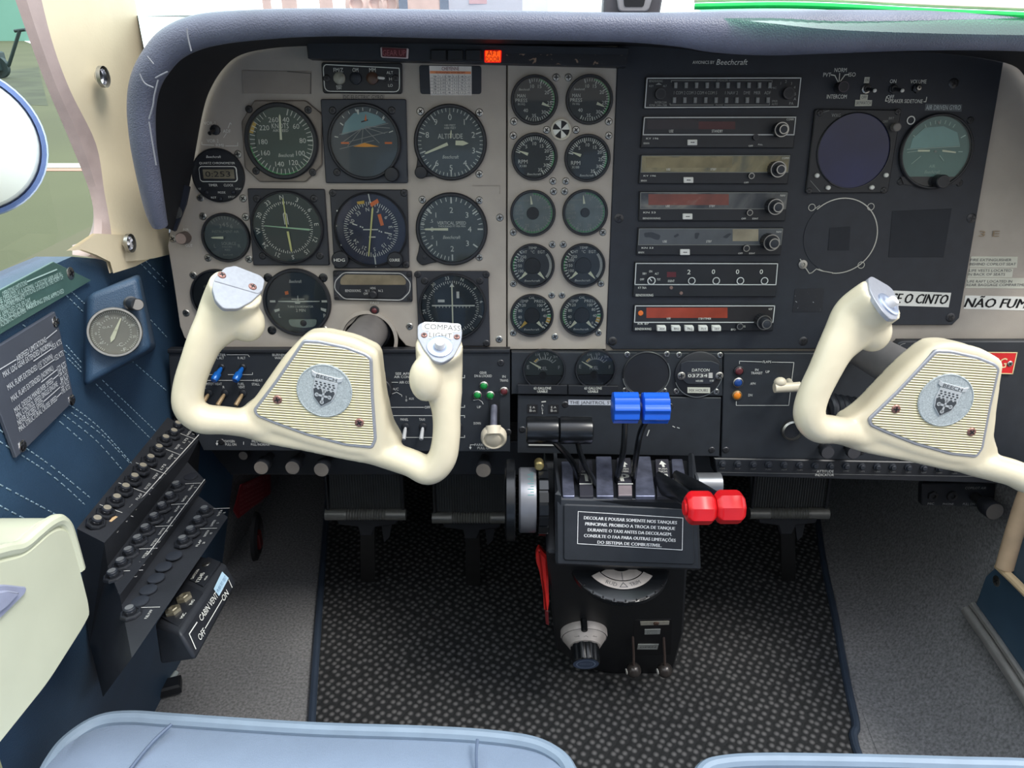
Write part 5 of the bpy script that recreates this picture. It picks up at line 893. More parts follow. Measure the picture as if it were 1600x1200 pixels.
def pull(name, label, px, py, r, h, fr, group=None, m=None, px2=None):
    t = root(fr, name, label, 'knob', px, py, group); k = S(t, px, py); m = m or M('grey_knob_cap', (112, 106, 100), .5, 0, .12, 60); r *= k
    b = MB(); b.cyl(0, 0, r * .55, 0, h * .5, 18); ob('shaft', b, DSTEEL, t)
    b = MB(); b.lathe([(r * .8, h * .45), (r, h * .6), (r, h * .95), (r * .93, h)], n=30, cap0=True); o = ob('knob', b, BLK2, t); b = MB(); b.disc(0, 0, r * .93, h - .0002); ob('cap', b, m, o); return t
PG = 'push-pull knobs under the switch panel'
pull('pull_control', 'small grey push-pull knob, first from the breaker panel', 388, 703, 7.3, .02, UP_, PG); pull('pull_control', 'grey push-pull knob just above the red placard', 423, 712, 11.3, .04, UP_, PG); pull('pull_control', 'grey push-pull knob under the pilot yoke, middle of three', 470, 712, 11.3, .04, UP_, PG); pull('pull_control', 'grey push-pull knob directly above the left rudder pedal', 514, 714, 11.8, .042, UP_, PG); pull('parking_brake_control', 'grey push-pull knob under the PARK lettering, above the second rudder pedal', 757, 715, 11.8, .042, UP_, PG)
# fuel gauges
FB = board('fuel_gauge_board', 'black panel strip with two fuel gauges, a blank cover and an hour meter', 'instrument panel', SUB, [(799, 550), (1129, 552), (1129, 619), (799, 616)], BLK3, (960, 584), ((980, 554), (1042, 553.5), (977, 610), (1038, 611), (1061, 554.5), (1127 - 2, 555), (1057, 611), (1119, 612), (817, 607.5), (878, 609.5), (896, 609), (957, 610)), .0038, th=.010)
for i, (x, y) in enumerate(((850, 577), (930, 576))):
    t, R = gauge('fuel_gauge', 'left fuel gauge with needle at E' if not i else 'right fuel gauge with a lighter reflection, needle at E', 'gauge', x, y, 33.5 if not i else 32, fr=SUB, bw=.09, face=M('fuel_face', (58, 66, 66), .5), group='fuel gauges on the lower panel',
      ticks=[(-50, 50, 9, .52, .62, .03), (-18, 50, 3, .52, .72, .03)], arcs=[(-52, 52, .48, .53, WHD), (-52, -30, .53, .62, YEL)], texts=[('FUEL', -.06, .06, .16, .42), ('E', -.74, .12, .18, None), ('F', .7, .1, .16, None), ('1/4', -.3, .72, .12, .2), ('1/2', .1, .76, .12, .2), ('3/4', .52, .62, .12, .2)], ptrs=[(-60, .18, .80, .1, .03)], mark=M('pale_marking', (190, 190, 186)))
    b = MB(); b.prism([(-.85 * R, -.28 * R), (.85 * R, -.28 * R), (.7 * R, -.56 * R), (.4 * R, -.8 * R), (-.4 * R, -.8 * R), (-.7 * R, -.56 * R)], .001, .0025, .0003); ob('lower_cover', b, BLK2, t)
    b = MB(); b.lathe([(.18 * R, .001), (.18 * R, .003)], -.05 * R, -.28 * R, n=18, cap1=True); ob('hub', b, INK, t)
    q = [(809, 601), (886, 602), (886, 616), (809, 615)] if not i else [(888, 602), (966, 603), (966, 617), (888, 616)]
    c = (q[0][0] + 38.5, 608.5); p = root(SUB.off(.0056), 'gallons_placard', ('left' if not i else 'right') + ' black placard reading 63 GALLONS USABLE under the ' + ('left' if not i else 'right') + ' fuel gauge', 'placard', *c)
    b = MB(); b.prism(LP(p, q), -.005, .0012, .0003); ob('plate', b, BLK2, p); b = MB(); LT(b, p, '63 GALLONS', c[0], 606, 4, 27, .0015); LT(b, p, 'USABLE', c[0], 611, 4, 16, .0015); ob('lettering', b, WHT, p)
t = root(SUB, 'blank_cover', 'round blank black cover between the fuel gauges and the hour meter', 'cover', 1009.5, 584); k = S(t, 1009, 584)
b = MB(); b.lathe([(37 * k, 0), (37 * k, .002), (35.5 * k, .003), (34 * k, .0022)], n=48, cap1=True); ob('disc', b, BLK2, t); b = MB(); b.arc(0, 0, 36 * k, 37.4 * k, 60, 260, .0032, 40); ob('worn_edge', b, M('dull_edge', (120, 124, 124), .4, .5), t)
t = root(SUB, 'hour_meter', 'round black hour meter with a number drum and a pale strip label', 'meter', 1090.5, 584); k = S(t, 1090, 584)
b = MB(); b.lathe([(37 * k, 0), (37 * k, .003), (35 * k, .004)], n=48, cap1=True); ob('bezel', b, BLK2, t); b = MB(); b.arc(0, 0, 36.4 * k, 37.6 * k, 100, 250, .0035, 30); ob('worn_edge', b, M('dull_edge', (120, 124, 124)), t)
b = MB(); b.prism(rpoly(LP(t, [(1062, 566), (1072, 562), (1110, 562), (1122, 567), (1122, 585), (1110, 598), (1072, 598), (1061, 588)]), .002), .004, .006, .0006); ob('face_plate', b, BLK, t)
b = MB(); b.prism(LP(t, [(1072, 580), (1112, 580), (1112, 588.5), (1072, 588.5)]), .006, .0066); o = ob('counter', b, M('counter_grey', (72, 72, 74), .5), t); b = MB(); b.prism(LP(t, [(1105, 580), (1111, 580), (1111, 588), (1105, 588)]), .0066, .007); ob('tenths_drum', b, M('drum_white', (190, 188, 184), .5), o)
b = MB(); LT(b, t, 'DATCON', 1093, 576, 4.6, 27, .0063); LT(b, t, '03734', 1088, 584.4, 5, 30, .0069); LT(b, t, 'HOURS', 1091, 592.8, 3, 11, .0063); LT(b, t, '1/10', 1110, 592.5, 3, 6, .0063); ob('lettering', b, WHT, t)
for x in (1063, 1122): screw(t, *L(t, x, 585), .006, .005, STEEL)
b = MB(); b.prism(LP(t, [(1073, 603.5), (1108, 604), (1108, 612.5), (1073, 612)]), .004, .0047); o = ob('strip_label', b, TAPE, t); b = MB(); LT(b, t, 'MX HOURS', 1090, 608, 4.5, 29, .005); ob('lettering', b, INKB, o)
QB = board('quadrant_backboard', 'black plate behind the power levers', 'instrument panel', SUB.off(.002), [(809, 617.5), (1127, 621.5), (1124, 713.5), (808, 708)], BLK3, (960, 665), ((883, 632), (1047, 635), (816, 671), (1112, 703)), .0042, th=.012, sm=DSTEEL)
pass
for q in ([(824, 632), (840, 632), (840, 645), (824, 645)], [(857, 632), (873, 632), (873, 645), (857, 645)], [(826, 692), (866, 692.5), (865.5, 698.5), (826, 698)]): b = MB(); b.prism(LP(QB, q), 0, .0008); ob('small_window', b, INK, QB)
b = MB()
for x in (832, 865): LT(b, QB, 'E A', x, 636, 3.5, 8, .0011); LT(b, QB, 'B-n', x, 641, 4, 9, .0011)
for i, s in enumerate('ALT'): LT(b, QB, s, 847.5, 633 + i * 4.6, 3.6, None, .0011)
LL(b, QB, [(847, 627.5), (852, 627)], 2, .0011); LL(b, QB, [(847.5, 644), (847.5, 646)], 1.2, .0011); LL(b, QB, [(827, 694.5), (864, 695)], 2.4, .0013); LL(b, QB, [(1011, 680), (1014, 672)], 1.6, .0011); LL(b, QB, [(1051, 665.5), (1054, 667)], 1.2, .0011); LL(b, QB, [(1058, 667.5), (1061, 668.5)], 1.2, .0011); ob('marks', b, M('pale_marking', (190, 190, 186)), QB)
sticker('heater_label', 'long white lettered strip partly hidden behind the blue propeller levers', [(888, 624.5), (1010, 625.5), (1010, 633.5), (888, 632.5)], SUB.off(.002), M('blueish_label', (190, 194, 204), .5), [('THE JANITROL SYSTEM IS INOP', 949, 629, 5, 118, -.4)], INK)
# flap panel and copilot sub panel
FP = board('flap_switch_board', 'black flap switch panel between the power levers and the copilot yoke', 'switch panel', SUB, [(1131, 552), (1405, 552), (1405, 720), (1127, 715)], BLK3, (1260, 630), ((1131 + 3, 703), (1346, 706), (1388, 700)), .0042, th=.010, sm=DSTEEL)
b = MB(); k = lambda s, x, y, c=4, w=None, **q: LT(b, FP, s, x, y, c, w, .001, **q)
k('FLAPS', 1198, 565, 3.6, 13); LL(b, FP, [(1155, 568), (1155, 564), (1190, 565)], .8, .001); LL(b, FP, [(1206, 565.5), (1240, 566), (1232, 633), (1150, 633), (1150, 627)], .8, .001); k('IN', 1182, 577.5, 4, 5); k('TRANSIT', 1182, 582.5, 4, 18); k('UP', 1199, 580.5, 4, 6); k('APH', 1176, 599, 4, 8); k('DN', 1172, 617, 4, 6); ob('lettering', b, M('pale_lettering', (205, 206, 202)), FP)
FG = 'flap position lamps'
lamp1('flap_lamp', 'dark red flap lamp, top of three', 1154, 579, 8, LTRED, FG, BLK2); lamp1('flap_lamp', 'blue flap lamp, middle of three', 1152.5, 597, 8, LTBLU, FG); lamp1('flap_lamp', 'amber flap lamp, bottom of three', 1151, 617, 7.6, LTAMB, FG, M('dull_brass', (150, 125, 90), .4, .6))
t = root(SUB, 'flap_lever', 'cream flap lever with a wing-shaped knob beside the copilot grip', 'lever', 1232, 596)
IV = M('ivory_knob', (214, 204, 182)); e = lambda px, py, h: V((*L(t, px, py, h), h))
b = MB(); b.tube([(0, 0, 0), e(1236, 602, .02), e(1247, 604, .03)], .0042, 12); ob('shaft', b, IV, t)
b = MB(); b.tube([e(1250, 604, .03), e(1238, 605, .03), e(1210, 606, .03)], [(.005, .006), (.0055, .006), (.0065, .006)], 12); b.ball(e(1219, 597, .03), .0068, 14, (1.1, .9, .9)); ob('wing_knob', b, IV, t)
t = root(SUB, 'ring_control', 'dark knob with a steel ring behind the lower corner of the copilot yoke', 'knob', 1236, 671); k = S(t, 1236, 671)
b = MB(); b.lathe([(16.5 * k, 0), (16.5 * k, .006), (14 * k, .008), (13 * k, .003)], n=32); ob('ring', b, STEEL, t); b = MB(); b.disc(0, 0, 13.4 * k, .003); ob('face', b, BLK2, t)
for i, x in enumerate((1284, 1324)): pull('pull_control', ('left' if not i else 'right') + ' of two dark knobs peeking under the copilot yoke arm', x, 698, 10.5, .02, SUB, 'dark knobs under the copilot yoke arm', M('dark_cap', (62, 62, 66), .3))
GB = root(SUB.off(.004), 'glove_box', 'black glove box door behind the copilot yoke', 'glove box door', 1520, 630)
b = MB(); b.prism(rpoly(LP(GB, [(1399, 533), (1780, 533), (1780, 740), (1407, 716)]), .012), -.012, 0, .0015); ob('door', b, BLK3, GB)
b = MB(); pp = rpoly(LP(GB, [(1402, 536), (1780, 536), (1780, 740), (1407, 714)]), .012, 8); b.line([pp[i] for i in range(7, -1, -1)] , .0007, .0006); ob('edge_line', b, WHD, GB)
t = sticker('warning_placard', 'red placard reading WARNING behind the copilot yoke hub', [(1478, 549.5), (1588, 550.5), (1581, 583.5), (1474, 580)], SUB.off(.0052), M('red_placard', (205, 30, 32), .45), [('WARNING', 1528, 566, 16, 88, -1)], M('cream_ink', (222, 200, 150), .5), .0012, M('cream_ink', (222, 200, 150)))
screw(t, *L(t, 1577, 568), .0012, .0036, STEEL)
# breaker strip under the flap panel
BS = root(SUB.off(.004), 'breaker_strip', 'long dark strip of push breakers below the copilot sub panel', 'breaker panel', 1330, 733)
b = MB(); b.prism(LP(BS, [(1116, 716), (1660, 726), (1660, 758), (1120, 744)]), -.03, 0, .0012); ob('strip', b, BLK2, BS)
for i in range(16):
    x = 1128 + i * 24.2; y = 724 + i * .5; u = L(BS, x, y); b = MB(); b.lathe([(.0048, 0), (.0046, .002), (.0032, .0024), (.003, .0045), (.0024, .005)], *u, n=16, cap1=True); ob('circuit_breaker', b, BLK, BS)
b = MB(); LL(b, BS, [(1121, 737.5), (1640, 746)], .8, .0008)
for i in range(16): LT(b, BS, random.choice(('COMM', 'NAV', 'ADF', 'TURN', 'FUEL', 'XPDR', 'DME')), 1128 + i * 24.2, 731.5 + i * .5, 2.4, 9, .0008)
ob('faded_lettering', b, M('dim_lettering', (105, 106, 106), .6), BS)
b = MB(); LT(b, BS, 'ATTITUDE', 1289, 736, 4.2, 26, .001); LT(b, BS, 'INDICATOR', 1288, 741.5, 4.2, 29, .001); ob('lettering', b, M('pale_lettering', (205, 206, 202)), BS)
# copilot jack panel and air knob
JF = Fr(A(.62, .93, -.44), PU, PVv)
t = root(JF, 'jack_board', 'dark panel with MIC and PHONE jacks low on the right side', 'jack panel', 1480, 772)
b = MB(); b.prism(rpoly(LP(t, [(1441, 756), (1556, 754), (1552, 792), (1440, 790)]), .003), -.01, 0, .001); ob('plate', b, BLK2, t)
for x in (1457, 1487): u = L(t, x, 774.5); b = MB(); b.lathe([(.0075, 0), (.007, .003), (.0035, .0034), (.003, .001)], *u, n=6 if x < 1470 else 18, cap1=True); ob('jack', b, DSTEEL, t)
b = MB(); LT(b, t, 'MIC', 1454, 786.5, 3.6, 10, .001); LT(b, t, 'PHONE', 1481, 787, 3.6, 17, .001); LT(b, t, 'COPILOT AIR', 1524, 762, 4, 33, .001); LT(b, t, 'PULL ON', 1513, 787, 4, 18, .001); ob('lettering', b, M('dim_pale_lettering', (150, 150, 148), .6), t)
pull('copilot_air_control', 'dark push-pull knob under COPILOT AIR beside the jack panel', 1523, 776, 14, .045, JF.off(.001), None, M('dark_grey_cap', (92, 88, 84), .45))
# ================================================================ control yokes
YF = Fr(A(0, .65, 0), PU, PVv)
YREF = None
def baked(mb, voxel, smooth, mat, name):
    o = ob(name, mb, mat); m = o.modifiers.new('r', 'REMESH'); m.mode = 'VOXEL'; m.voxel_size = voxel; m.use_smooth_shade = True
    s = o.modifiers.new('s', 'SMOOTH'); s.factor = .5; s.iterations = smooth
    dg = bpy.context.evaluated_depsgraph_get(); me = bpy.data.meshes.new_from_object(o.evaluated_get(dg)); me.name = name
    bpy.data.objects.remove(o); me.materials.clear(); me.materials.append(mat); me.polygons.foreach_set('use_smooth', [True] * len(me.polygons)); return me
YD = {}
def yoke_shapes():
    t = root(YF, 'temporary', 'x', 'x', 506, 609); q = lambda px, py, w: V((*L(t, px, py, w), w))
    def path(pts): 
        P = cat([q(a, b_, w) for a, b_, w, *_ in pts], 5); Rr = cat([V((r[3], r[4], 0)) for r in pts], 5); return P, [(v.x, v.y) for v in Rr]
    b = MB()
    lp = [(450, 664, -.002, .0145, .013), (405, 664, .001, .0145, .0130), (372, 659, .008, .0145, .0130), (346, 656, .014, .0145, .0130), (314, 653, .019, .0145, .0138), (294, 634, .020, .0145, .0138), (295, 602, .018, .0145, .0136), (308, 562, .015, .0150, .0140), (322, 530, .011, .016, .0160), (342, 503, .006, .018, .0210), (357, 477, .004, .0195, .0235), (369, 450, .015, .0195, .0232)]
    rp = [(560, 696, -.002, .0145, .013), (600, 709, .002, .0145, .0130), (622, 716, .008, .0145, .0130), (645, 724, .014, .0145, .0128), (670, 735, .019, .0145, .0135), (690, 716, .020, .0145, .0135), (697, 680, .018, .0145, .0128), (697, 645, .015, .0148, .0130), (694, 615, .011, .016, .0165), (688, 588, .006, .0180, .0205), (686, 560, .006, .0195, .0212), (686, 537, .018, .0195, .0212)]
    ends = []
    for p in (lp, rp): P, Rr = path(p); b.tube(P, Rr, 20, up=(0, 0, 1)); ends.append((P[-1], (P[-1] - P[-4]).normalized()))
    for c, r, sc in (((385, 503, .004), .0155, (1.05, 1.2, .85)), ((664, 592, .026), .0155, (.95, 1.35, .85))): b.ball(q(*c), r, 20, sc)
    hub = [L(t, *p, 0) for p in ((471, 526), (482, 517), (506, 515), (552, 525), (588, 541), (594, 550), (601, 610), (612, 662), (630, 690), (602, 724), (545, 714), (480, 700), (420, 689), (376, 676), (372, 640), (398, 622), (420, 590), (446, 553))]
    b.prism(rpoly(hub, .008), -.015, .0125, .004)
    rm = [L(t, *p, .01) for p in ((474, 527), (484, 520), (506, 518), (552, 528), (586, 545), (591, 552), (598, 612), (606, 664), (602, 714), (545, 708), (480, 692), (420, 672), (388, 652), (394, 634), (424, 588), (448, 554))]
    b.prism(rpoly(rm, .006), .005, .0150, .003)
    YD['body'] = baked(b, .0022, 9, CREAM, 'yoke_body'); YD['ends'] = ends
    ins = [L(t, *p, .016) for p in ((475, 535), (497, 536), (540, 545), (570, 556), (577, 562), (579, 618), (584, 686), (579, 697), (540, 693), (480, 677), (430, 659), (403, 648), (399, 641), (432, 598))]
    b = MB(); b.prism(rpoly(ins, .002), .009, .0165, .0008); YD['insert'] = b.mesh('insert', RIBS)
    out = inset(ins if sum(ins[i - 1][0] * ins[i][1] - ins[i][0] * ins[i - 1][1] for i in range(len(ins))) > 0 else ins[::-1], -.0026)
    b = MB(); b.prism(rpoly(out, .003), .009, .0160, .0010); YD['trim'] = b.mesh('insert_trim', SILV)
    c = L(t, 506.5, 610, .017); Rm = L(t, 550, 610, .017)[0] - c[0]; YD['c'] = c
    b = MB(); b.lathe([(Rm, .0165), (Rm, .0175), (Rm * .96, .0179), (Rm * .95, .0174)], n=56, cap1=True); YD['medallion'] = b.mesh('medallion', SILVSP)
    r = Rm; sh = [(-.42 * r, .42 * r), (.42 * r, .42 * r), (.43 * r, .0), (.34 * r, -.32 * r), (.0, -.62 * r), (-.34 * r, -.32 * r), (-.43 * r, .0)]
    b = MB(); b.prism(sh, .0174, .0184, .0003); b.m = 1; b.prism([(x * .9, y * .93 if y < .1 * r else min(y, .02 * r)) for x, y in sh], .0183, .0187)
    for i in range(4):
        for j in range(5): x0 = (-.38 + .155 * j + (.04 if i % 2 else 0)) * r; y0 = (.32 - .085 * i) * r; b.flat([(x0, y0), (x0 + .08 * r, y0), (x0 + .08 * r, y0 - .05 * r), (x0, y0 - .05 * r)], .0186)
    b.m = 0; w = .055 * r
    for a, d in (((0, -.20), (0, .22)), ((0, -.20), (0, -.42)), ((0, -.18), (.27, -.18)), ((0, -.18), (-.27, -.18))):
        b.line([(a[0] * r, a[1] * r), (d[0] * r * .85, d[1] * r if d[1] < .2 else .02 * r)], w * 1.4, .0190)
    for p in ((0, -.42), (.23, -.18), (-.23, -.18), (0, .0)): b.disc(p[0] * r, p[1] * r, .075 * r, .0190, 12)
    b.prism([(-.56 * r, .66 * r), (-.42 * r, .60 * r), (.42 * r, .60 * r), (.56 * r, .66 * r), (.54 * r, .50 * r), (.42 * r, .44 * r), (-.42 * r, .44 * r), (-.54 * r, .50 * r)], .0174, .0186, .0002)
    b.m = 1; b.text('BEECH', 0, .52 * r, .13 * r, .74 * r, .0189); YD['crest'] = b.mesh('crest', [M('pale_pewter', (192, 196, 198), .4, .3), M('dark_pewter', (70, 74, 78), .45, .3)])
    YD['scr'] = [L(t, 433, 624, .0165), L(t, 561, 660, .0165)]
    M0 = YF.mat(t_fr[t.name][1]); out = []
    for (P, n), px in zip(ends, ([(350, 419), (366, 416), (405, 431), (413, 438), (409, 456), (392, 472), (371, 483), (348, 483), (336, 470), (331, 452), (333, 437)], [(652, 508), (663, 503), (700, 504), (717, 509), (722, 517), (720, 535), (708, 558), (690, 568), (676, 564), (662, 547), (652, 528)])):
        nw = (M0.to_3x3() @ n).normalized(); Pw = M0 @ (P + n * .0002); f = Fr(Pw, PU - nw * PU.dot(nw), nw.cross(PU)); f2 = f.off(.0006)
        loc = M0.inverted() @ f.mat(Pw); pl = [f2.rel(Pw, *p) for p in px]; out.append((loc, pl, f, Pw))
    YD['plates'] = out; bpy.data.objects.remove(t)
yoke_shapes()
def yoke(name, label, px, py, kinds, shaft):
    t = root(YF, name, label, 'control yoke', px, py)
    ob('yoke_body', YD['body'], None, t); ob('insert_trim', YD['trim'], None, t); io = ob('insert', YD['insert'], None, t)
    mo = ob('medallion', YD['medallion'], None, t, TR((*YD['c'], 0))); ob('crest', YD['crest'], None, mo, Mx.Rotation(R_(-15), 4, 'Z'))
    for x, y in YD['scr']: screw(t, x, y, .0163, .0042, M('bronze_screw', (150, 112, 104), .4, .7))
    for (loc, pl, f, Pw), kd in zip(YD['plates'], kinds):
        b = MB(); b.prism(rpoly(pl, .003), -.002, .0018, .0005); po = ob('end_plate', b, SILV, t, loc); cx = sum(p[0] for p in pl) / len(pl)
        ys_ = [p[1] for p in pl]; h = max(ys_) - min(ys_); cy = (max(ys_) + min(ys_)) / 2; xs_ = [p[0] for p in pl]; w = max(xs_) - min(xs_)
        if kd == 'plain':
            b = MB(); b.prism(rpoly([f.rel(Pw, *p) for p in ((350, 420), (366, 417), (405, 432), (412, 439), (409, 455), (402, 461), (333, 441), (334, 437))], .002), .0015, .0024, .0004); ob('upper_plate', b, SILV, po)
            for p in ((345, 432), (393, 450)): x, y = f.rel(Pw, *p); screw(po, x, y, .0022, .0036, M('bronze_screw', (150, 112, 104)))
        else:
            by = cy - h * .12; b = MB(); b.lathe([(w * .29, .0015), (w * .28, .0032), (w * .24, .0038), (w * .15, .0036), (w * .12, .0030)], cx, by, n=36, cap1=True); bo = ob('button_seat', b, M('pale_blue_aluminium', (176, 186, 206), .35, .7, .05), po)
            b = MB(); b.lathe([(w * .115, .002), (w * .115, .0085), (w * .10, .0095)], cx, by, n=26, cap1=True); ob('push_button', b, M('pale_plastic_button', (206, 204, 204), .4), bo)
            if kd == 'compass':
                b = MB(); b.prism(rrect(cx - w * .42, cx + w * .44, cy + h * .25, cy + h * .47, .003), .0016, .0021); b.prism(rrect(cx - w * .27, cx + w * .27, cy + h * .07, cy + h * .24, .001), .0016, .0022); lo = ob('sticker', b, M('white_label', (222, 222, 216)), po)
                b = MB(); b.text('COMPASS', cx + w * .03, cy + h * .355, h * .13, w * .80, .0024, 0); b.text('LIGHT', cx, cy + h * .155, h * .11, w * .5, .0025, 0); ob('lettering', b, INKB, lo)
                for sx in (-.36, .36): screw(po, cx + sx * w, cy + h * .14, .0018, .0028, M('bronze_screw', (150, 112, 104)))
    b = MB(); b.tube([(shaft, 0, -.012), (shaft, 0, -.262)], .0215, 28); ob('shaft', b, M('grey_shaft', (118, 115, 114), .45, .3, .08, 60), t)
    b = MB(); b.lathe([(.0255, -.2535), (.0255, -.244), (.0245, -.236), (.0222, -.232)], shaft, 0, n=32); ob('shaft_collar', b, BLK2, t)
    return t
yoke('control_yoke', 'cream pilot control yoke whose right grip reads COMPASS LIGHT', 506.5, 609.5, ('plain', 'compass'), 0)
yoke('control_yoke', 'cream copilot control yoke with a bluish medallion at the right edge', 1452, 624, ('button', 'button'), .022)
t = root(PAN.off(.085), 'coiled_cord', 'coiled black cord behind the copilot yoke arm', 'cord', 1322, 640); b = MB(); k = S(t, 1322, 640)
pts = []
for i in range(6 * 14): a = 2 * pi * i / 14; pts.append(((i / 84 - .5) * 62 * k + .004 * cos(a), 22 * k * sin(a) - (i / 84) * 10 * k, 22 * k * cos(a)))
b.tube(pts, .0042, 8); b.tube([pts[0], (-26 * k, 30 * k, -.01), (-5 * k, 48 * k, -.04), (0, 60 * k, -.07)], .0042, 8); ob('cord', b, BLK2, t)

# ================================================================ power pedestal
def Ap(px, py, y): return onpl(px, py, A(0, y, 0), PN)
def Ad(x, y, z): return PU * x - PN * y + PVv * z
QF = Fr(A(.12, .77, -.377), PU, Ad(0, .015, .084)); TF = Fr(A(.12, .775, -.376), PU, Ad(0, .085, .011)); LFo = Fr(A(.12, .80, -.488), PU, Ad(0, .04, .11)); LF = Fr(A(.12, .785, -.478), PU, V((0, -.36, .93)))
PD = root(QF, 'power_pedestal', 'black centre pedestal carrying the power levers and the Portuguese fuel tank placard', 'pedestal', 980, 832)
Mq = QF.mat(t_fr[PD.name][1]); Mi = Mq.inverted()
PB = M('pedestal_black', (38, 41, 46), .42, 0, .12, 40, .1, 700)
b = MB(); b.prism(rpoly(LP(PD, [(867, 777), (1092, 783), (1096, 892), (868, 884)]), .004), -.03, 0, .003); ob('front_housing', b, PB, PD)
b = MB(); b.prism(rpoly(LP(PD, [(880, 787), (1083, 794), (1085, 882), (880, 875)]), .004), -.001, .0022, .0014); ob('front_panel', b, PB, PD)
b = MB(); q = LP(PD, [(903, 798), (1066, 808), (1065, 858), (902, 848)]); b.prism(q, .0022, .0028); po = ob('placard', b, M('placard_black', (38, 40, 46), .5), PD); b = MB(); b.frame(q, .0006, .0031)
for i, (s, x0, x1) in enumerate((('DECOLAR E POUSAR SOMENTE NOS TANQUES', 912, 1057), ('PRINCIPAIS. PROIBIDO A TROCA DE TANQUE', 914, 1054), ('DURANTE O TAXI ANTES DA DECOLAGEM.', 918, 1049), ('CONSULTE O FAA PARA OUTRAS LIMITAÇÕES', 912, 1055), ('DO SISTEMA DE COMBUSTIVEL.', 933, 1033))):
    LT(b, PD, s, (x0 + x1) / 2, 811.5 + i * 9.2, 5, x1 - x0, .0031, rot=-3.2, bold=.06)
ob('lettering', b, M('bright_white_ink', (240, 242, 244), .6), po)
Pt = TF.at(975, 745); Mt = Mi @ TF.mat(Pt)
tp = lambda pts, h=0: [TF.rel(Pt, *p, h) for p in pts]
b = MB(); b.prism(tp([(868, 776), (1092, 782), (1078, 716), (868, 712)]), -.05, -.004); ob('quadrant_body', b, M('slot_black', (20, 22, 26)), PD, Mt)
for a in ([(879, 776), (898, 776), (894, 722), (877, 722)], [(932, 776), (959, 776), (955, 714), (931, 714)], [(993, 776), (1024, 776), (1016, 714), (993, 714)], [(1053, 777), (1076, 777), (1066, 718), (1049, 718)]):
    b = MB(); b.prism(rpoly(tp(a), .0015), -.006, .001, .0006); ob('guide_plate', b, SILVP, PD, Mt)
for a, s, l1 in (([(906, 776), (927, 776), (925, 720), (904, 720)], 'T', ('', 'OPEN')), ([(966, 776), (988, 776), (985, 716), (964, 716)], 'P', ('PUSH', 'HI RPM')), ([(1027, 776), (1050, 776), (1044, 718), (1024, 718)], 'M', ('PUSH', 'RICH'))):
    b = MB(); b.prism(tp(a), -.006, .0006, .0003); o = ob('letter_strip', b, M('strip_black', (48, 48, 56), .5), PD, Mt)
    cx = (a[0][0] + a[1][0] + a[2][0] + a[3][0]) / 4; b = MB(); kk = TF.ln(cx, 745, 10) / 10
    u = TF.rel(Pt, cx + .5, 747); b.text(s, *u, .0165, 13 * kk, .0009, bold=.06); u0 = tp([(a[0][0] + .5, 757)])[0]; u1 = tp([(a[1][0] - .5, 757)])[0]; b.line([u0, u1], .0018, .0009)
    for j, w in enumerate(l1):
        if w: u = TF.rel(Pt, cx - .5, 733.5 + j * 4.2); b.text(w, *u, .004, 13 * kk, .0009)
    if s != 'T': u = TF.rel(Pt, cx - 1, 726); b.flat([(u[0] - .0045, u[1] - .001), (u[0], u[1] + .008), (u[0] + .0045, u[1] - .001)], .0009); b.flat([(u[0] - .0015, u[1] - .007), (u[0] + .0015, u[1] - .007), (u[0] + .0015, u[1]), (u[0] - .0015, u[1])], .0009)
    ob('lettering', b, WHT, o)
    if s == 'P': b = MB(); b.prism(tp([(966.5, 775), (987.5, 775), (987, 759.5), (966, 759.5)]), .0006, .0011, .0002); ob('bare_metal_patch', b, M('pinkish_aluminium', (170, 156, 160), .4, .5), o)
for x0, x1 in ((867, 877), (1077, 1092)):
    b = MB(); b.prism(tp([(x0, 777), (x1, 779), (x1 - 8, 714), (x0 - 2, 714)]), -.02, .008, .004); ob('side_cheek', b, PB, PD, Mt)
Pl = LF.at(960, 960); Ml = Mi @ LF.mat(Pl); lp_ = lambda pts, h=0: [LF.rel(Pl, *p, h) for p in pts]
b = MB(); b.prism(rpoly(lp_([(853, 862), (1075, 868), (1068, 990), (1050, 1058), (1030, 1066), (908, 1044), (868, 1014)]), .006), -.24, 0, .003); ob('lower_housing', b, M('lower_pedestal_black', (26, 28, 32), .45, 0, .1), PD, Ml)
for px, py, r in ((1000, 962, 0),): pass
b = MB(); b.prism(lp_([(1000, 970), (1046, 969), (1045, 975), (1001, 976)]), 0, .0012, .0003); b.m = 1; b.cyl(*lp_([(1025, 972)])[0], .0038, .001, .0032, 14, .0005); ob('latch_plate', b, [M('worn_white_plate', (190, 186, 172), .5, 0, .1, 200), M('rusty_screw', (92, 70, 58), .6)], PD, Ml)
b = MB(); b.prism(rpoly(lp_([(991, 968), (1050, 967), (1048, 1022), (989, 1024)]), .003), -.001, .0008); so_ = ob('lever_slot_plate', b, INK, PD, Ml)
def tag_px(name, label, q, s, c, cap, w):
    t = root(LF.off(.001), name, label, 'label', *c); b = MB(); b.prism(LP(t, q), 0, .0008); ob('backing', b, M('aged_label', (176, 180, 176), .5), t); b = MB()
    for i, x in enumerate(s): LT(b, t, x, c[0], c[1] + (i - (len(s) - 1) / 2) * (cap + .8), cap, w, .0011)
    ob('lettering', b, INK, t)
tag_px('cowl_flap_label', 'small pale label above the OPEN label on the pedestal', [(1007.5, 983), (1032, 982.5), (1031, 990), (1007, 990.5)], ('COWL', 'FLAPS'), (1019, 986.5), 2.6, 16)
tag_px('open_label', 'small pale label reading OPEN between the two ball levers', [(997, 1006), (1029, 1006), (1027, 1014), (995.5, 1014)], ('OPEN',), (1012, 1010), 4.6, 25)
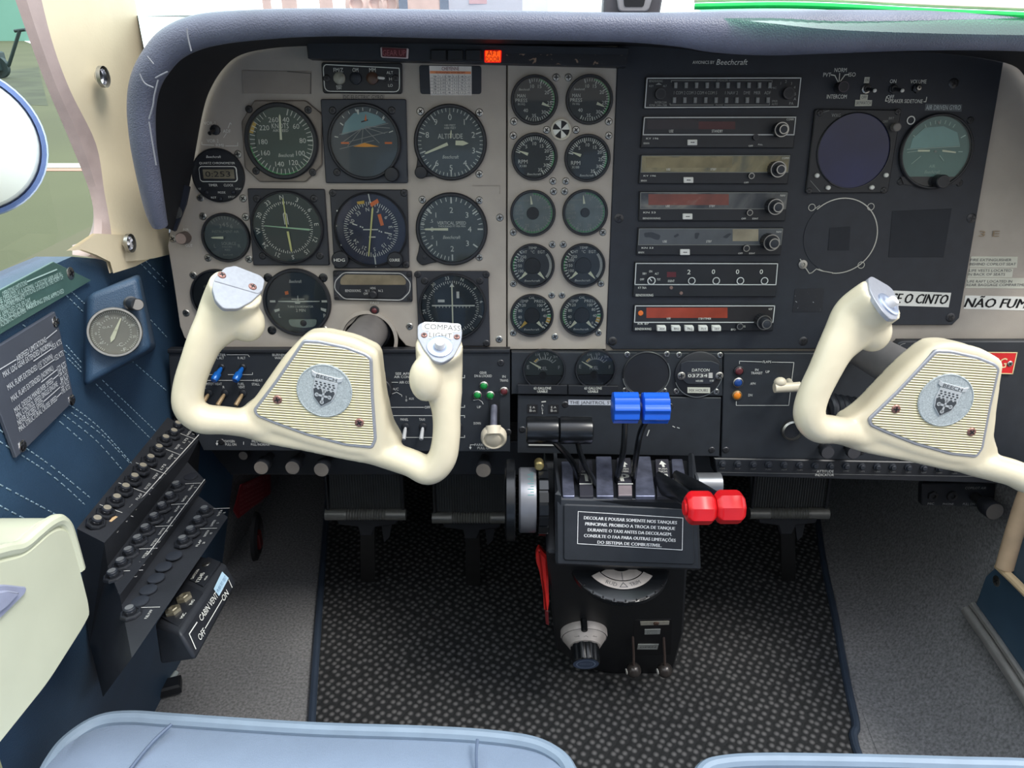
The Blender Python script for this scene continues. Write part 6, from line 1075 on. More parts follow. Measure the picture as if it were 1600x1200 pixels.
for x0, x1, lab in ((989, 990, 'left of two ball-ended cowl flap levers low on the pedestal'), (1037, 1038.5, 'right of two ball-ended cowl flap levers low on the pedestal')):
    t = root(LF, 'cowl_flap_lever', lab, 'lever', x0, 994, 'cowl flap levers'); h = .026; e = V((*L(t, x1, 1047, h), h)); b = MB(); b.tube([(0, 0, -.002), e * .5 + V((0, .001, .004)), e], .0018, 10); ob('rod', b, M('dull_rod', (120, 104, 98), .4, .8), t)
    b = MB(); b.ball(e, .0108, 24); o = ob('ball_knob', b, M('dark_ball', (60, 56, 54), .25, .3), t)
    b = MB(); b.cyl(0, 0, .0042, 0, .0006, 18); c = ob('pale_end', b, PAPER, o, TR(e) @ Mx.Rotation(-pi / 2 + .2, 4, 'Y') @ TR((0, 0, .0103)))
# rudder trim wheel
Wn = LF.v * .80 + LF.n * .60; WF3 = Fr(LF.at(968, 880, -.012), PU, LFo.v * .60 - LFo.n * .80)
t = thing('rudder_trim', 'dark notched rudder trim wheel with a silver RUD TRIM dial under the placard', 'trim wheel', WF3.mat(WF3.o)); Rw = .060
b = MB(); n = 72; vs = []
b.lathe([(Rw * .9, -.008), (Rw, -.006), (Rw, .0), (Rw * .94, .002)], n=64, cap1=True)
ob('wheel', b, GBLK, t); b = MB()
for i in range(-4, 5): b.tick(0, 0, 180 + i * 13, Rw * .955, Rw * 1.0, .0016, .0022); b.arc(0, 0, Rw * .985, Rw * 1.004, 180 + i * 13 + 2, 180 + i * 13 + 10, .001, 4)
ob('worn_notches', b, DSTEEL, t)
b = MB(); b.arc(0, 0, .016, .030, 125, 235, .0035, 16); b.arc(0, 0, .0312, .043, 122, 238, .0034, 18); ob('dial', b, M('aged_silver_dial', (196, 188, 182), .45, .2, .12, 60), t)
b = MB()
for s, a in (('RUD', 202), ('TRIM', 158)): b.text(s, .037 * sin(R_(a)), .037 * cos(R_(a)), .0052, .0135, .0038, 180 - a)
b.frame([(0 - .0045, -.0400), (.0045, -.0400), (0, -.0335)], .0009, .0038); b.tick(0, 0, 180, .018, .030, .0008, .0038); ob('dial_lettering', b, INKB, t)
# aileron trim knob
AT = root(LF, 'aileron_trim', 'silver cone dial with a black fluted aileron trim knob low on the pedestal', 'trim knob', 912, 986)
b = MB(); b.lathe([(.032, 0), (.032, .007), (.0305, .010)], n=44); b.lathe([(.0300, .010), (.0215, .022), (.018, .023)], n=44, cap1=True); do = ob('dial', b, M('aged_silver_dial', (196, 188, 182)), AT)
b = MB(); b.arc(0, 0, .0302, .0312, 0, 359.9, .0104, 44); b.text('TAB', -.012, .0245, .003, .007, .0185, 25); b.text('RH', .012, .0245, .003, .005, .0185, -25); b.frame([(-.003, .0235), (.003, .0235), (0, .0275)], .0005, .0188); ob('dial_lettering', b, INKB, do)
b = MB(); n = 60; vs = []; fs = []
for z, s in ((.018, 1), (.044, .96), (.0455, .9)): vs += [((.0195 * s) * (1 - .05 * (cos(2 * pi * i / n * 10) > .3)) * sin(2 * pi * i / n), (.0195 * s) * (1 - .05 * (cos(2 * pi * i / n * 10) > .3)) * cos(2 * pi * i / n), z) for i in range(n)]
for k in range(2):
    for i in range(n): j = (i + 1) % n; fs.append((k * n + i, (k + 1) * n + i, (k + 1) * n + j, k * n + j))
fs.append(tuple(2 * n + i for i in range(n - 1, -1, -1))); b.add(vs, fs); ko = ob('knob', b, GBLK, AT)
b = MB(); b.disc(0, 0, .0172, .0459, 40); b.m = 1; b.arc(0, 0, .0115, .0130, 0, 359, .0462, 36); b.text('BEECH', 0, .001, .004, .016, .0462); ob('cap', b, [M('blue_grey_cap', (90, 108, 140), .3, .4), M('pale_blue_line', (150, 168, 196), .4)], ko)
u = L(AT, 912, 968); b = MB(); b.cyl(u[0], u[1], .0045, 0, .016, 16, .001); ob('index_pin', b, GBLK, AT)
# elevator trim wheel
Pw = Ap(829, 781, .795); t = thing('elevator_trim', 'black notched elevator trim wheel with a silver indicator drum left of the pedestal', 'trim wheel', Mx.Translation(Pw) @ Mx.Rotation(pi / 2, 4, 'Y'))
t.matrix_world = Fr(Pw, -PVv, -PN).mat(Pw) if False else Fr(Pw, PN, PVv).mat(Pw)
b = MB(); Rw = .039
b.lathe([(.02, -.019), (Rw, -.019), (Rw, -.009), (.02, -.009)], n=60, cap0=True, cap1=True); ob('rim', b, GBLK, t)
for i in range(18):
    a = 2 * pi * i / 18; b = MB(); b.box(-.0055, .0055, -.0015, .0022, -.0195, -.0085, .0008); ob('grip_lug', b, GBLK, t, Mx.Rotation(a, 4, 'Z') @ TR((0, Rw, 0)))
b = MB(); b.lathe([(Rw * .96, -.006), (Rw * .98, -.004), (Rw * .98, .012), (Rw * .94, .014)], n=60, cap0=True, cap1=True); do = ob('indicator_drum', b, M('aged_silver_drum', (118, 120, 126), .38, .5, .12, 40), t)
b = MB(); b.lathe([(.046, .018), (.048, .019), (.048, .028), (.042, .030)], n=50, cap0=True, cap1=True); ob('side_cover', b, GBLK, t)
b = MB()
for i, s in enumerate('NOSE'): a = R_(-8 + i * 9); Mm = Mx.Rotation(R_(40 - i * 9), 4, 'Z') @ TR((0, 0, 0)); 
for i in range(10): b.add([(Rw * .985 * sin(R_(55 - i * 5 + d)), Rw * .985 * cos(R_(55 - i * 5 + d)), z) for d, z in ((0, -.003), (1.2, -.003), (1.2, .001 if i % 2 else .004), (0, .001 if i % 2 else .004))], [(0, 1, 2, 3)])
ob('scale_marks', b, M('teal_ink', (60, 130, 130), .5), do)
b = MB(); b.lathe([(.0055, 0), (.0055, .012), (.004, .014)], n=16, cap1=True); ob('index_screw', b, M('brass_screw', (150, 135, 90), .35, .8), t, Mi.inverted() and (Fr(Pw, PN, PVv).mat(Pw).inverted() @ PAN.mat(Ap(842, 722, .80))))
# red handle
t = root(PAN.off(.085), 'emergency_gear_release', 'red handle hanging on the left side of the pedestal', 'handle', 848, 905)
b = MB(); b.prism(rpoly(LP(t, [(837, 868), (842, 857), (850, 866), (856, 872), (857, 905), (858, 945), (856, 957), (850, 955), (849, 930), (843, 895), (838, 880)]), .003), -.012, 0, .003); ob('grip', b, M('red_rubber', (200, 40, 36), .35, 0, .1, 80), t)
b = MB(); b.prism(LP(t, [(851, 955), (857, 957), (858, 980), (853, 978)]), -.012, -.003, .001); ob('stem', b, M('dark_red', (84, 20, 24), .5), t)
# ---------------------------------------------------------------- power levers
def lever(name, label, slot, kpx, kpy, ky, R, ln, m, kind, group, mid=None, bl=.011, bm=None):
    base = TF.at(*slot, -.006); K = Ap(kpx, kpy, ky); t = thing(name, label, 'power lever', Fr(base, PU, PVv).mat(base), group); T = Fr(base, PU, PVv).mat(base).inverted(); k = T @ K
    b = MB(); ms = [T @ Ap(*m_) for m_ in (mid or [])]; pts = [V((0, 0, 0))] + ms + [k]; P = cat(pts, 6)
    b.tube(P, [(bl * (1 - .45 * i / (len(P) - 1)), .0034) for i in range(len(P))], 10, up=(0, 0, 1)); ob('arm', b, bm or GBLK, t)
    n = 48; vs = []; fs = []
    prof = {'plain': [(-.5, .86), (-.47, .97), (-.42, 1), (.42, 1), (.47, .97), (.5, .86)], 'flute': [(-.5, .9), (-.47, 1), (.47, 1), (.5, .9)], 'hex': [(-.5, .72), (-.40, .92), (-.3, 1), (.3, 1), (.40, .92), (.5, .72)]}[kind]
    for x, s in prof:
        for i in range(n):
            a = 2 * pi * i / n; r = R * s
            if kind == 'flute': r *= 1 + .075 * cos(a * 9)
            if kind == 'hex': am = ((a + pi / 8) % (pi / 4)) - pi / 8; r *= .97 / max(cos(am), .9)
            vs.append((k.x + x * ln, k.y + r * cos(a), k.z + r * sin(a)))
    for q in range(len(prof) - 1):
        for i in range(n): j = (i + 1) % n; fs.append((q * n + i, q * n + j, (q + 1) * n + j, (q + 1) * n + i))
    fs.append(tuple(range(n - 1, -1, -1))); fs.append(tuple((len(prof) - 1) * n + i for i in range(n))); b = MB(); b.add(vs, fs); o = ob('knob', b, m, t)
    if kind == 'hex': b = MB(); b.lathe([(R * .55, 0), (R * .45, .002), (R * .2, .001)], n=20, cap1=True, M4=TR(k + V((-ln * .5 - .0003, 0, 0))) @ Mx.Rotation(-pi / 2, 4, 'Y')); ob('end_cap', b, m, o)
    return t
lever('throttle_lever', 'throttle lever with a smooth black cylindrical knob, left of the pair', (903, 752), 847.5, 671.5, .80, .0158, .0375, GBLK, 'plain', 'black throttle levers', [(893, 720, .81)], .010)
lever('throttle_lever', 'throttle lever with a smooth black cylindrical knob, right of the pair above the letter T', (930, 755), 899.5, 672, .80, .0160, .0385, GBLK, 'plain', 'black throttle levers', [(908, 712, .80)], .017)
lever('propeller_lever', 'propeller lever with a grooved blue knob, left of the pair', (963, 752), 977, 636.5, .79, .0168, .029, BLUP, 'flute', 'blue propeller levers', [(974, 702, .795)], .009)
lever('propeller_lever', 'propeller lever with a grooved blue knob, right of the pair', (989, 752), 1023.5, 637, .79, .0168, .0295, BLUP, 'flute', 'blue propeller levers', [(996, 700, .795), (1004, 668, .79)], .007)
lever('mixture_lever', 'mixture lever with a red faceted knob, left of the pair beside the placard', (1024, 752), 1093.5, 793.5, .70, .0168, .0295, REDP, 'hex', 'red mixture levers', [(1056, 768, .745)], .013)
lever('mixture_lever', 'mixture lever with a red faceted knob, right of the pair', (1050, 750), 1138.5, 792, .70, .0168, .0295, REDP, 'hex', 'red mixture levers', [(1090, 766, .745)], .013)
Pf = Ap(1096, 757, .80); t = thing('friction_lock', 'grey friction lock knob on the right side of the pedestal', 'knob', Fr(Pf, PN, PVv).mat(Pf)); b = MB(); b.lathe([(.014, -.022), (.014, .006), (.012, .008)], n=28, cap0=True, cap1=True); ob('knob', b, M('grey_aluminium_knob', (140, 142, 146), .35, .7, .05), t)

# ================================================================ rudder pedals
PF = Fr(A(0, 1.0, 0), PU, PVv); RB = M('pedal_rubber', (48, 50, 50), .5, 0, .12, 60)
def pedal(px0, px1, py, label):
    c = (px0 + px1) / 2; t = root(PF, 'rudder_pedal', label, 'pedal', c, py - 30, 'rudder pedals'); w = px1 - px0
    b = MB(); b.prism(LP(t, [(px0 + 2, py - 78), (px1 - 2, py - 78), (px1 - 2, py), (px0 + 2, py)]), -.01, 0, .001); ob('plate', b, RB, t)
    b = MB(); k = S(t, c, py)
    for i in range(27): x = L(t, px0 + 8 + (w - 16) * i / 26, py)[0]; b.box(x - .0010, x + .0010, L(t, c, py - 2)[1], L(t, c, py - 76)[1], 0, .0014)
    ob('tread_ribs', b, RB, t)
    for x in (px0 + 2, px1 - 2): b = MB(); u = L(t, x, py); b.tube([(u[0], u[1], .004), (u[0], L(t, x, py - 74)[1], .004)], .0024, 8); ob('side_rail', b, DSTEEL, t)
    b = MB(); u0, u1 = L(t, px0 - 2, py + 3), L(t, px1 + 2, py + 3); n = 60; P = [V((u0[0] + (u1[0] - u0[0]) * i / n, u0[1], .004)) for i in range(n + 1)]; b.tube(P, [.0088 if not (15 < i < 45) else (.0088 if i % 2 else .0076) for i in range(n + 1)], 14); ob('toe_bar', b, M('pedal_bar', (110, 110, 106), .35, .4, .1, 100), t)
    b = MB(); b.prism(LP(t, [(px0 + 12, py + 12), (px1 - 10, py + 12), (px1 - 14, py + 22), (c + 14, py + 26), (c + 8, py + 40), (c - 10, py + 40), (c - 14, py + 26), (px0 + 16, py + 22)]), -.018, -.002, .002); ob('cross_bracket', b, BLK2, t)
    b = MB(); T = PF.mat(t_fr[t.name][1]).inverted(); f = lambda p: T @ p
    b.hexa([f(atZ(c - 9, py + 112, .003)), f(atZ(c + 13, py + 112, .003)), f(atZ(c + 13, py + 109, .003)), f(atZ(c - 9, py + 109, .003))], [V((*L(t, c - 10, py + 18), -.002)), V((*L(t, c + 12, py + 18), -.002)), V((*L(t, c + 12, py + 18), -.018)), V((*L(t, c - 10, py + 18), -.018))]); ob('arm', b, M('pedal_arm', (54, 54, 54), .5, .2, .1), t)
    b = MB(); b.prism(LP(t, [(c + 18, py + 22), (c + 38, py + 22), (c + 32, py + 52), (c + 24, py + 60)]), -.03, -.022); ob('brake_link', b, BLK2, t)
pedal(512, 633, 799, 'ribbed rudder pedal nearest the breaker panel'); pedal(678, 796, 804, 'ribbed rudder pedal just left of the elevator trim wheel'); pedal(1171, 1290, 797, 'ribbed rudder pedal right of the pedestal on the copilot side')
# ================================================================ left side wall equipment
WL = Fr((XL, 0, 0), (0, 1, 0), (0, 0, 1))
def LT2(mb, t, s, p0, p1, cap, z=.001, h=0):
    a, c = V(L(t, *p0, h)), V(L(t, *p1, h)); d = c - a; m = (a + c) / 2; mb.text(s, m.x, m.y, cap, d.length, z, math.degrees(math.atan2(d.y, d.x)))
PLG = M('placard_green_grey', (70, 98, 92), .35, 0, .06)
t = root(WL.off(.004), 'category_placard', 'green-grey operating limitations placard along the side window sill', 'placard', 40, 470)
b = MB(); b.prism(LP(t, [(-110, 512), (84, 409), (143, 438), (-110, 588)]), -.002, 0, .0004); ob('plate', b, PLG, t)
b = MB()
for s, p, q in (('OPERATIONS LIMITATIONS', (2, 460), (40, 441)), ('THIS AIRPLANE MUST BE OPERATED AS A NORMAL CATEGORY AIRPLANE IN', (-50, 490), (94, 428)), ('COMPLIANCE WITH THE OPERATING LIMITATIONS STATED IN THE FORM OF', (-50, 500), (97, 432)), ('PLACARDS MARKINGS AND MANUALS', (-20, 494), (36, 463)), ('THIS AIRPLANE APPROVED FOR IFR DAY', (-30, 508), (46, 468)), ('NIGHT AND NON ICING FLIGHT', (-20, 510), (54, 472)), ('NO ACROBATIC MANEUVERS', (-8, 512), (38, 484)), ('INCLUDING SPINS APPROVED', (40, 481), (98, 454))): LT2(b, t, s, p, q, .0042)
b.line(LP(t, [(41, 440), (87, 421)]), .0012, .001); ob('lettering', b, M('pale_green_ink', (176, 202, 196), .5), t)
screw(t, *L(t, 110, 427), 0, .006, STEEL)
t = root(WL.off(.005), 'airspeed_placard', 'grey-black airspeed limitations placard hanging on the blue wall', 'placard', 55, 590)
b = MB(); b.prism(LP(t, [(-40, 562), (0, 540), (86, 487), (92, 510), (103, 560), (116, 626), (70, 672), (26, 715), (14, 682), (-3, 636)]), -.003, 0, .0005); ob('plate', b, M('placard_charcoal', (76, 80, 90), .32, 0, .08, 20), t)
b = MB()
for s, p, q in (('AIRSPEED LIMITATIONS', (24, 561), (70, 530)), ('MAX. LDG GEAR EXTENDED (NORMAL)', (3, 586), (80, 536)), ('153 KTS', (80, 543), (94, 533)), ('MAX. FLAPS EXTENDED (15° DOWN)', (10, 606), (80, 556)), ('152 KTS', (84, 560), (97, 551)), ('MAX. FLAPS EXTENDED (NORMAL)', (16, 624), (81, 574)), ('122 KTS', (88, 577), (101, 568)), ('MAX. DESIGN MANEUVER SPEED', (21, 642), (81, 593)), ('156 KTS', (90, 585), (102, 576)), ('MIN. CONTROL SPEED SINGLE ENGINE', (24, 651), (88, 599)), ('84 KTS', (93, 594), (104, 585)), ('NEVER EXCEED SPEED', (26, 661), (66, 628)), ('223 KTS', (93, 603), (105, 594)), ('MAX. STRUCTURAL CRUISE SPEED', (28, 671), (87, 621)), ('195 KTS', (95, 612), (107, 603))): LT2(b, t, s, p, q, .0050)
for p, q in (((-20, 588), (23, 562)), ((71, 529), (87, 516)), ((51, 564), (79, 545)), ((61, 577), (83, 562)), ((63, 597), (87, 578)), ((82, 592), (89, 586)), ((67, 627), (92, 605)), ((88, 620), (94, 614))): b.line(LP(t, [p, q]), .0009, .001)
ob('lettering', b, M('pale_ink', (205, 208, 212), .5), t)
for p in ((87, 503), (112, 625), (35, 697)): screw(t, *L(t, *p), 0, .0055, CHROME)
# outside air thermometer on a padded wedge
oT = atX(180, 519, -.392); nT = (CAM + V((-.05, 0, .0)) - oT).normalized(); uT = V((0, 0, 1)).cross(nT).normalized(); TH = Fr(oT, uT, nT.cross(uT))
t = thing('thermometer_mount', 'blue leather wedge on the side wall holding the round thermometer', 'mount', TH.mat(oT)); T = TH.mat(oT).inverted()
fp = [(138, 459), (216, 431), (237, 544), (134, 603)]; b = MB(); ft = [T @ TH.at(*p, -.006) for p in fp]; bk = [T @ (atX(*p, XL - .01)) for p in ((128, 468), (220, 425), (246, 546), (128, 606))]
b.hexa(bk[::-1][::1], ft[::-1]); o = ob('wedge', b, BLUEL, t); bv = o.modifiers.new('b', 'BEVEL'); bv.width = .006; bv.segments = 3
t, R = gauge('outside_air_thermometer', 'round thermometer in a bright steel rim on the blue side wall', 'thermometer', 180, 519, 44, fr=TH, bw=.13, rim=STEEL, face=M('thermo_face', (132, 130, 122), .5, 0, .1, 20), h=.008,
  ticks=[(-140, 150, 58, .78, .86, .02), (-140, 150, 29, .54, .60, .02)], nums=[(-120, '-40', .68, .1), (-85, '0', .68, .1), (-50, '20', .68, .1), (-15, '40', .68, .1), (40, '80', .68, .1), (75, '100', .68, .1), (115, '120', .68, .1)], texts=[('-C-', .1, -.52, .14, .3), ('-F-', .2, -.74, .14, .3), ('O.A.T.', -.2, .25, .08, .4)], ptrs=[(212, -.1, .45, .12, .16), (32, .05, .62, .12, .05)])
t = root(TH.off(-.004), 'eyeball_light', 'small black map light knob above the thermometer', 'knob', 205, 474)
b = MB(); b.lathe([(.007, 0), (.007, .004), (.004, .006)], n=20, cap1=True); ob('base', b, DSTEEL, t)
u = V((*L(t, 215, 476, .02), .02)); b = MB(); b.tube([(0, 0, .002), u * .5, u], [.0058, .006, .006], 18); ob('barrel', b, BLK2, t); b = MB(); b.cyl(u.x, u.y, .0052, u.z - .001, u.z + .001, 20); ob('cap', b, M('dusty_grey_knob', (120, 116, 112)), t)
# circuit breaker box
nr = [((120, 826), XL), ((163, 848), -.395), ((168, 885), -.398), ((187, 930), -.36), ((190, 945), -.362), ((206, 1028), -.315)]
fa = [((262, 652), XL), ((314, 682), -.395), ((293, 722), -.398), ((322, 752), -.36), ((310, 775), -.362), ((356, 808), -.315)]
Nn = [atX(*p, x) for p, x in nr]; Ff = [atX(*p, x) for p, x in fa]
g = atX(161, 1089, -.42); g2 = atX(140, 1005, XL); Nn += [g, g2]; Ff += [g + (Ff[5] - Nn[5]), g2 + (Ff[5] - Nn[5])]
o0 = Nn[3]; t = thing('circuit_breaker_box', 'black stepped circuit breaker box on the lower left side wall', 'breaker panel', TR(o0)); CB = M('breaker_box_black', (36, 38, 43), .5, 0, .15, 40, .12, 600)
b = MB(); m = len(Nn); b.add([p - o0 for p in Nn] + [p - o0 for p in Ff], [(i, m + i, m + (i + 1) % m, (i + 1) % m) for i in range(m)] + [tuple(range(m)), tuple(range(2 * m - 1, m - 1, -1))]); ob('housing', b, CB, t)
def rowf(i):
    o = (Nn[i] + Ff[i] + Nn[i + 1] + Ff[i + 1]) / 4; return Fr(o, (Ff[i] - Nn[i] + Ff[i + 1] - Nn[i + 1]), (Nn[i] - Nn[i + 1] + Ff[i] - Ff[i + 1]))
rows_ = [[(283, 652), (276, 663), (269.5, 675), (256.6, 685), (246, 700), (233, 716), (221, 730), (208, 746), (194, 762), (180, 779), (165, 797), (149.6, 813)],
  [(277, 758), (266.5, 775), (254.5, 791), (242.5, 808), (229, 826), (217, 843), (203, 862), (191, 879), (178, 897)], [(321, 797), (310, 813), (299, 829), (287, 844), (205, 955)]]
blanks = [[], [(298, 742)], [(272, 866), (256, 883), (244, 901), (232, 919), (219, 937)]]
names = ['FUEL PUMP', 'STALL WARN', 'TURN COORD', 'FLAP MOTOR', 'GEAR', 'PROP DEICE', 'OIL TEMP', 'CABIN HTR', 'LTS', 'FLAP', 'BUS', 'RADIO', 'STBY']
FRMS = []
for ri in range(3):
    f = rowf(ri * 2); Mf = TR(-o0) @ f.mat(f.o); FRMS.append(f); b0 = MB(); bt = MB()
    for j, p in enumerate(rows_[ri]):
        x, y = f.rel(f.o, p[0], p[1] + 5); b = MB(); b.lathe([(.0098, 0), (.0096, .0018), (.0088, .0028), (.0072, .0030), (.0066, .0018), (.0056, .0018), (.0054, .0050), (.0048, .0054)], n=8, cap1=False)
        me = ob('circuit_breaker', b, BLK2, t, Mf @ TR((x, y, 0))); b = MB(); b.lathe([(.0050, .003), (.0050, .0072), (.0044, .0080)], n=18, cap1=True); bo = ob('button', b, BLK, me); b = MB(); b.disc(0, 0, .0037, .0083, 18); ob('worn_face', b, M('worn_button_tan', (136, 130, 116), .5, 0, .15, 100) if ri == 0 else M('worn_button_grey', (100, 102, 104), .5), bo)
        if j % 2 == 0: b0.line([(x + .0085, y - .004), (x + .0085, y - .024)], .0007, .0006); b0.line([(x + .0085, y + .005), (x + .0085, y + .010)], .0007, .0006)
        bt.text(random.choice(names), x - .001, y - .0165, .0026, .012, .0006); bt.text(random.choice(('L', 'R', '5', '15', '20')), x - .001, y - .0215, .0024, None, .0006)
    hw = (Nn[ri * 2] - Nn[ri * 2 + 1]).length / 2; x0, x1 = f.rel(f.o, *nr[ri * 2 + 1][0])[0], f.rel(f.o, *fa[ri * 2 + 1][0])[0]
    c0, c1, d0, d1 = [V(f.rel(f.o, *q_)) for q_ in (nr[ri * 2 + 1][0], fa[ri * 2 + 1][0], nr[ri * 2][0], fa[ri * 2][0])]
    if ri < 2: b0.line([tuple(c0.lerp(d0, .07)), tuple(c1.lerp(d1, .07))], .0009, .0006)
    ob('panel_lines', b0, M('pale_marking', (190, 190, 186)), t, Mf); ob('lettering', bt, M('pale_marking', (190, 190, 186)), t, Mf)
    for p in blanks[ri]:
        x, y = f.rel(f.o, p[0], p[1] + 3); b = MB(); b.lathe([(.008, 0), (.0078, .0012), (.006, .0016)], n=20, cap1=True); ob('blank_plug', b, SPECK if ri == 1 else BLK, t, Mf @ TR((x, y, 0)))
    if ri == 0:
        for p in ((178, 812), (165, 830)): x, y = f.rel(f.o, *p); b = MB(); b.prism([(x - .005, y - .0025), (x + .005, y - .0025), (x + .005, y + .0025), (x - .005, y + .0025)], 0, .0008); ob('tan_label', b, M('tan_label', (190, 160, 120), .5), t, Mf)
# cabin vent box
vx = [-.335, -.298, -.288, -.335]; nv = [(241, 975), (280, 991), (307, 1032), (250, 1040)]; fv = [(312, 866), (353, 879), (371, 912), (322, 930)]
N2 = [atX(*p, x) for p, x in zip(nv, vx)]; F2 = [atX(*p, x) for p, x in zip(fv, vx)]; o1 = N2[1]
t = thing('vent_control_box', 'black box with jacks and CABIN VENT AIR lettering under the circuit breaker box', 'control box', TR(o1))
b = MB(); b.hexa([p - o1 for p in N2[::-1]], [p - o1 for p in F2[::-1]]); o = ob('housing', b, CB, t); bv = o.modifiers.new('b', 'BEVEL'); bv.width = .004; bv.segments = 3
def qf(i, j): o = (N2[i] + F2[i] + N2[j] + F2[j]) / 4; return Fr(o, (F2[i] - N2[i] + F2[j] - N2[j]), (N2[i] - N2[j] + F2[i] - F2[j]))
f = qf(0, 1); Mf = TR(-o1) @ f.mat(f.o); fx = lambda p, h=0: f.rel(f.o, *p, h)
b = MB(); b.prism(rpoly([fx(p) for p in ((252, 965), (280, 981), (318, 926), (291, 912))], .002), 0, .0012, .0003); jp = ob('jack_plate', b, BLK2, t, Mf)
for p in ((272, 957), (289, 937)):
    x, y = fx(p); b = MB(); b.lathe([(.0078, .001), (.0076, .004), (.0048, .0045), (.0044, .0055), (.0034, .0056), (.003, .002)], x, y, n=6, cap1=False); b.m = 1; b.disc(x, y, .003, .003, 14); ob('jack', b, [M('brassy_steel', (170, 162, 140), .35, .8), INK], jp)
b = MB(); x, y = fx((287, 964)); b.text('MIC', x, y, .0034, .0075, .0016); x, y = fx((301, 943)); b.text('PHO', x, y, .0034, .0075, .0016); ob('lettering', b, WHT, jp)
b = MB(); b.prism([fx(p) for p in ((296, 908), (318, 918), (345, 880), (326, 872))], 0, .002, .0003); hm = ob('hour_meter', b, BLK2, t, Mf)
b = MB(); x, y = fx((306, 900)); b.text('DATCON', x, y, .0032, .016, .0024); x, y = fx((314, 905)); b.text('12345', x, y, .0045, .015, .0024); x, y = fx((323, 906)); b.text('HOURS', x, y, .002, .007, .0024); ob('lettering', b, WHT, hm)
x, y = fx((323, 884)); screw(t, 0, 0, 0, .0045, STEEL).matrix_local = Mf @ TR((x, y, .0015))
f = qf(1, 2); Mf = TR(-o1) @ f.mat(f.o); b = MB()
def tx(s, p, q, cap): a, c = V(fx(p)), V(fx(q)); d = c - a; m_ = (a + c) / 2; b.text(s, m_.x, m_.y, cap, d.length, .0012, math.degrees(math.atan2(d.y, d.x)))
tx('CABIN VENT AIR', (311, 968), (345, 917), .0062); tx('ON', (346, 937), (354, 925), .0062); tx('OFF', (309, 998), (318, 985), .0062)
b.line([fx((319, 982)), fx((345, 938))], .0009, .0012); b.line([fx((306, 973)), fx((294, 991)), fx((304, 1014))], .0011, .0012); b.line([fx((356, 907)), fx((361, 918))], .0011, .0012); ob('lettering', b, WHT, t, Mf)
b = MB(); b.prism([fx(p) for p in ((332, 921), (345, 894), (355, 904), (340, 932))], .0013, .0018); lo = ob('sticker', b, M('bluish_sticker', (176, 206, 224), .5), t, Mf); b = MB(); tx('PUSH TO TEST', (337, 925), (350, 902), .004); b.v = [(x, y, z + .001) for x, y, z in b.v]; ob('lettering', b, M('blue_ink', (110, 140, 170)), lo)
# footwell details
WK = Fr((-.455, 0, 0), (0, 1, 0), (0, 0, 1))
t = root(WK, 'red_placard', 'dark red placard on the grey footwell wall behind the circuit breaker box', 'placard', 394, 776); b = MB(); b.prism(LP(t, [(375, 757), (421, 737), (421, 771), (371, 810), (364, 798)]), 0, .002, .0003); ob('plate', b, M('dull_red_plate', (120, 26, 36), .5, 0, .1), t)
b = MB(); LT2(b, t, 'EMERGENCY FUEL', (378, 762), (418, 744), .007, .0026)
for i in range(5): LT2(b, t, 'SELECTOR ON MAIN TANKS ONLY', (372, 776 + i * 6.5), (410, 756 + i * 6.5), .0036, .0026)
ob('lettering', b, M('dull_pink_ink', (170, 110, 112), .6), t)
t = root(WK, 'pull_handle_boot', 'black oval rubber boot on the footwell wall below the dark red placard', 'boot', 398, 838); b = MB(); b.lathe([(.042, 0), (.040, .006), (.030, .010), (.026, .004)], n=32, cap1=True); b.v = [(x * .62 + y * .35, y * .95, z) for x, y, z in b.v]; ob('boot', b, INK, t)
b = MB(); b.box(-.012, .004, -.02, .012, .004, .012, .002); ob('handle', b, M('dark_red', (84, 20, 24)), t)
b = MB(); b.tube([atZ(228, 1122, .004), atZ(250, 1085, .006), atZ(276, 1050, .012)], .004, 8); o = ob('edge_strip', b, M('pale_edge_strip', (150, 160, 160), .5)); tag(o, 'pale edge strip between the blue wall and the floor carpet beside the pilot seat', 'trim strip')
b = MB(); c = atZ(262, 1078, .008); b.box(-.02, .02, -.012, .012, 0, .014, .003); o = ob('seat_rail_clip', b, BLK2); o.matrix_world = TR(c) @ Mx.Rotation(R_(20), 4, 'Z'); tag(o, 'small black clip on the floor beside the blue wall', 'clip')
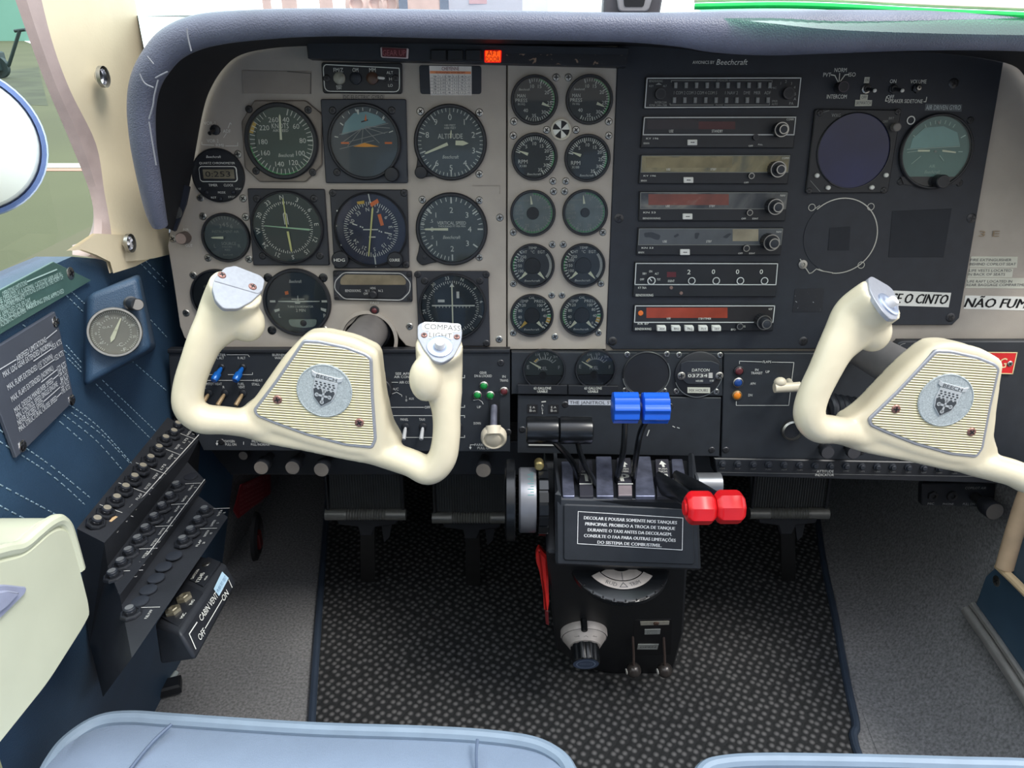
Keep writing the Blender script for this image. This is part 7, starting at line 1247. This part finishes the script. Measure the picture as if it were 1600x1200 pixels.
# arm rest
WA = Fr((-.375, 0, 0), (0, 1, 0), (0, 0, 1))
t = root(WA, 'elbow_rest', 'pale cream moulded armrest panel at the lower left', 'elbow_rest', 60, 960)
op = LP(t, [(-140, 905), (-60, 876), (0, 858), (36, 850), (56, 834), (76, 816), (96, 808), (113, 814), (123, 840), (137, 890), (148, 935), (150, 962), (136, 990), (80, 1080), (0, 1182), (-140, 1360)])
b = MB(); op2 = rpoly(op, .012, 3); b.prism(op2, -.05, 0, .010); o = ob('panel', b, ARMP, t)
b = MB(); rim = cat([V((*L(t, *p), -.004)) for p in ((-140, 912), (0, 864), (38, 855), (62, 836), (80, 821), (97, 813), (108, 820), (116, 840), (130, 890))], 5); b.tube(rim, .0055, 10); ob('rolled_rim', b, ARMP, t)
b = MB(); b.prism(rpoly(LP(t, [(-70, 926), (0, 913), (37, 917), (34, 928), (0, 962), (-70, 1020)]), .004), 0, .003, .001); ao = ob('ashtray_bezel', b, M('lavender_grey_plastic', (150, 154, 176), .35), t)
b = MB(); b.prism(rpoly(LP(t, [(-70, 938), (0, 922), (20, 926), (0, 948), (-70, 1000)]), .003), .003, .006, .001); ob('ashtray_lid', b, M('lavender_grey_plastic', (150, 154, 176)), ao)
b = MB(); b.line(LP(t, [(41, 851), (44, 846)]), .0012, .0004); ob('crack', b, M('crack_grey', (130, 126, 110)), t)
# ================================================================ right side
WR = Fr((.655, 0, 0), (0, -1, 0), (0, 0, 1))
t = root(WR, 'cabin_door_lining', 'dark blue door panel with a bright sill at the lower right', 'door panel', 1585, 960)
b = MB(); b.prism(LP(t, [(1528, 950), (1546, 900), (1564, 884), (1590, 800), (1604, 740), (1760, 640), (1800, 1330)]), -.02, .006, .002); ob('panel', b, M('dark_blue_panel', (52, 74, 92), .45, 0, .1, 20), t)
for p in ((1577, 873), (1564, 908)): screw(t, *L(t, *p), .006, .0075, STEEL)
b = MB(); b.tube([V((*L(t, 1574, 884), .012)), V((*L(t, 1600, 908), .012)), V((*L(t, 1660, 968), .012))], .0055, 10); ob('cream_edging', b, M('beige_piping', (214, 188, 150), .5), t)
b = MB(); P = [V((*L(t, 1524, 953), .012)), V((*L(t, 1560, 1003), .012)), V((*L(t, 1600, 1062), .012)), V((*L(t, 1700, 1215), .012))]; b.tube(P, .008, 12); b.tube([p + V((.004, .014, -.002)) for p in P], .0045, 10); ob('sill_strip', b, M('sill_aluminium', (178, 176, 172), .35, .7, .1, 60), t)
t = root(WR.off(.012), 'door_jamb_tube', 'beige padded tube running down beside the door panel at the right edge', 'trim tube', 1575, 840)
b = MB(); b.tube(cat([V((*L(t, *p), 0)) for p in ((1640, 690), (1606, 770), (1586, 830), (1570, 886))], 4), [.0105 + .0005 * i / 12 for i in range(13)], 14); ob('tube', b, M('beige_padding', (206, 178, 146), .6, 0, .08, 40), t)
bpy.context.view_layer.update()
